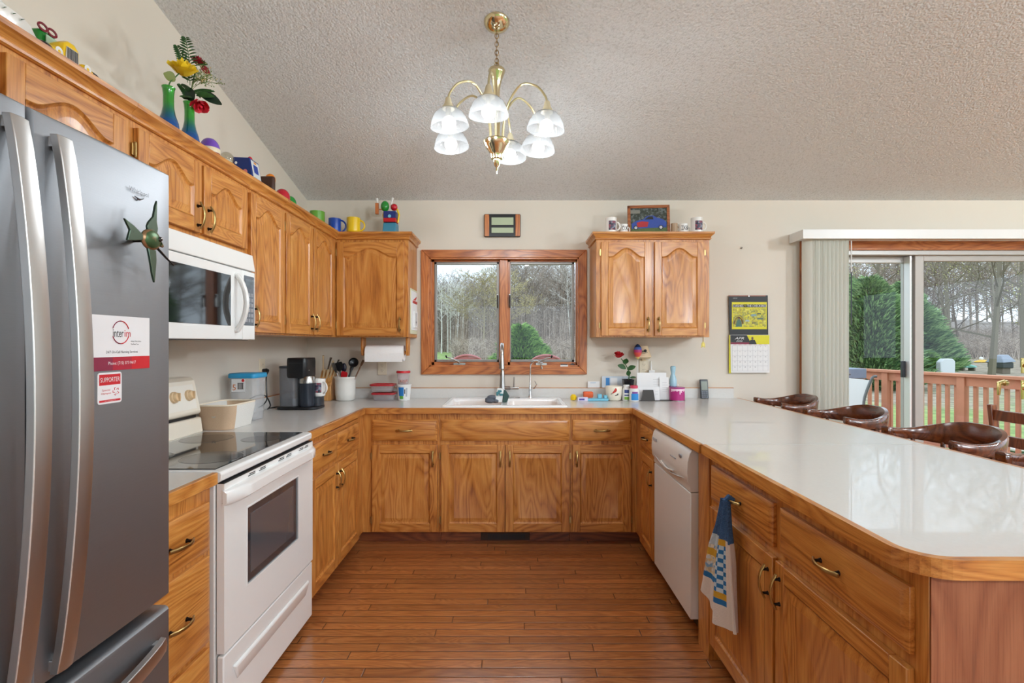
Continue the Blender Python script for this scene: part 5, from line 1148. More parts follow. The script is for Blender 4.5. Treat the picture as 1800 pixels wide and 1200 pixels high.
obj('goggles', g, tc_)
g = G(); g.box(gx - .062, gx - .059, gy - .04, gy + .03, ZK + .095, ZK + .12, mat('pale_glass', (170, 196, 176), .1)); obj('windshield', g, tc_); tc_.location = (-1.37, 1.545, ZK); tc_.scale = (.75, .86, .92)
# two bud vases, green fading into blue
def vmat():
    t = NT('green_blue_glass'); tc = t.n('ShaderNodeTexCoord'); s = t.n('ShaderNodeSeparateXYZ'); t.l(tc.outputs['Object'], s.inputs[0])
    c = t.ramp(t.math('MULTIPLY', s.outputs[2], 3.8), [(.30, lin((10, 104, 196))), (.50, lin((20, 130, 130))), (.68, lin((60, 186, 60)))])
    b = t.bsdf(Base_Color=c, Roughness=.08, Coat_Weight=.5); b.inputs['Transmission Weight'].default_value = .55
    return t.m
VM = vmat()
def vase(label, x, y):
    t = thing('bud_vase', label, 'vase', (x, y, ZK)); g = G()
    g.lathe([(.030, .0), (.036, .012), (.038, .05), (.034, .085), (.024, .125), (.019, .16), (.0185, .22), (.021, .252), (.024, .262), (.022, .262), (.017, .25), (.015, .16), (.03, .06), (.001, .01)], (x, y, ZK), VM, 40, flute=.05); obj('vase_body', g, t, smooth=60); return t
v1 = vase('green and blue ribbed bud vase standing nearer the refrigerator', -1.352, 2.005)
v1['label'] = 'green and blue ribbed bud vase standing nearer the refrigerator'
v2 = vase('green and blue ribbed bud vase standing nearer the purple egg', -1.352, 2.135)
for v_ in (v1, v2): v_.scale = (.95, .95, .78)
def V(px, py, Y=2.2): return at(px, py, Y * .958)
STG = mat('stem_green', (60, 100, 50), .5)
def flower(nm, lab, base, pts, bloom, m, r, ax, lv=()):
    base = Vector(base); t = thing(nm, lab, 'flower', tuple(base)); g = G(); g.tube(catmull([base] + pts, 5), .0025, STG, 6); obj('stem', g, t)
    if bloom: g = G(); rose(g, bloom, r, m, 14, ax); obj('bloom', g, t, smooth=60)
    for (p, d, ln, w, mm) in lv: g = G(); leaf(g, p, d, ln, w, mm); obj('leaf', g, t, smooth=60)
    return t
b1, b2 = (-1.352, 2.005, ZK + .12), (-1.352, 2.135, ZK + .12)
DL = mat('dark_leaf', (24, 46, 30), .45)
flower('yellow_rose', 'artificial yellow rose leaning out of the vases above the cabinets', b1, [V(297, 150, 2.09), V(306, 138, 2.12), V(316, 128, 2.15)], V(322, 122, 2.16), mat('rose_yellow', (238, 206, 40), .6), .046, (.3, -.5, .8), [(V(308, 142, 2.12), (-.3, -.8, .3), .05, .022, mat('olive_leaf', (112, 122, 60), .6))])
flower('red_rose', 'artificial dark red rose at the top right of the bouquet', b2, [V(335, 170, 2.22), V(340, 140, 2.24), V(345, 118, 2.25)], V(348, 108, 2.26), mat('rose_dark_red', (140, 20, 34), .6), .026, (.4, -.3, .9), [(V(352, 116, 2.26), (.5, .4, -.3), .04, .014, mat('rose_dark_red', (140, 20, 34), .6)), (V(345, 112, 2.25), (.6, .2, .2), .045, .016, LEAF)])
flower('pink_rose', 'artificial rose in bright coral pink drooping from the right-hand vase', b2, [V(336, 172, 2.22), V(346, 164, 2.24), V(352, 172, 2.24)], V(352, 184, 2.23), mat('rose_coral', (216, 44, 66), .6), .032, (.3, -.3, -.9), [(V(350, 165, 2.24), (.8, .3, -.15), .085, .024, DL), (V(338, 180, 2.22), (-.15, -.2, 1), .075, .024, DL), (V(345, 168, 2.23), (.8, .2, .2), .07, .016, LEAF)])
fn = thing('fern_sprig', 'fern fronds rising at the back of the bouquet', 'foliage', b2)
def frond(p0, p1, w, n=16):
    g = G(); p0, p1 = Vector(p0), Vector(p1); mid = (p0 + p1) / 2 + Vector((0, .01, .01)); P = catmull([p0, mid, p1], n // 2); g.tube(P, .0013, STG, 5); d = (p1 - p0).normalized()
    for i, p in enumerate(P[2:]):
        t = i / len(P); ww = w * math.sin(PI * min(1, .25 + t * .75)) + .004
        for s in (-1, 1): leaf(g, p, Vector((s * .75, s * .3, .0)) + d * .55, ww, .0045, LEAF)
    obj('frond', g, fn, smooth=60)
frond(V(334, 150, 2.22), V(326, 68, 2.2), .034); frond(V(330, 145, 2.2), V(311, 82, 2.18), .026); frond(V(334, 178, 2.22), V(318, 150, 2.18), .024); frond(V(338, 165, 2.22), V(372, 160, 2.26), .02); frond(V(332, 176, 2.22), V(322, 170, 2.18), .02)
gy = thing('filler_sprigs', 'airy yellowish filler sprigs at the right of the bouquet', 'foliage', b2); random.seed(11)
FB = mat('filler_beige', (196, 180, 130), .7); FGN = mat('filler_green', (112, 132, 74), .6)
for k in range(9):
    e_ = V(random.uniform(352, 383), random.uniform(112, 150), random.uniform(2.2, 2.3)); g = G(); s0 = V(337, 150 + random.uniform(-8, 8), 2.22); P = catmull([s0, (s0 + e_) / 2 + Vector((0, 0, .01)), e_], 5); g.tube(P, .0009, FGN, 4)
    for i in range(14):
        p = P[random.randrange(4, len(P))]; q = p + Vector((random.uniform(-.022, .022), random.uniform(-.02, .02), random.uniform(-.012, .022))); g.tube([p, q], .0007, FGN, 4); g.ell(q, (.0025, .0025, .0025), FB if i % 2 else FGN, 6, 4)
    obj('sprig', g, gy, smooth=60)
# egg, globe, blue machine, stand-ins
eg = thing('candy_egg', 'purple and maroon plastic egg on the cabinet beside the vases', 'ornament', (-1.347, 2.270, ZK)); ec = Vector((-1.347, 2.270, ZK + .0555))
def eprof(z0, z1, n=8): return [(max(.001, .041 * math.sqrt(max(0, 1 - (z / .056) ** 2))), z) for z in [z0 + (z1 - z0) * i / n for i in range(n + 1)]]
g = G(); g.lathe(eprof(.008, .056), ec, mat('egg_purple', (110, 70, 170), .3, 0, .3), 24); obj('egg_top', g, eg, smooth=60)
g = G(); g.lathe(eprof(-.056, -.012), ec, mat('egg_maroon', (120, 26, 40), .3, 0, .3), 24); obj('egg_base', g, eg, smooth=60)
g = G(); g.lathe([(r * 1.01, z) for r, z in eprof(-.012, .008, 3)], ec, mat('egg_cream', (214, 200, 170), .4), 24, caps=(False, False)); obj('egg_band', g, eg, smooth=60)
sg = thing('snow_globe', 'small snow globe with gold collar on a green base', 'snow globe', (-1.35, 2.42, ZK))
g = G(); g.box(-1.385, -1.315, 2.385, 2.47, ZK, ZK + .032, mat('globe_green', (26, 84, 44), .3, bump=.4, bscale=80)); obj('base', g, sg, .006)
g = G(); g.lathe([(.032, .032), (.034, .036), (.030, .050), (.027, .052)], (-1.35, 2.41, ZK), mat('globe_gold', (150, 110, 56), .35, .6), 24); obj('collar', g, sg, smooth=60)
g = G(); g.ell((-1.35, 2.41, ZK + .070), (.031, .031, .031), glass('globe_glass', (230, 228, 220), .02, 2.0), 24, 14); g.ell((-1.35, 2.41, ZK + .058), (.022, .022, .012), mat('globe_snow', (226, 222, 212), .8)); obj('globe', g, sg, smooth=60)
BD = mat('deep_blue', (18, 44, 112), .35)
bm = thing('candy_dispenser', 'dark blue box-shaped candy dispenser with red knob on top', 'dispenser', (-1.42, 2.70, ZK))
g = G(); g.prism([(-1.475, ZK), (-1.355, ZK), (-1.350, ZK + .03), (-1.375, ZK + .165), (-1.475, ZK + .17)], 1, 2.66, 2.755, BD); obj('case', g, bm, .004)
g = G(); A1, A2 = Vector((-1.350, 0, ZK + .033)), Vector((-1.374, 0, ZK + .160)); nr_ = Vector((.985, 0, .17))
def fp(y, t, o): p = A1 + (A2 - A1) * t + nr_ * o; return (p.x, y, p.z)
def fq(y0, y1, t0, t1, m, o=.001): g.add([fp(y0, t0, o), fp(y1, t0, o), fp(y1, t1, o), fp(y0, t1, o)], [(0, 1, 2, 3)], m)
fq(2.668, 2.747, .05, .97, mat('pale_panel', (206, 212, 214), .4)); fq(2.685, 2.730, .42, .80, BLUE, .002); fq(2.675, 2.705, .08, .22, mat('grey_panel', (150, 160, 170), .4), .002); fq(2.712, 2.738, .06, .2, RED, .002); fq(2.695, 2.722, .86, .95, mat('orange_panel', (220, 150, 60), .4), .002)
g.ell((-1.44, 2.6595, ZK + .03), (.016, .001, .012), LB); g.ell((-1.40, 2.6595, ZK + .085), (.014, .001, .014), mat('pink_spot', (206, 120, 120), .4)); g.ell((-1.455, 2.6595, ZK + .135), (.008, .001, .008), PAPER); obj('front_panel', g, bm)
g = G(); g.ell((-1.41, 2.725, ZK + .182), (.013, .013, .013), RED); g.cyl((-1.41, 2.725, ZK + .165), .006, .01, DGREY, 10); obj('knob', g, bm, smooth=60); bm.location = (-1.385, 2.648, ZK); bm.scale = (.85, 1, .9)
ar = thing('toy_armchair', 'small brown toy armchair with orange cushion on the left cabinets', 'ornament', (-1.43, 3.08, ZK)); BR = mat('toy_brown', (70, 44, 32), .5)
g = G(); g.box(-1.47, -1.39, 3.02, 3.10, ZK, ZK + .04, BR).box(-1.47, -1.39, 3.00, 3.03, ZK, ZK + .13, BR).box(-1.47, -1.45, 3.02, 3.11, ZK, ZK + .08, BR); obj('frame', g, ar, .010)
g = G(); g.ell((-1.43, 3.045, ZK + .12), (.03, .02, .035), mat('toy_orange', (226, 130, 40), .4)); obj('cushion', g, ar, smooth=60); ar.location = (-1.37, 2.915, ZK)
g = G(); g.ell((-1.352, 2.993, ZK + .052), (.042, .045, .052), mat('candy_red', (186, 20, 40), .2, 0, .5), 24, 16); single('candy_jar', g, 'glossy red ball-shaped jar beside the toy armchair', 'ornament', (-1.352, 2.993, ZK), smooth=60)
g = G(); g.ell((-1.352, 3.095, ZK + .046), (.036, .040, .046), mat('candy_green', (30, 140, 50), .2, 0, .5), 24, 16); single('candy_jar', g, 'glossy green ball-shaped jar at the end of the row beside the red one', 'ornament', (-1.352, 3.095, ZK), smooth=60)
mug('tall light green mug at the inner corner of the cabinets', (-1.35, 3.52, ZK), .049, .105, mat('mug_green', (96, 156, 52), .35, 0, .2), side=-1)
mug('blue mug with handle to the right, behind the green mug', (-1.30, 3.72, ZK), .044, .105, mat('mug_blue', (24, 74, 176), .3, 0, .3), hr=.042)
mug('bright yellow mug on the cabinet left of the window', (-1.165, 3.725, ZK), .048, .112, mat('mug_yellow', (238, 200, 24), .3, 0, .3), hr=.038)
dp = thing('candy_machine', 'small candy machine in teal, blue and red with green and red balls on top', 'dispenser', (-.91, 3.78, ZK))
TB = mat('teal_plastic', (70, 140, 170), .35)
g = G(); x = -.905; g.prism([(3.72, ZK), (3.83, ZK), (3.83, ZK + .085), (3.745, ZK + .085)], 0, x - .05, x + .045, TB); obj('base', g, dp, .004)
g = G(); g.box(x - .045, x + .045, 3.73, 3.82, ZK + .087, ZK + .115, RED).box(x - .045, x + .045, 3.73, 3.82, ZK + .115, ZK + .165, mat('machine_blue', (34, 50, 120), .3)); g.cyl((x, 3.73, ZK + .128), .012, .003, LB, 16, axis=(0, -1, 0)); obj('hopper', g, dp, .003)
for s in (-1, 1): g = G(); g.tube([(x + s * .05, 3.78, ZK + .09), (x + s * .058, 3.78, ZK + .15), (x + s * .045, 3.78, ZK + .19)], .007, YELLOW, 8); obj('bracket', g, dp)
g = G(); g.ell((x - .045, 3.78, ZK + .212), (.031, .028, .040), mat('candy_green', (30, 140, 50), .2), 20, 12); obj('green_ball', g, dp, smooth=60)
g = G(); g.ell((x + .022, 3.78, ZK + .205), (.026, .026, .026), mat('candy_red', (186, 20, 40), .2), 20, 12); obj('red_ball', g, dp, smooth=60)
g = G(); g.box(x - .115, x - .092, 3.77, 3.79, ZK + .155, ZK + .235, mat('toy_wood', (186, 110, 60), .5)); g.tube([(x - .10, 3.78, ZK + .235), (x - .105, 3.78, ZK + .27)], [.006, .009], WPLAS, 8); g.tube([(x - .09, 3.78, ZK + .19), (x - .06, 3.78, ZK + .19)], .004, mat('toy_wood', (186, 110, 60), .5), 6); obj('side_lever', g, dp)
g = G(); g.tube([(x + .0, 3.78, ZK + .22), (x + .012, 3.78, ZK + .275)], [.004, .009], WPLAS, 8); obj('top_lever', g, dp)
# right cabinet top
WM = WMUG
m1_ = mug('white mug with car photo print left of the framed picture', (.715, 3.76, ZK), .041, .12, WM, print_=PH, side=1, hr=.03)
def small_mug(label, x, m, h=.075, r=.026, letters=None, side=1, Yq=3.78):
    t = thing('small_mug', label, 'mug', (x, Yq, ZK)); g = G(); g.lathe([(r * .9, 0), (r, .01), (r, h), (r - .003, h), (r - .004, .01), (.001, .006)], (x, Yq, ZK), m, 20); obj('cup', g, t, smooth=50)
    if letters: g = G(); g.text(letters, INK, (x, Yq - r - .0005, ZK + h * .6), size=h * .42, width=r * 1.5); obj('lettering', g, t, smooth=0)
    g = G(); g.tube([(x + side * (r - .003 + .016 * math.cos(a)), Yq, ZK + h * .5 + .02 * math.sin(a)) for a in [-PI / 2 + PI * k / 8 for k in range(9)]], .004, m, 6); obj('handle', g, t); return t
small_mug('small white mug with black letters between the photo mug and the picture frame', .815, WM, .078, .028, 'OX')
small_mug('small tan mug just right of the picture frame', 1.185, mat('tan_china', (168, 140, 110), .4), .085, .024)
small_mug('small white mug with black letters right of the tan mug', 1.252, WM, .080, .034, '2X&')
mug('white mug with car photo print at the right end of the cabinet top', (1.345, 3.76, ZK), .043, .12, WM, print_=PH, side=1, hr=.03)
pf = thing('picture_frame', 'oak-framed photograph of a blue and red vintage car on the right cabinet', 'picture frame', (1.0, 3.83, ZK))
tilt = Matrix.Rotation(math.radians(-7), 4, 'X'); base = Matrix.Translation((1.005, 3.80, ZK + .002)) @ Matrix.Rotation(math.radians(-5), 4, 'Z') @ tilt
w2, h2, fw = .155, .235, .022
FW = wood('frame_wood', 0, (170, 104, 60), (142, 80, 44), (100, 52, 28))
g = G(); g.M = base; g.box(-w2, -w2 + fw, 0, .016, 0, h2, FW).box(w2 - fw, w2, 0, .016, 0, h2, FW).box(-w2, w2, 0, .016, 0, fw, FW).box(-w2, w2, 0, .016, h2 - fw, h2, FW); obj('frame', g, pf, .003)
g = G(); g.M = base; yq = .006; q_ = w2 - fw
g.box(-q_, q_, yq, yq + .008, fw, h2 - fw, patch('photo_trees', (46, 52, 44), (70, 76, 68), (30, 36, 32), (110, 116, 120)))
g.box(-q_, q_, yq - .0006, yq, fw, fw + .062, mat('photo_grass', (92, 108, 62), .5, var=.3, bscale=150)); g.box(-q_, -q_ + .07, yq - .0006, yq, h2 - fw - .04, h2 - fw - .012, mat('photo_grey', (140, 136, 132), .5))
CB = mat('photo_car_blue', (58, 84, 176), .3)
g.prism([(-.125, .055), (.128, .062), (.130, .10), (.105, .125), (.06, .138), (.035, .155), (-.01, .153), (-.04, .125), (-.09, .115), (-.125, .095)], 1, yq - .0014, yq - .0006, CB); g.prism([(-.085, .065), (-.01, .068), (.0, .105), (-.05, .112), (-.088, .10)], 1, yq - .002, yq - .0014, mat('photo_car_red', (190, 46, 56), .4))
g.prism([(-.03, .125), (.0, .148), (.03, .148), (.035, .125)], 1, yq - .002, yq - .0014, INK)
for x in (-.095, .088): g.cyl((x, yq - .002, .062), .017, .0008, INK, 18, axis=(0, -1, 0)); g.cyl((x, yq - .0028, .062), .011, .0006, mat('photo_hub', (190, 190, 196), .4), 16, axis=(0, -1, 0))
obj('photograph', g, pf, smooth=0)
g = G(); g.M = base; g.box(-q_, q_, .003, .0035, fw, h2 - fw, GLASS); obj('frame_glass', g, pf)

# ------------------------------------------------------------------ wall clock / weather station
wc = thing('weather_station', 'wood-sided digital weather clock with two displays above the window', 'clock', (-.088, YW, 2.26))
a, b = at(851, 416, 3.99), at(915, 376, 3.99); g = G(); g.prism(rrect(a.x, b.x, a.z, b.z, .010), 1, 3.988, YW - .001, BLACKP); obj('case', g, wc, .003)
for x0, x1 in ((a.x + .004, a.x + .040), (b.x - .040, b.x - .004)): obj('wood_side', G().prism(rrect(x0, x1, a.z + .004, b.z - .004, .005), 1, 3.984, 3.989, TZ), wc, .002)
LCD = mat('lcd_green', (176, 190, 160), .25, var=.05, bscale=5)
for (y0, y1) in ((382, 395), (400, 409)): p, q = at(864, y1, 3.985), at(902.5, y0, 3.985); obj('display', G().box(p.x, q.x, 3.984, 3.989, p.z, q.z, LCD), wc)
# calendar
cal = thing('wall_calendar', 'hanging racing calendar opened to April with yellow picture page', 'calendar', (1.83, YW, 1.42))
a, b = at(1281, 588, 3.998), at(1350.5, 519, 3.998); Yc = 3.998
BK = mat('calendar_black', (34, 36, 38), .5); YE = mat('calendar_yellow', (214, 206, 30), .5)
g = G(); g.prism([(a.x, b.z), (b.x - .004, b.z), (b.x, a.z), (a.x + .008, a.z)], 1, Yc, Yc + .004, BK); g.box(a.x, b.x - .02, Yc - .001, Yc, b.z - .006, b.z - .002, mat('calendar_orange', (190, 110, 80), .5)); pg = obj('picture_page', g, cal)
def cxz(u, v): return a.x + .006 + (b.x - a.x - .006) * u, b.z - (b.z - a.z) * v
x0, zt_ = cxz(.06, .17); x1, zb_ = cxz(.96, .86)
g = G(); g.box(x0, x1, Yc - .001, Yc, zb_, zt_, YE)
g.box(x0 + .008, x1 - .008, Yc - .0016, Yc - .001, zb_ + .018, zt_ - .05, patch('calendar_art', (206, 200, 40), (186, 176, 30), (120, 130, 70), (220, 214, 80), (160, 150, 50)))
g.box(x0 + .006, x1 - .006, Yc - .0016, Yc - .001, zt_ - .042, zt_ - .018, BK)
g.text('DASHES', PAPER, (x0 + .05, Yc - .0018, zt_ - .030), size=.018, width=.078); g.text('TO', YE, (x0 + .104, Yc - .0018, zt_ - .030), size=.011, width=.018); g.text('THE CHECKERED', PAPER, (x0 + .193, Yc - .0018, zt_ - .030), size=.018, width=.150)
for (dx, dz, w, h, c) in ((.17, .10, .05, .018, (120, 150, 150)), (.22, .075, .055, .014, (90, 110, 90)), (.12, .06, .04, .012, (150, 170, 176)), (.21, .115, .04, .010, (70, 80, 60)), (.17, .045, .03, .008, (60, 66, 60))):
    g.prism([(x0 + dx - w / 2, zb_ + dz), (x0 + dx + w / 2, zb_ + dz), (x0 + dx + w * .35, zb_ + dz + h), (x0 + dx - w * .3, zb_ + dz + h)], 1, Yc - .0024, Yc - .0016, mat('art_%d' % c[0], c, .5))
def arcs(r, m, o): g.tube([(x0 + .05 + r * math.cos(t) * .95, Yc - o, zb_ + .035 + r * 1.75 * math.sin(t)) for t in [PI * i / 14 * .95 + .08 for i in range(15)]], .006, m, 4, flat=.2)
arcs(.044, PAPER, .0028); arcs(.034, MAR, .0030); arcs(.026, PAPER, .0029)
g.prism([(x0 + .03, zb_ + .02), (x0 + .078, zb_ + .02), (x0 + .072, zb_ + .065), (x0 + .055, zb_ + .08), (x0 + .038, zb_ + .065)], 1, Yc - .0036, Yc - .0028, mat('art_suit', (70, 110, 96), .5)); g.cyl((x0 + .055, Yc - .003, zb_ + .088), .009, .001, mat('art_brown', (110, 84, 74), .5), 12, axis=(0, -1, 0))
g.text('CIRCUIT', PAPER, (a.x + .05, Yc - .0004, b.z - .022), size=.005, width=.035)
obj('page_print', g, pg, smooth=0)
a2, b2_ = at(1283.5, 655, 3.996), at(1352.5, 588.5, 3.996); Yd = 3.994
g = G(); g.prism([(a2.x, b2_.z), (b2_.x, b2_.z), (b2_.x, a2.z), (a2.x + .006, a2.z)], 1, Yd, Yd + .003, PAPER); g.box(a2.x - .008, a2.x + .01, Yd + .003, Yd + .006, a2.z - .004, b2_.z, YE); gp = obj('month_page', g, cal)
g = G(); hz0, hz1 = b2_.z - .072, b2_.z - .002; W_ = b2_.x - a2.x
g.box(a2.x + .002, a2.x + W_ * .52, Yd - .001, Yd, hz0, hz1, BK); g.prism([(a2.x + W_ * .42, hz1), (b2_.x - .002, hz1), (b2_.x - .002, hz0), (a2.x + W_ * .54, hz0)], 1, Yd - .0015, Yd - .0005, YE); g.box(a2.x + .002, a2.x + W_ * .53, Yd - .0015, Yd - .001, hz0, hz0 + .014, MAR)
g.ell((a2.x + W_ * .56, Yd - .002, hz0 + .045), (.009, .0005, .012), mat('art_brown', (110, 84, 74), .5)); g.prism([(a2.x + W_ * .47, hz0), (a2.x + W_ * .67, hz0), (a2.x + W_ * .62, hz0 + .034), (a2.x + W_ * .51, hz0 + .034)], 1, Yd - .0024, Yd - .0016, BK)
g.text('APR', PAPER, (a2.x + W_ * .23, Yd - .001, hz0 + .046), size=.018, width=.072, shear=.3); g.text('2026', PAPER, (a2.x + W_ * .23, Yd - .001, hz0 + .025), size=.011, width=.05, shear=.3)
LG = mat('light_print', (176, 178, 184), .6); cx0, cx1, cz1, cz0 = a2.x + .016, b2_.x - .012, hz0 - .010, a2.z + .014
for i in range(8): x = cx0 + (cx1 - cx0) * i / 7; g.box(x - .0007, x + .0007, Yd - .0006, Yd, cz0, cz1, LG)
for i in range(6): z = cz0 + (cz1 - cz0) * i / 5; g.box(cx0, cx1, Yd - .0006, Yd, z - .0007, z + .0007, LG)
day = 1
for r_ in range(5):
    for c_ in range(7):
        if r_ == 0 and c_ < 3 or day > 30: continue
        g.text(str(day), mat('soft_ink', (90, 90, 96), .6), (cx0 + (cx1 - cx0) * (c_ + .5) / 7, Yd, cz1 - (cz1 - cz0) * (r_ + .22) / 5), size=.008, ext=.0008); day += 1
for c_, nm in enumerate(('SUN', 'MON', 'TUE', 'WED', 'THU', 'FRI', 'SAT')): g.text(nm, mat('magnet_red', (0, 0, 0)), (cx0 + (cx1 - cx0) * (c_ + .5) / 7, Yd, cz1 + .005), size=.005, width=.02, ext=.0008)
obj('month_print', g, gp, smooth=0)
obj('hanging_pin', G().cyl((a.x + (b.x - a.x) / 2, Yc + .002, b.z - .006), .004, .01, NICKEL, 10, axis=(0, -1, 0)), cal)

# ------------------------------------------------------------------ towel on the peninsula drawer pull
tw = thing('hand_towel', 'blue-topped checked kitchen towel hanging from the peninsula drawer pull', 'towel', (.79, 1.89, .74))
CRO = mat('crochet_blue', (74, 112, 160), .95, bump=1.0, bscale=260, var=.25); TWW = mat('towel_white', (232, 222, 214), .95, bump=.5, bscale=500); TWB = mat('towel_blue', (44, 116, 176), .95, bump=.5, bscale=500); TWY = mat('towel_gold', (206, 160, 50), .95, bump=.4, bscale=300); TWP = mat('towel_pale', (196, 214, 226), .95, bump=.4, bscale=400)
TWF = patch('towel_flowers', (232, 226, 214), (206, 214, 220), (190, 170, 140), (226, 206, 150), (120, 160, 196))
yc_, xf = 1.882, .803
def tp(u, v, back=0):
    "u across (near -1 .. far +1), v down 0..1"
    w = .028 + .034 * min(1, v * 2.2) ** 1.2 + .075 * max(0, v - .25) ** .9
    z = .752 - .425 * v - .020 * u * max(0, v - .5) * 2 - (0.03 * math.cos(u * 2.2) * max(0, v - .85) / .15 if v > .85 else 0) + .014
    fold = .012 * min(1, v * 2) * math.sin(u * 6.5 + .7 + v) + .006 * math.sin(u * 13 + 2)
    x = xf - .026 - .034 * v * max(0, math.cos((u + .55) * 1.3)) - fold * 1.0 + (.016 if back else 0)
    y = yc_ + .006 * math.sin(v * 3) - u * w
    return (min(x, .8135), y, z)
NU, NV = 40, 56; g = G(); vs = []; fs = []; g2 = G()
for j in range(NV + 1):
    for i in range(NU + 1): vs.append(tp(-1 + 2 * i / NU, j / NV))
n0 = len(vs)
for j in range(NV + 1):
    for i in range(NU + 1): p = tp(-1 + 2 * i / NU, j / NV); vs.append((p[0] + .006, p[1], p[2]))
def tmat(i, j):
    u, v = -1 + 2 * (i + .5) / NU, (j + .5) / NV
    # u>0 is toward the camera (smaller y) = right side in view
    if v < .34: return CRO
    if u > .30: return TWW
    if -.15 <= u <= .30:
        if .34 <= v < .40 or .78 <= v < .84: return TWY
        if .88 > v > .84: return TWB
        if v < .80: return TWB if (int(v * 28) + int((u + .15) * 9)) % 2 == 0 else TWP
        return TWW
    if .48 < v < .56: return TWY
    if .74 < v < .79: return TWB
    if v < .74: return TWF if v > .45 else TWP
    return TWW
W1 = NU + 1
bym = {}
for j in range(NV):
    for i in range(NU):
        a_ = j * W1 + i; m = tmat(i, j); bym.setdefault((m.name, m is CRO), (m, []))[1].append((a_, a_ + 1, a_ + W1 + 1, a_ + W1)); bym[(m.name, m is CRO)][1].append((n0 + a_, n0 + a_ + W1, n0 + a_ + W1 + 1, n0 + a_ + 1))
edges = [(j * W1, (j + 1) * W1) for j in range(NV)] + [(j * W1 + NU, (j + 1) * W1 + NU) for j in range(NV)] + [(NV * W1 + i, NV * W1 + i + 1) for i in range(NU)] + [(i, i + 1) for i in range(NU)]
def bld(pred):
    g = G(); g.v = [Vector(v) for v in vs]
    for (nm, isc), (m, ff) in bym.items():
        if pred(isc):
            k = g._m(m); g.f += [list(f) for f in ff]; g.mi += [k] * len(ff)
    k = g._m(CRO if pred(True) else TWW); cut = int(NV * .34) * W1
    for e0, e1 in edges:
        up = e1 <= cut + W1 - 1 and e1 < NV * W1
        if (up and pred(True)) or (not up and pred(False)): g.f.append([e0, e1, n0 + e1, n0 + e0]); g.mi.append(k)
    used = sorted({i for f in g.f for i in f}); mp = {o: n for n, o in enumerate(used)}; g.v = [g.v[i] for i in used]; g.f = [[mp[i] for i in f] for f in g.f]; return g
obj('crochet_top', bld(lambda c: c), tw, smooth=70); obj('towel_cloth', bld(lambda c: not c), tw, smooth=70)
g = G(); g.tube([(.806, 1.884, .762), (.790, 1.884, .775), (.780, 1.884, .765), (.784, 1.884, .735)], .012, CRO, 8); obj('hanging_loop', g, tw)

# ------------------------------------------------------------------ stools and dining chair
def make_stool():
    t = thing('bar_stool', None, 'bar stool', (0, 0, 0), group=None)
    pts = [(-.17, .19), (-.08, .207), (.01, .198), (.08, .15), (.117, .07), (.125, 0), (.117, -.07), (.08, -.15), (.01, -.198), (-.08, -.207), (-.17, -.19)]
    P = catmull([(x, y, 0) for x, y in pts], 5); n = len(P); L = []
    for i, p in enumerate(P):
        s = abs(2 * i / (n - 1) - 1); d = (P[min(i + 1, n - 1)] - P[max(i - 1, 0)]).normalized(); o = Vector((d.y, -d.x, 0))
        if o.dot(Vector((p.x + .05, p.y, 0))) < 0: o = -o
        sm = lambda a, b, v: (lambda k: k * k * (3 - 2 * k))(min(1, max(0, (v - a) / (b - a))))
        top = .925 + .050 * (1 - sm(.15, .75, s)) + .012 * sm(.8, 1, s); h = .052 + .058 * (1 - sm(.25, .75, s)); lean = .010 * (1 - sm(.3, .8, s)); th = .014 + .010 * sm(.7, 1, s) - .006 * sm(.96, 1, s)
        if s > .985: h *= .7
        p = Vector((p.x, p.y, 0)); ring_ = []
        for (a, b) in ((-1, .15), (-.6, 0), (.6, 0), (1, .15), (1, .85), (.6, 1), (-.6, 1), (-1, .85)):
            ring_.append(p + o * (a * th + lean * (1 - b)) + Vector((0, 0, top - h * b)))
        L.append(ring_)
    g = G(); g.loft(L, CH); obj('arm_rail', g, t, smooth=60, local=True)
    for i, s in enumerate((.05, .17, .30, .42, .5, .58, .70, .83, .95)):
        p = P[int(s * (n - 1))]; b = Vector((p.x * .78, p.y * .80, .635)); tt = Vector((p.x, p.y, .89)); d = tt - b
        g = G(); g.tube([b + d * k for k in (0, .1, .25, .4, .5, .6, .75, .9, 1)], [.008, .009, .012, .016, .011, .016, .012, .009, .008], CH, 8); obj('spindle', g, t, local=True)
    g = G(); g.loft([[(-.01 + .19 * s * math.cos(a), .20 * s * math.sin(a), z) for a in [2 * PI * i / 32 for i in range(32)]] for s, z in ((.88, .598), (1, .608), (1.0, .628), (.93, .64), (.6, .632), (.2, .628))], CH); obj('seat', g, t, smooth=50, local=True)
    g = G(); g.lathe([(.09, 0), (.09, .03), (.06, .045)], (0, 0, .55), BLACKP, 20); obj('swivel_plate', g, t, local=True)
    for sx in (-1, 1):
        for sy in (-1, 1):
            top = Vector((sx * .10, sy * .10, .565)); bt = Vector((sx * .20, sy * .20, 0)); d = bt - top; g = G(); g.tube([top + d * k for k in (0, .12, .2, .35, .5, .55, .75, 1)], [.018, .018, .013, .019, .015, .019, .015, .012], CH, 10); obj('leg', g, t, local=True)
    for sx, sy, ex, ey in ((-1, -1, 1, -1), (-1, 1, 1, 1), (-1, -1, -1, 1), (1, -1, 1, 1)):
        k = .172; g = G(); g.tube([(sx * k, sy * k, .16), ((sx + ex) / 2 * k, (sy + ey) / 2 * k, .16), (ex * k, ey * k, .16)], [.009, .014, .009], CH, 8); obj('foot_rail', g, t, local=True)
    return t
st0 = make_stool()
spots = [(1.985, 3.66, 0, 'brown captain-style bar stool farthest along the peninsula, nearest the back wall'), (1.985, 3.00, 0, 'brown captain-style bar stool second from the back wall, behind the peninsula'),
         (1.985, 2.315, 0, 'brown captain-style bar stool fully seen above the peninsula worktop seam'), (1.985, 1.72, 0, 'brown captain-style bar stool nearest the camera, cut by the right frame edge')]
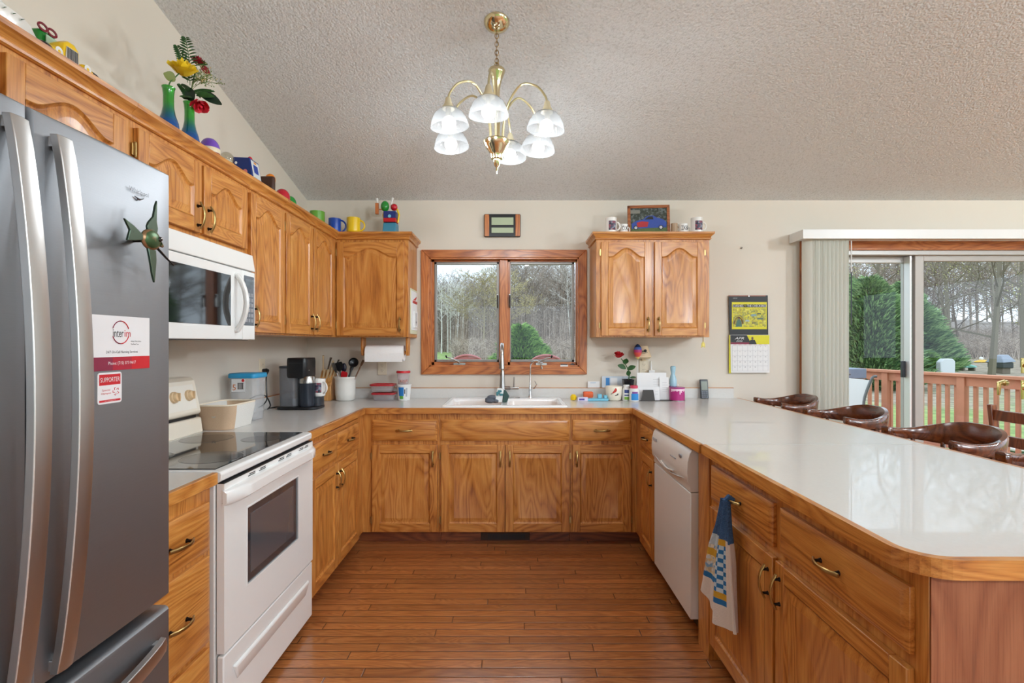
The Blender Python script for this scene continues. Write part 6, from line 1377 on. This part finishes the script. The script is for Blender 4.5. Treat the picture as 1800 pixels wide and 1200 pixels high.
for i, (x, y, a, lab) in enumerate(spots):
    o = st0 if i == 0 else copy_tree(st0)
    o.location = (x, y, 0); o.rotation_euler.z = math.radians(a); o['label'] = lab; o['category'] = 'bar stool'; o['group'] = 'bar stools along the peninsula'
dc = thing('dining_chair', 'reddish wooden dining chair at the right frame edge before the patio door', 'chair', (3.12, 2.95, 0))
g = G(); g.box(2.96, 3.36, 2.76, 3.18, .43, .46, CHR); obj('seat', g, dc, .008)
for y in (2.78, 3.16):
    g = G(); g.prism([(2.99, 0), (3.03, 0), (3.03, .45), (2.97, .965), (2.93, .965), (2.985, .45)], 1, y - .014, y + .014, CHR); obj('back_post', g, dc, .004)
    g = G(); g.prism([(3.32, 0), (3.35, 0), (3.355, .43), (3.31, .43)], 1, y - .018, y + .018, CHR); obj('front_leg', g, dc, .004)
for z in (.90, .75, .60): g = G(); xx = 3.03 - .06 * (z - .45) / .515 - .02; g.box(xx - .010, xx + .010, 2.79, 3.15, z - .03, z + .035, CHR); obj('back_slat', g, dc, .004)
for y in (2.78, 3.16): obj('side_rail', G().box(3.02, 3.33, y - .01, y + .01, .18, .205, CHR), dc)
# ------------------------------------------------------------------ outside
def gz(x, y):
    return -.6 if y < 15 else -.6 + (y - 15) * .0222 if y < 62 else .44 + (y - 62) * .004
def groundmat():
    t = NT('lawn_and_leaf_litter'); tc = t.n('ShaderNodeTexCoord'); sp = t.n('ShaderNodeSeparateXYZ'); t.l(tc.outputs['Object'], sp.inputs[0])
    n1 = t.n('ShaderNodeTexNoise', _Scale=3.0, _Detail=5.0); t.l(tc.outputs['Object'], n1.inputs['Vector']); n2 = t.n('ShaderNodeTexNoise', _Scale=.25, _Detail=3.0); t.l(tc.outputs['Object'], n2.inputs['Vector'])
    grass = t.ramp(n1.outputs[0], [(.3, lin((96, 122, 62))), (.7, lin((150, 168, 98)))]); lit = t.ramp(n1.outputs[0], [(.3, lin((118, 104, 88))), (.7, lin((176, 162, 144)))])
    # litter takes over in the woods, to the right and far back
    m = t.math('ADD', t.math('MULTIPLY', t.math('SUBTRACT', sp.outputs[1], 13.0), .18), t.math('MULTIPLY', t.math('SUBTRACT', n2.outputs[0], .5), 3.0))
    r = t.n('ShaderNodeMapRange'); t.l(t.math('MULTIPLY', sp.outputs[0], .25), r.inputs[0]); r.inputs[1].default_value = .5; r.inputs[2].default_value = 1.5
    far = t.n('ShaderNodeMapRange'); t.l(sp.outputs[1], far.inputs[0]); far.inputs[1].default_value = 56; far.inputs[2].default_value = 60
    mc = t.n('ShaderNodeClamp'); t.l(m, mc.inputs[0]); fl = t.n('ShaderNodeMapRange'); t.l(t.math('ADD', sp.outputs[0], t.math('MULTIPLY', sp.outputs[1], .119)), fl.inputs[0]); fl.inputs[1].default_value = -.5; fl.inputs[2].default_value = .5; nf = t.n('ShaderNodeMapRange'); t.l(sp.outputs[1], nf.inputs[0]); nf.inputs[1].default_value = 34; nf.inputs[2].default_value = 38; f = t.math('MAXIMUM', t.math('MULTIPLY', mc.outputs[0], r.outputs[0]), far.outputs[0]); f = t.math('MAXIMUM', f, t.math('MULTIPLY', nf.outputs[0], fl.outputs[0]))
    t.bsdf(Base_Color=t.mix(f, grass, lit), Roughness=.95); return t.m
g = G(); vs = []; fs = []; xs = [-120 + 12 * i for i in range(26)]; ys = [4.3, 8, 12, 15] + [15 + 5 * i for i in range(1, 12)] + [80, 100, 140, 200]
for y in ys:
    for x in xs: vs.append((x, y, gz(x, y)))
nx = len(xs)
for j in range(len(ys) - 1):
    for i in range(nx - 1): a_ = j * nx + i; fs.append((a_, a_ + 1, a_ + nx + 1, a_ + nx))
g.add(vs, fs, groundmat()); g.box(-60, 60, -60, 4.2, -.65, -.6, MC.get('x') or mat('lawn_near', (120, 142, 78), .95, var=.2, bscale=3)); struct('ground', g, smooth=60)
BRK = mat('hill_brush', (158, 148, 140), .95, bump=1.0, bscale=2, var=.22)
g = G(); vs = []; fs = []; N = 120; random.seed(2)
for k, (r, z) in enumerate(((92, -1), (94, 4.0), (98, 7), (106, 9.0), (125, 9.5), (160, 0))):
    for i in range(N + 1):
        a_ = math.radians(20 + 125 * i / N); hh = z * (.85 + .35 * noise.noise(Vector((i * .13, k * .4, 0)))) + (.7 * noise.noise(Vector((i * .9, k, 3))) if z > 1 else 0); hh *= (.62 if a_ < 1.2 else 1.0 if a_ < 1.6 else .62)
        vs.append((r * math.cos(a_), r * math.sin(a_), hh))
for k in range(5):
    for i in range(N): a_ = k * (N + 1) + i; fs.append((a_, a_ + 1, a_ + N + 2, a_ + N + 1))
g.add(vs, fs, BRK); struct('hillside', g, smooth=70)

BARK = mat('grey_bark', (160, 148, 136), .9, var=.25, bscale=3); BIRCH = mat('birch_bark', (206, 202, 194), .8, var=.15, bscale=2); DBARK = mat('dark_bark', (116, 104, 94), .9)
BUD = mat('bud_yellow_green', (176, 176, 110), .8); BUDT = mat('bud_tan', (170, 150, 124), .8)
def grow(seed, h, r0, spread=1.0, nb=11, depth=3, m=BARK, first=.28, straight=.03, bud=None, twig=.012):
    rnd = random.Random(seed); g = G(); gb = G()
    def branch(p, d, ln, r, lv):
        n = 5 if lv == 0 else 3; P = [p]; R = [r]
        for i in range(n):
            d = (d + Vector((rnd.gauss(0, 1), rnd.gauss(0, 1), rnd.gauss(0, .6) + (.25 if lv else .1))) * (straight if lv == 0 else .16)).normalized(); P.append(P[-1] + d * ln / n); R.append(max(twig, r * (1 - (i + 1) / n * .82)))
        g.tube(P, R, m, 5 if lv == 0 else 3, caps=False)
        if lv < depth:
            k = nb if lv == 0 else (6 if lv == 1 else 5)
            for j in range(k):
                t = (first + (1 - first) * (j + .5) / k) if lv == 0 else .25 + .75 * (j + rnd.random()) / k; q = min(n - 1, int(t * n)); f = t * n - q; pos = P[q].lerp(P[q + 1], min(1, f))
                az = rnd.uniform(0, 2 * PI); el = rnd.uniform(.35, .95) if lv == 0 else rnd.uniform(.2, .9)
                if lv == 0: nd = Vector((math.cos(az) * math.cos(el), math.sin(az) * math.cos(el), math.sin(el)))
                else:
                    pd = (P[q + 1] - P[q]).normalized(); side = Vector((math.cos(az), math.sin(az), rnd.uniform(-.3, .6))).normalized(); nd = (pd * .7 + side * .8).normalized()
                ll = ln * (.42 * spread * (1.15 - .7 * (t - first)) if lv == 0 else rnd.uniform(.38, .6)); branch(pos, nd, ll, max(twig, r * (.34 if lv == 0 else .45)), lv + 1)
        elif bud:
            for q in P[1:]:
                for _ in range(2):
                    c = q + Vector((rnd.gauss(0, .07), rnd.gauss(0, .07), rnd.gauss(0, .07))); s = .035; gb.add([c + Vector((-s, 0, -s)), c + Vector((s, s, 0)), c + Vector((0, -s, s))], [(0, 1, 2)], bud)
    branch(Vector((0, 0, -.3)), Vector((rnd.gauss(0, .02), rnd.gauss(0, .02), 1)).normalized(), h, r0, 0)
    return g, gb
def tree_proto(name, seed, h, r0, leafname='buds', **kw):
    g, gb = grow(seed, h, r0, **kw); t = thing(name, None, 'tree', (0, 0, 0)); obj('trunk_and_branches', g, t, smooth=0, local=True)
    if gb.f: obj(leafname, gb, t, smooth=0, local=True)
    return t
def place(proto, first, x, y, rz, s, label, group, cat='tree'):
    o = proto if first else copy_tree(proto); o.location = (x, y, gz(x, y)); o.rotation_euler.z = rz; o.scale = (s, s, s); o['label'] = label; o['category'] = cat
    if group: o['group'] = group
    return o
rnd = random.Random(42)
protos = [tree_proto('bare_tree', 1, 11, .15, nb=13), tree_proto('bare_tree', 2, 12, .13, nb=14, spread=.8), tree_proto('bare_tree', 3, 10, .16, nb=12, spread=1.2, m=DBARK), tree_proto('bare_tree', 4, 11.5, .12, nb=13, spread=.7, bud=BUDT)]
used = set()
spotsT = []
# behind the sink window: wall of woods 58-85 m off
for i in range(72):
    y = rnd.uniform(58, 88); px = 752 + (1022 - 752) * (i + rnd.random()) / 72; spotsT.append(((px - CX) / F * y, y))
for i in range(36):
    y = rnd.uniform(46, 84); px = 1480 + 330 * (i + rnd.random()) / 36; spotsT.append(((px - CX) / F * y, y))
for i in range(34):
    y = rnd.uniform(60, 86); px = rnd.choice([rnd.uniform(560, 750), rnd.uniform(1030, 1480), rnd.uniform(1820, 1990)]); spotsT.append(((px - CX) / F * y, y))
for i, (x, y) in enumerate(spotsT):
    k = rnd.randrange(4) if x / y > .5 else rnd.randrange(3); left = x < -1; s = rnd.uniform(.70, .86) if left else rnd.uniform(.85, 1.15) if x < 20 else rnd.uniform(1.05, 1.5)
    s *= y / 72
    place(protos[k], k not in used, x, y, rnd.uniform(0, 6.28), s, 'bare grey-brown tree standing in the woods beyond the lawn', 'bare trees in the far woods'); used.add(k)
bp = tree_proto('birch_tree', 9, 9.5, .11, nb=10, spread=.45, m=BIRCH, first=.45, straight=.02); bp2 = tree_proto('birch_tree', 10, 9, .10, nb=9, spread=.5, m=BIRCH, first=.5, straight=.025)
for i, px in enumerate((776, 787, 793, 803, 812, 1003)):
    y = 54 + (i * 1.7) % 5; x = (px - CX) / F * y; pr = bp if i % 2 == 0 else bp2
    lab = 'pale birch trunk standing alone at the right edge of the woods behind the sink window' if px == 1003 else 'slender white birch at the left edge of the woods seen through the sink window'
    place(pr, i < 2, x, y, i * 1.3, .78 if px < 900 else 1.05, lab, None if px == 1003 else 'white birches at the left of the woods')
yt = tree_proto('budding_tree', 21, 8.2, .14, 'buds', nb=14, spread=1.1, bud=mat('bud_pale', (186, 174, 116), .8), m=mat('pale_bark', (150, 138, 116), .9))
place(yt, True, (850 - CX) / F * 46, 46, 0, .86, 'budding yellowish tree behind the bush seen through the left window pane', None)
place(yt, False, (884 - CX) / F * 54, 54, 2.0, .9, 'second budding tree right behind the window mullion, above the bush', None)
yt2 = tree_proto('budding_tree', 23, 11, .20, 'buds', nb=15, spread=1.25, bud=BUD, m=mat('olive_bark', (120, 112, 96), .9), first=.2)
place(yt2, True, (1742 - CX) / F * 27, 27, 0, .9, 'spreading budding tree seen through the right patio panel', None)
place(yt2, False, (1672 - CX) / F * 36, 36, 2.5, 1.0, 'budding tree beyond the evergreens in the middle of the patio door', None)
place(yt2, False, (1800 - CX) / F * 33, 33, 4.2, 1.0, 'budding tree at the far right edge of the patio door view', None)
place(yt2, False, (1540 - CX) / F * 42, 42, 1.2, 1.15, 'bare-topped budding tree rising behind the big evergreen', None)

def evergreen(name, seed, h, w, n, a, b, shape=1.0, tuft=.2):
    rnd = random.Random(seed); t = thing(name, None, 'evergreen', (0, 0, 0)); g = G(); g.tube([(0, 0, -.3), (0, 0, h * .9)], [w * .05, .02], DBARK, 7); obj('trunk', g, t, local=True)
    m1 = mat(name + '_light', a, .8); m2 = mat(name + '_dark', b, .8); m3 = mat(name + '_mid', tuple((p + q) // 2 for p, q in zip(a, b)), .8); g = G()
    lumps = [(rnd.uniform(0, 2 * PI), rnd.uniform(.05, .9), rnd.uniform(.2, .5)) for _ in range(70)]
    for i in range(n):
        az0, zz, lw = rnd.choice(lumps); az = az0 + rnd.gauss(0, .28); z = max(.01, min(.99, zz + rnd.gauss(0, .045))); R = w * (1 - z) ** .62 * shape * (.55 + .45 * min(1, z * 6)); rr = R * (1 - abs(rnd.gauss(0, .2))) * (1 + .26 * math.sin(az0 * 4 + zz * 17) * (1 - .5 * zz)) * rnd.choice((1, 1, 1, 1.08))
        p = Vector((rr * math.cos(az), rr * math.sin(az), h * z - .1 * rr)); d = Vector((math.cos(az), math.sin(az), rnd.uniform(-.1, .9))).normalized(); s = Vector((rnd.gauss(0, 1), rnd.gauss(0, 1), rnd.gauss(0, 1))).normalized().cross(d).normalized(); ln = tuft * rnd.uniform(.6, 1.4)
        m = m1 if rnd.random() < .42 else (m2 if rnd.random() < .4 else m3)
        for q in (s, d.cross(s)): g.add([p - d * ln * .3 - q * ln * .03, p + q * ln * .10 + d * ln * .3, p + d * ln, p - q * ln * .10 + d * ln * .3], [(0, 1, 2, 3)], m)
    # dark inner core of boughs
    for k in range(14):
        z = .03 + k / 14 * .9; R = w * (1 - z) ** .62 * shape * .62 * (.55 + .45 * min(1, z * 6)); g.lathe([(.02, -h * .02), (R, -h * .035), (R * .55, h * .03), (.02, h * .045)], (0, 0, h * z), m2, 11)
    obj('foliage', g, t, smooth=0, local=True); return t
e1 = evergreen('pine_bush', 5, 2.75, 1.9, 17000, (166, 200, 118), (84, 118, 70), tuft=.30)
place(e1, True, (915 - CX) / F * 30, 30, 0, .98, 'bright green pine bush on the lawn seen through the sink window', None, 'shrub')
place(e1, False, (1628 - CX) / F * 24, 24, 1, .5, 'small green pine below the larger evergreens through the patio door', None, 'shrub')
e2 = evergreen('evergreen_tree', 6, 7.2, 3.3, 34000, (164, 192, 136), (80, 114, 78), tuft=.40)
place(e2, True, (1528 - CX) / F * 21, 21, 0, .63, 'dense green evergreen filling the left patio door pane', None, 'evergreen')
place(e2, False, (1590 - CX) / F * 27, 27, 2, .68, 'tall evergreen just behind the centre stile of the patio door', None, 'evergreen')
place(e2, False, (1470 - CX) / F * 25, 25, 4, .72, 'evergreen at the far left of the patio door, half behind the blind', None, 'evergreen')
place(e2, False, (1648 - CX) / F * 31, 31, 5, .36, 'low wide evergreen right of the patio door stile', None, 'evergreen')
# undergrowth along the woods: nobody could count the stems
g = G(); rnd = random.Random(8); US_ = [mat('brush_stems', (190, 176, 164), .95), mat('brush_stems_dark', (112, 98, 88), .95), mat('brush_stems_mid', (156, 140, 124), .95)]
for i in range(16000):
    if i % 2: px = rnd.uniform(740, 1030); y = rnd.uniform(57 if px < 796 else 38, 80); x = (px - CX) / F * y
    else: y = rnd.uniform(42, 75); x = (rnd.uniform(1470, 1830) - CX) / F * y
    US = US_[rnd.randrange(3)]; z = gz(x, y); h = rnd.uniform(.8, 2.0) if y < 52 else rnd.uniform(1, 6.5 if x < 20 else 3.6); p = Vector((x, y, z - .1)); q = p + Vector((rnd.gauss(0, .3), rnd.gauss(0, .3), h)); w = rnd.uniform(.012, .03); g.add([p + Vector((-w, 0, 0)), p + Vector((w, 0, 0)), q], [(0, 1, 2)], US)
    for k in range(3): c = p.lerp(q, rnd.uniform(.3, .9)); e = c + Vector((rnd.gauss(0, .5), rnd.gauss(0, .3), rnd.uniform(.2, .8))); g.add([c, c + Vector((0, 0, w * 1.6)), e], [(0, 1, 2)], US)
single('undergrowth', g, 'tangled leafless brush along the edge of the woods', 'undergrowth', (0, 60, 0), smooth=0, kind='stuff')

# deck, railing
CED = mat('cedar_stain', (196, 132, 104), .7, var=.10, bscale=6); CEDD = mat('cedar_stain_deck', (170, 122, 100), .8, var=.12, bscale=4)
A0, B0 = Vector((5.19, 8.6, 0)), Vector((6.30, 4.5, 0)); dv = (B0 - A0).normalized(); nv = Vector((-dv.y, dv.x, 0))
g = G(); g.prism([(1.7, 4.25), (6.38, 4.25), (5.25, 8.7), (1.7, 8.7)], 2, -.14, -.10, CEDD); g.prism([(1.7, 8.66), (5.25, 8.66), (5.25, 8.7), (1.7, 8.7)], 2, -.4, -.14, CEDD)
for x, y in ((1.8, 8.6), (3.5, 8.6), (5.2, 8.6), (5.75, 6.4), (6.2, 4.6), (3.8, 5.2)): g.box(x - .05, x + .05, y - .05, y + .05, -.65, -.14, CEDD)
struct('deck', g)
def railing(P, Q, label, n_posts):
    t = thing('deck_railing', label, 'railing', tuple(P.lerp(Q, .5)) ); d = (Q - P).normalized(); s = Vector((-d.y, d.x, 0)); L_ = (Q - P).length
    def bar(a, b, w, z0, z1, off=0.0):
        g = G(); q = [a + s * (w / 2 + off), b + s * (w / 2 + off), b - s * (w / 2 - off), a - s * (w / 2 - off)]; g.loft([[(p.x, p.y, z) for p in q] for z in (z0, z1)], CED); return g
    obj('top_rail', bar(P, Q, .14, .915, .952), t, .004); obj('fascia_board', bar(P, Q, .03, .80, .915, .0), t); obj('bottom_rail', bar(P, Q, .035, -.03, .05), t)
    for k in range(n_posts):
        c = P + d * (.10 + (L_ - .2) * k / (n_posts - 1)); obj('post', bar(c - d * .045, c + d * .045, .09, -.10, .915), t, .004)
    n = int(L_ / .11)
    for k in range(n):
        c = P + d * (.05 + k * .11); obj('baluster', bar(c - d * .019, c + d * .019, .038, -.02, .82, .034), t)
railing(A0, B0, 'reddish cedar deck railing slanting across the patio door view', 5)
railing(Vector((1.75, 8.62, 0)), Vector((5.12, 8.62, 0)), 'cedar deck railing along the far edge of the deck', 4)
# patio chair with curved frame
pc = thing('patio_chair', 'grey metal-framed patio chair with curved back outside the patio door', 'chair', (4.35, 6.5, -.1)); CG = mat('grey_frame', (96, 96, 100), .4, .5); SLG = mat('sling_grey', (196, 194, 192), .8)
X_ = 0
for dy in (0, .5):
    P = catmull([(4.50, 6.35 + dy, .93), (4.44, 6.35 + dy, .90), (4.35, 6.35 + dy, .66), (4.30, 6.35 + dy, .36), (4.0, 6.35 + dy, .33), (3.92, 6.35 + dy, -.09)], 6); obj('side_frame', G().tube(P, .016, CG, 8), pc)
    obj('leg', G().tube([(4.30, 6.35 + dy, .38), (4.5, 6.35 + dy, -.09)], .014, CG, 8), pc)
g = G(); L = [[(x, 6.35, z), (x, 6.85, z), (x + .004, 6.85, z - .004), (x + .004, 6.35, z - .004)] for x, z in ((4.45, .88), (4.36, .66), (4.31, .40), (4.20, .35), (4.0, .34))]; g.loft(L, SLG); obj('sling', g, pc)
# white grill side table behind
g = G(); g.box(4.55, 5.0, 7.3, 7.6, -.1, .84, mat('pale_cover', (190, 192, 196), .7)); g.box(4.53, 5.02, 7.28, 7.62, .84, .98, mat('blue_grey_cover', (120, 130, 150), .6)); single('deck_box', g, 'pale storage box with blue-grey lid on the deck beside the patio chair', 'box', (4.78, 7.45, -.1), bevel=.01)
# red lawn chair backs below the sink window
DR = mat('faded_red', (170, 100, 100), .6)
for cx, lab in ((-.60, 'faded red round-backed garden chair outside, behind the left crank handle'), (.42, 'faded red round-backed garden chair outside, behind the drinking-water tap')):
    t = thing('garden_chair', lab, 'chair', (cx, 6.6, -.6)); Y_ = 6.6; zt_ = 1.185; P = [(cx + .21 * math.cos(a), Y_, zt_ - .13 + .13 * math.sin(a)) for a in [PI - PI * i / 20 for i in range(21)]]
    g = G(); g.tube(P, .016, DR, 8); obj('back_frame', g, t, smooth=60)
    g = G(); g.prism([(p[0], p[2]) for p in P] + [(cx + .18, .30), (cx - .18, .30)], 1, Y_ - .004, Y_ + .004, DR); obj('back_panel', g, t)
    g = G(); g.box(cx - .22, cx + .22, Y_ - .42, Y_ + .02, .28, .31, DR); obj('seat', g, t, .006)
    for sx in (-1, 1):
        for yy in (0, -.4): obj('leg', G().tube([(cx + sx * .2, Y_ + yy, .30), (cx + sx * .23, Y_ + yy, gz(0, 6) - .0)], .014, DR, 8), t)
# things parked at the edge of the woods, right
def parked(px, py0, py1, w, Y): a = at(px - w / 2, py1, Y); b = at(px + w / 2, py0, Y); return a, b
a, b = parked(1663, 630, 640, 26, 22); t = thing('utility_trailer', 'small white utility trailer parked in front of the evergreens beyond the railing', 'trailer', (a.x, 22, gz(0, 22)))
g = G(); z0 = gz(0, 22); g.prism([(a.x, z0 + .38), (b.x, z0 + .38), (b.x, b.z - .12), (b.x - .1, b.z), (a.x + .15, b.z), (a.x, b.z - .15)], 1, 21.9, 22.15, mat('trailer_white', (206, 208, 212), .5)); obj('trailer_body', g, t, .03)
for x in (a.x + .2, b.x - .2): obj('wheel', G().cyl((x, 21.88, z0 + .2), .2, .1, BLACKP, 18, axis=(0, -1, 0)), t)
g = G(); z0 = gz(0, 30); x = at(1699, 640, 30).x; zc_ = at(0, 645, 30).z
L = [[(x + u * .62, 30 + .28 * w_ * c_, zc_ + s_ * .16 * w_) for c_, s_ in ((1, 0), (.7, .7), (0, 1), (-.7, .7), (-1, 0), (0, -.3))] for u, w_ in ((-1, .05), (-.7, .6), (-.2, 1), (.3, 1), (.75, .6), (1, .05))]
g.loft(L, mat('canoe_teal', (110, 176, 166), .5))
for dx in (-.3, .3): g.box(x + dx - .04, x + dx + .04, 29.8, 30.2, z0, zc_, DBARK)
single('canoe', g, 'teal canoe resting upside down on supports near the railing line', 'canoe', (x, 30, z0))
g = G(); x = at(1726, 636, 38).x; zc_ = at(0, 636, 38).z; z0 = gz(0, 38); YK = mat('kayak_yellow', (226, 180, 70), .5)
L = [[(x + u * .6, 38 + .3 * w_ * c_, zc_ + s_ * .17 * w_) for c_, s_ in ((1, 0), (.7, .7), (0, 1), (-.7, .7), (-1, 0), (0, -.6))] for u, w_ in ((-1, .05), (-.7, .6), (-.2, 1), (.3, 1), (.75, .6), (1, .05))]; g.loft(L, YK); g.ell((x - .05, 38, zc_ + .25), (.14, .12, .14), WPLAS)
for dx in (-.3, .3): g.box(x + dx - .04, x + dx + .04, 37.8, 38.2, z0, zc_, DBARK)
single('kayak', g, 'yellow kayak on a stand at the edge of the woods', 'kayak', (x, 38, z0))
a, b = parked(1760, 623, 652, 20, 28); z0 = gz(0, 28); t = thing('covered_boat', 'dark boat under a blue-grey tarp at the right of the woods', 'boat', ((a.x + b.x) / 2, 28, z0))
g = G(); g.prism([(a.x, z0 + .3), (b.x, z0 + .3), (b.x, at(0, 636, 28).z), (a.x, at(0, 636, 28).z)], 1, 27.6, 28.5, mat('boat_dark', (50, 54, 60), .5)); obj('hull', g, t, .05)
g = G(); g.loft([[(a.x - .05, 27.5, at(0, 637, 28).z), (b.x + .05, 27.5, at(0, 635, 28).z), (b.x + .05, 28.6, at(0, 635, 28).z), (a.x - .05, 28.6, at(0, 637, 28).z)], [(a.x + .12, 27.8, at(0, 625, 28).z), (b.x - .1, 27.8, b.z), (b.x - .1, 28.3, b.z), (a.x + .12, 28.3, at(0, 625, 28).z)]], mat('tarp_blue', (140, 148, 162), .6)); obj('tarp', g, t, .03)
obj('trailer_stand', G().box(a.x + .1, b.x - .1, 27.7, 28.4, z0, z0 + .31, DBARK), t)
# green garden cart low behind the railing
g = G(); g.box(6.95, 7.5, 7.1, 7.5, -.58, -.15, mat('cart_green', (30, 90, 64), .5)); g.box(6.9, 7.55, 7.05, 7.55, -.15, -.11, PAPER); single('planter_box', g, 'green garden box with white rim on the ground beyond the railing', 'planter', (7.2, 7.3, -.6), bevel=.01)

# ------------------------------------------------------------------ light
wd = bpy.data.worlds.new('overcast'); bpy.context.scene.world = wd; wd.use_nodes = True; nt = wd.node_tree; nt.nodes.clear()
out = nt.nodes.new('ShaderNodeOutputWorld'); bg = nt.nodes.new('ShaderNodeBackground'); tc = nt.nodes.new('ShaderNodeTexCoord'); nz = nt.nodes.new('ShaderNodeTexNoise'); nz.inputs['Scale'].default_value = 3.0; nz.inputs['Detail'].default_value = 4
rp_ = nt.nodes.new('ShaderNodeValToRGB'); rp_.color_ramp.elements[0].position = .35; rp_.color_ramp.elements[0].color = (.60, .73, .90, 1); rp_.color_ramp.elements[1].position = .65; rp_.color_ramp.elements[1].color = (.80, .89, 1.0, 1)
nt.links.new(tc.outputs['Generated'], nz.inputs['Vector']); nt.links.new(nz.outputs[0], rp_.inputs[0]); nt.links.new(rp_.outputs[0], bg.inputs[0]); nt.links.new(bg.outputs[0], out.inputs[0])
bg.inputs[1].default_value = WORLD_S
for i, p in enumerate(LAMPS):
    l = bpy.data.lights.new('chandelier_lamp', 'POINT'); l.energy = LAMP_W; l.color = (.88, .95, 1.0); l.shadow_soft_size = .03
    o = bpy.data.objects.new('chandelier_lamp', l); C.objects.link(o); o.parent = ch; o.location = Vector(p) - Vector(ch.location)
# added fill lamps, out of view behind and beside the kitchen, brightening the room
for i, (x, y, w) in enumerate(FILL_LAMPS):
    z = zc(y); t = thing('ceiling_lamp', ['added round fill lamp out of view behind the kitchen', 'added round fill lamp out of view over the dining side', 'added round fill lamp out of view in the far living area'][i % 3], 'fill lamp', (x, y, z))
    g = G(); g.lathe([(.16, 0.03), (.16, -.03), (.15, -.035)], (x, y, z), GOLD, 32); obj('base_ring', g, t)
    g = G(); g.lathe([(.15, -.035), (.14, -.07), (.09, -.10), (.001, -.115)], (x, y, z), mat('fill_dome_glow', (255, 246, 232), .5, emit=5.0), 32); obj('glass_dome', g, t, smooth=60)
    l = bpy.data.lights.new('ceiling_lamp_light', 'POINT'); l.energy = w; l.color = (.82, .92, 1.0); l.shadow_soft_size = .15
    o = bpy.data.objects.new('ceiling_lamp_light', l); C.objects.link(o); o.parent = t; o.location = (0, 0, -.32)
cam = bpy.data.cameras.new('camera'); cam.lens = 18.0; cam.sensor_width = 36; cam.shift_x = -3 / 1800; cam.shift_y = 3 / 1800; cam.clip_start = .02; cam.clip_end = 500
co = bpy.data.objects.new('camera', cam); C.objects.link(co); co.location = (0, 0, H); co.rotation_euler = (PI / 2, 0, 0); bpy.context.scene.camera = co
vs_ = bpy.context.scene.view_settings; vs_.view_transform = 'Standard'; vs_.look = 'None'; vs_.gamma = 1.0; vs_.use_curve_mapping = False; vs_.exposure = EXPO
cy_ = bpy.context.scene.cycles; cy_.use_denoising = True; cy_.max_bounces = 8; cy_.diffuse_bounces = 5; cy_.transparent_max_bounces = 16; cy_.sample_clamp_indirect = 6.0; cy_.caustics_reflective = False; cy_.caustics_refractive = False
for nm in [o for o in bpy.data.objects if o.type == 'MESH' and len(o.data.polygons) == 0]: print('EMPTY MESH', nm.name)
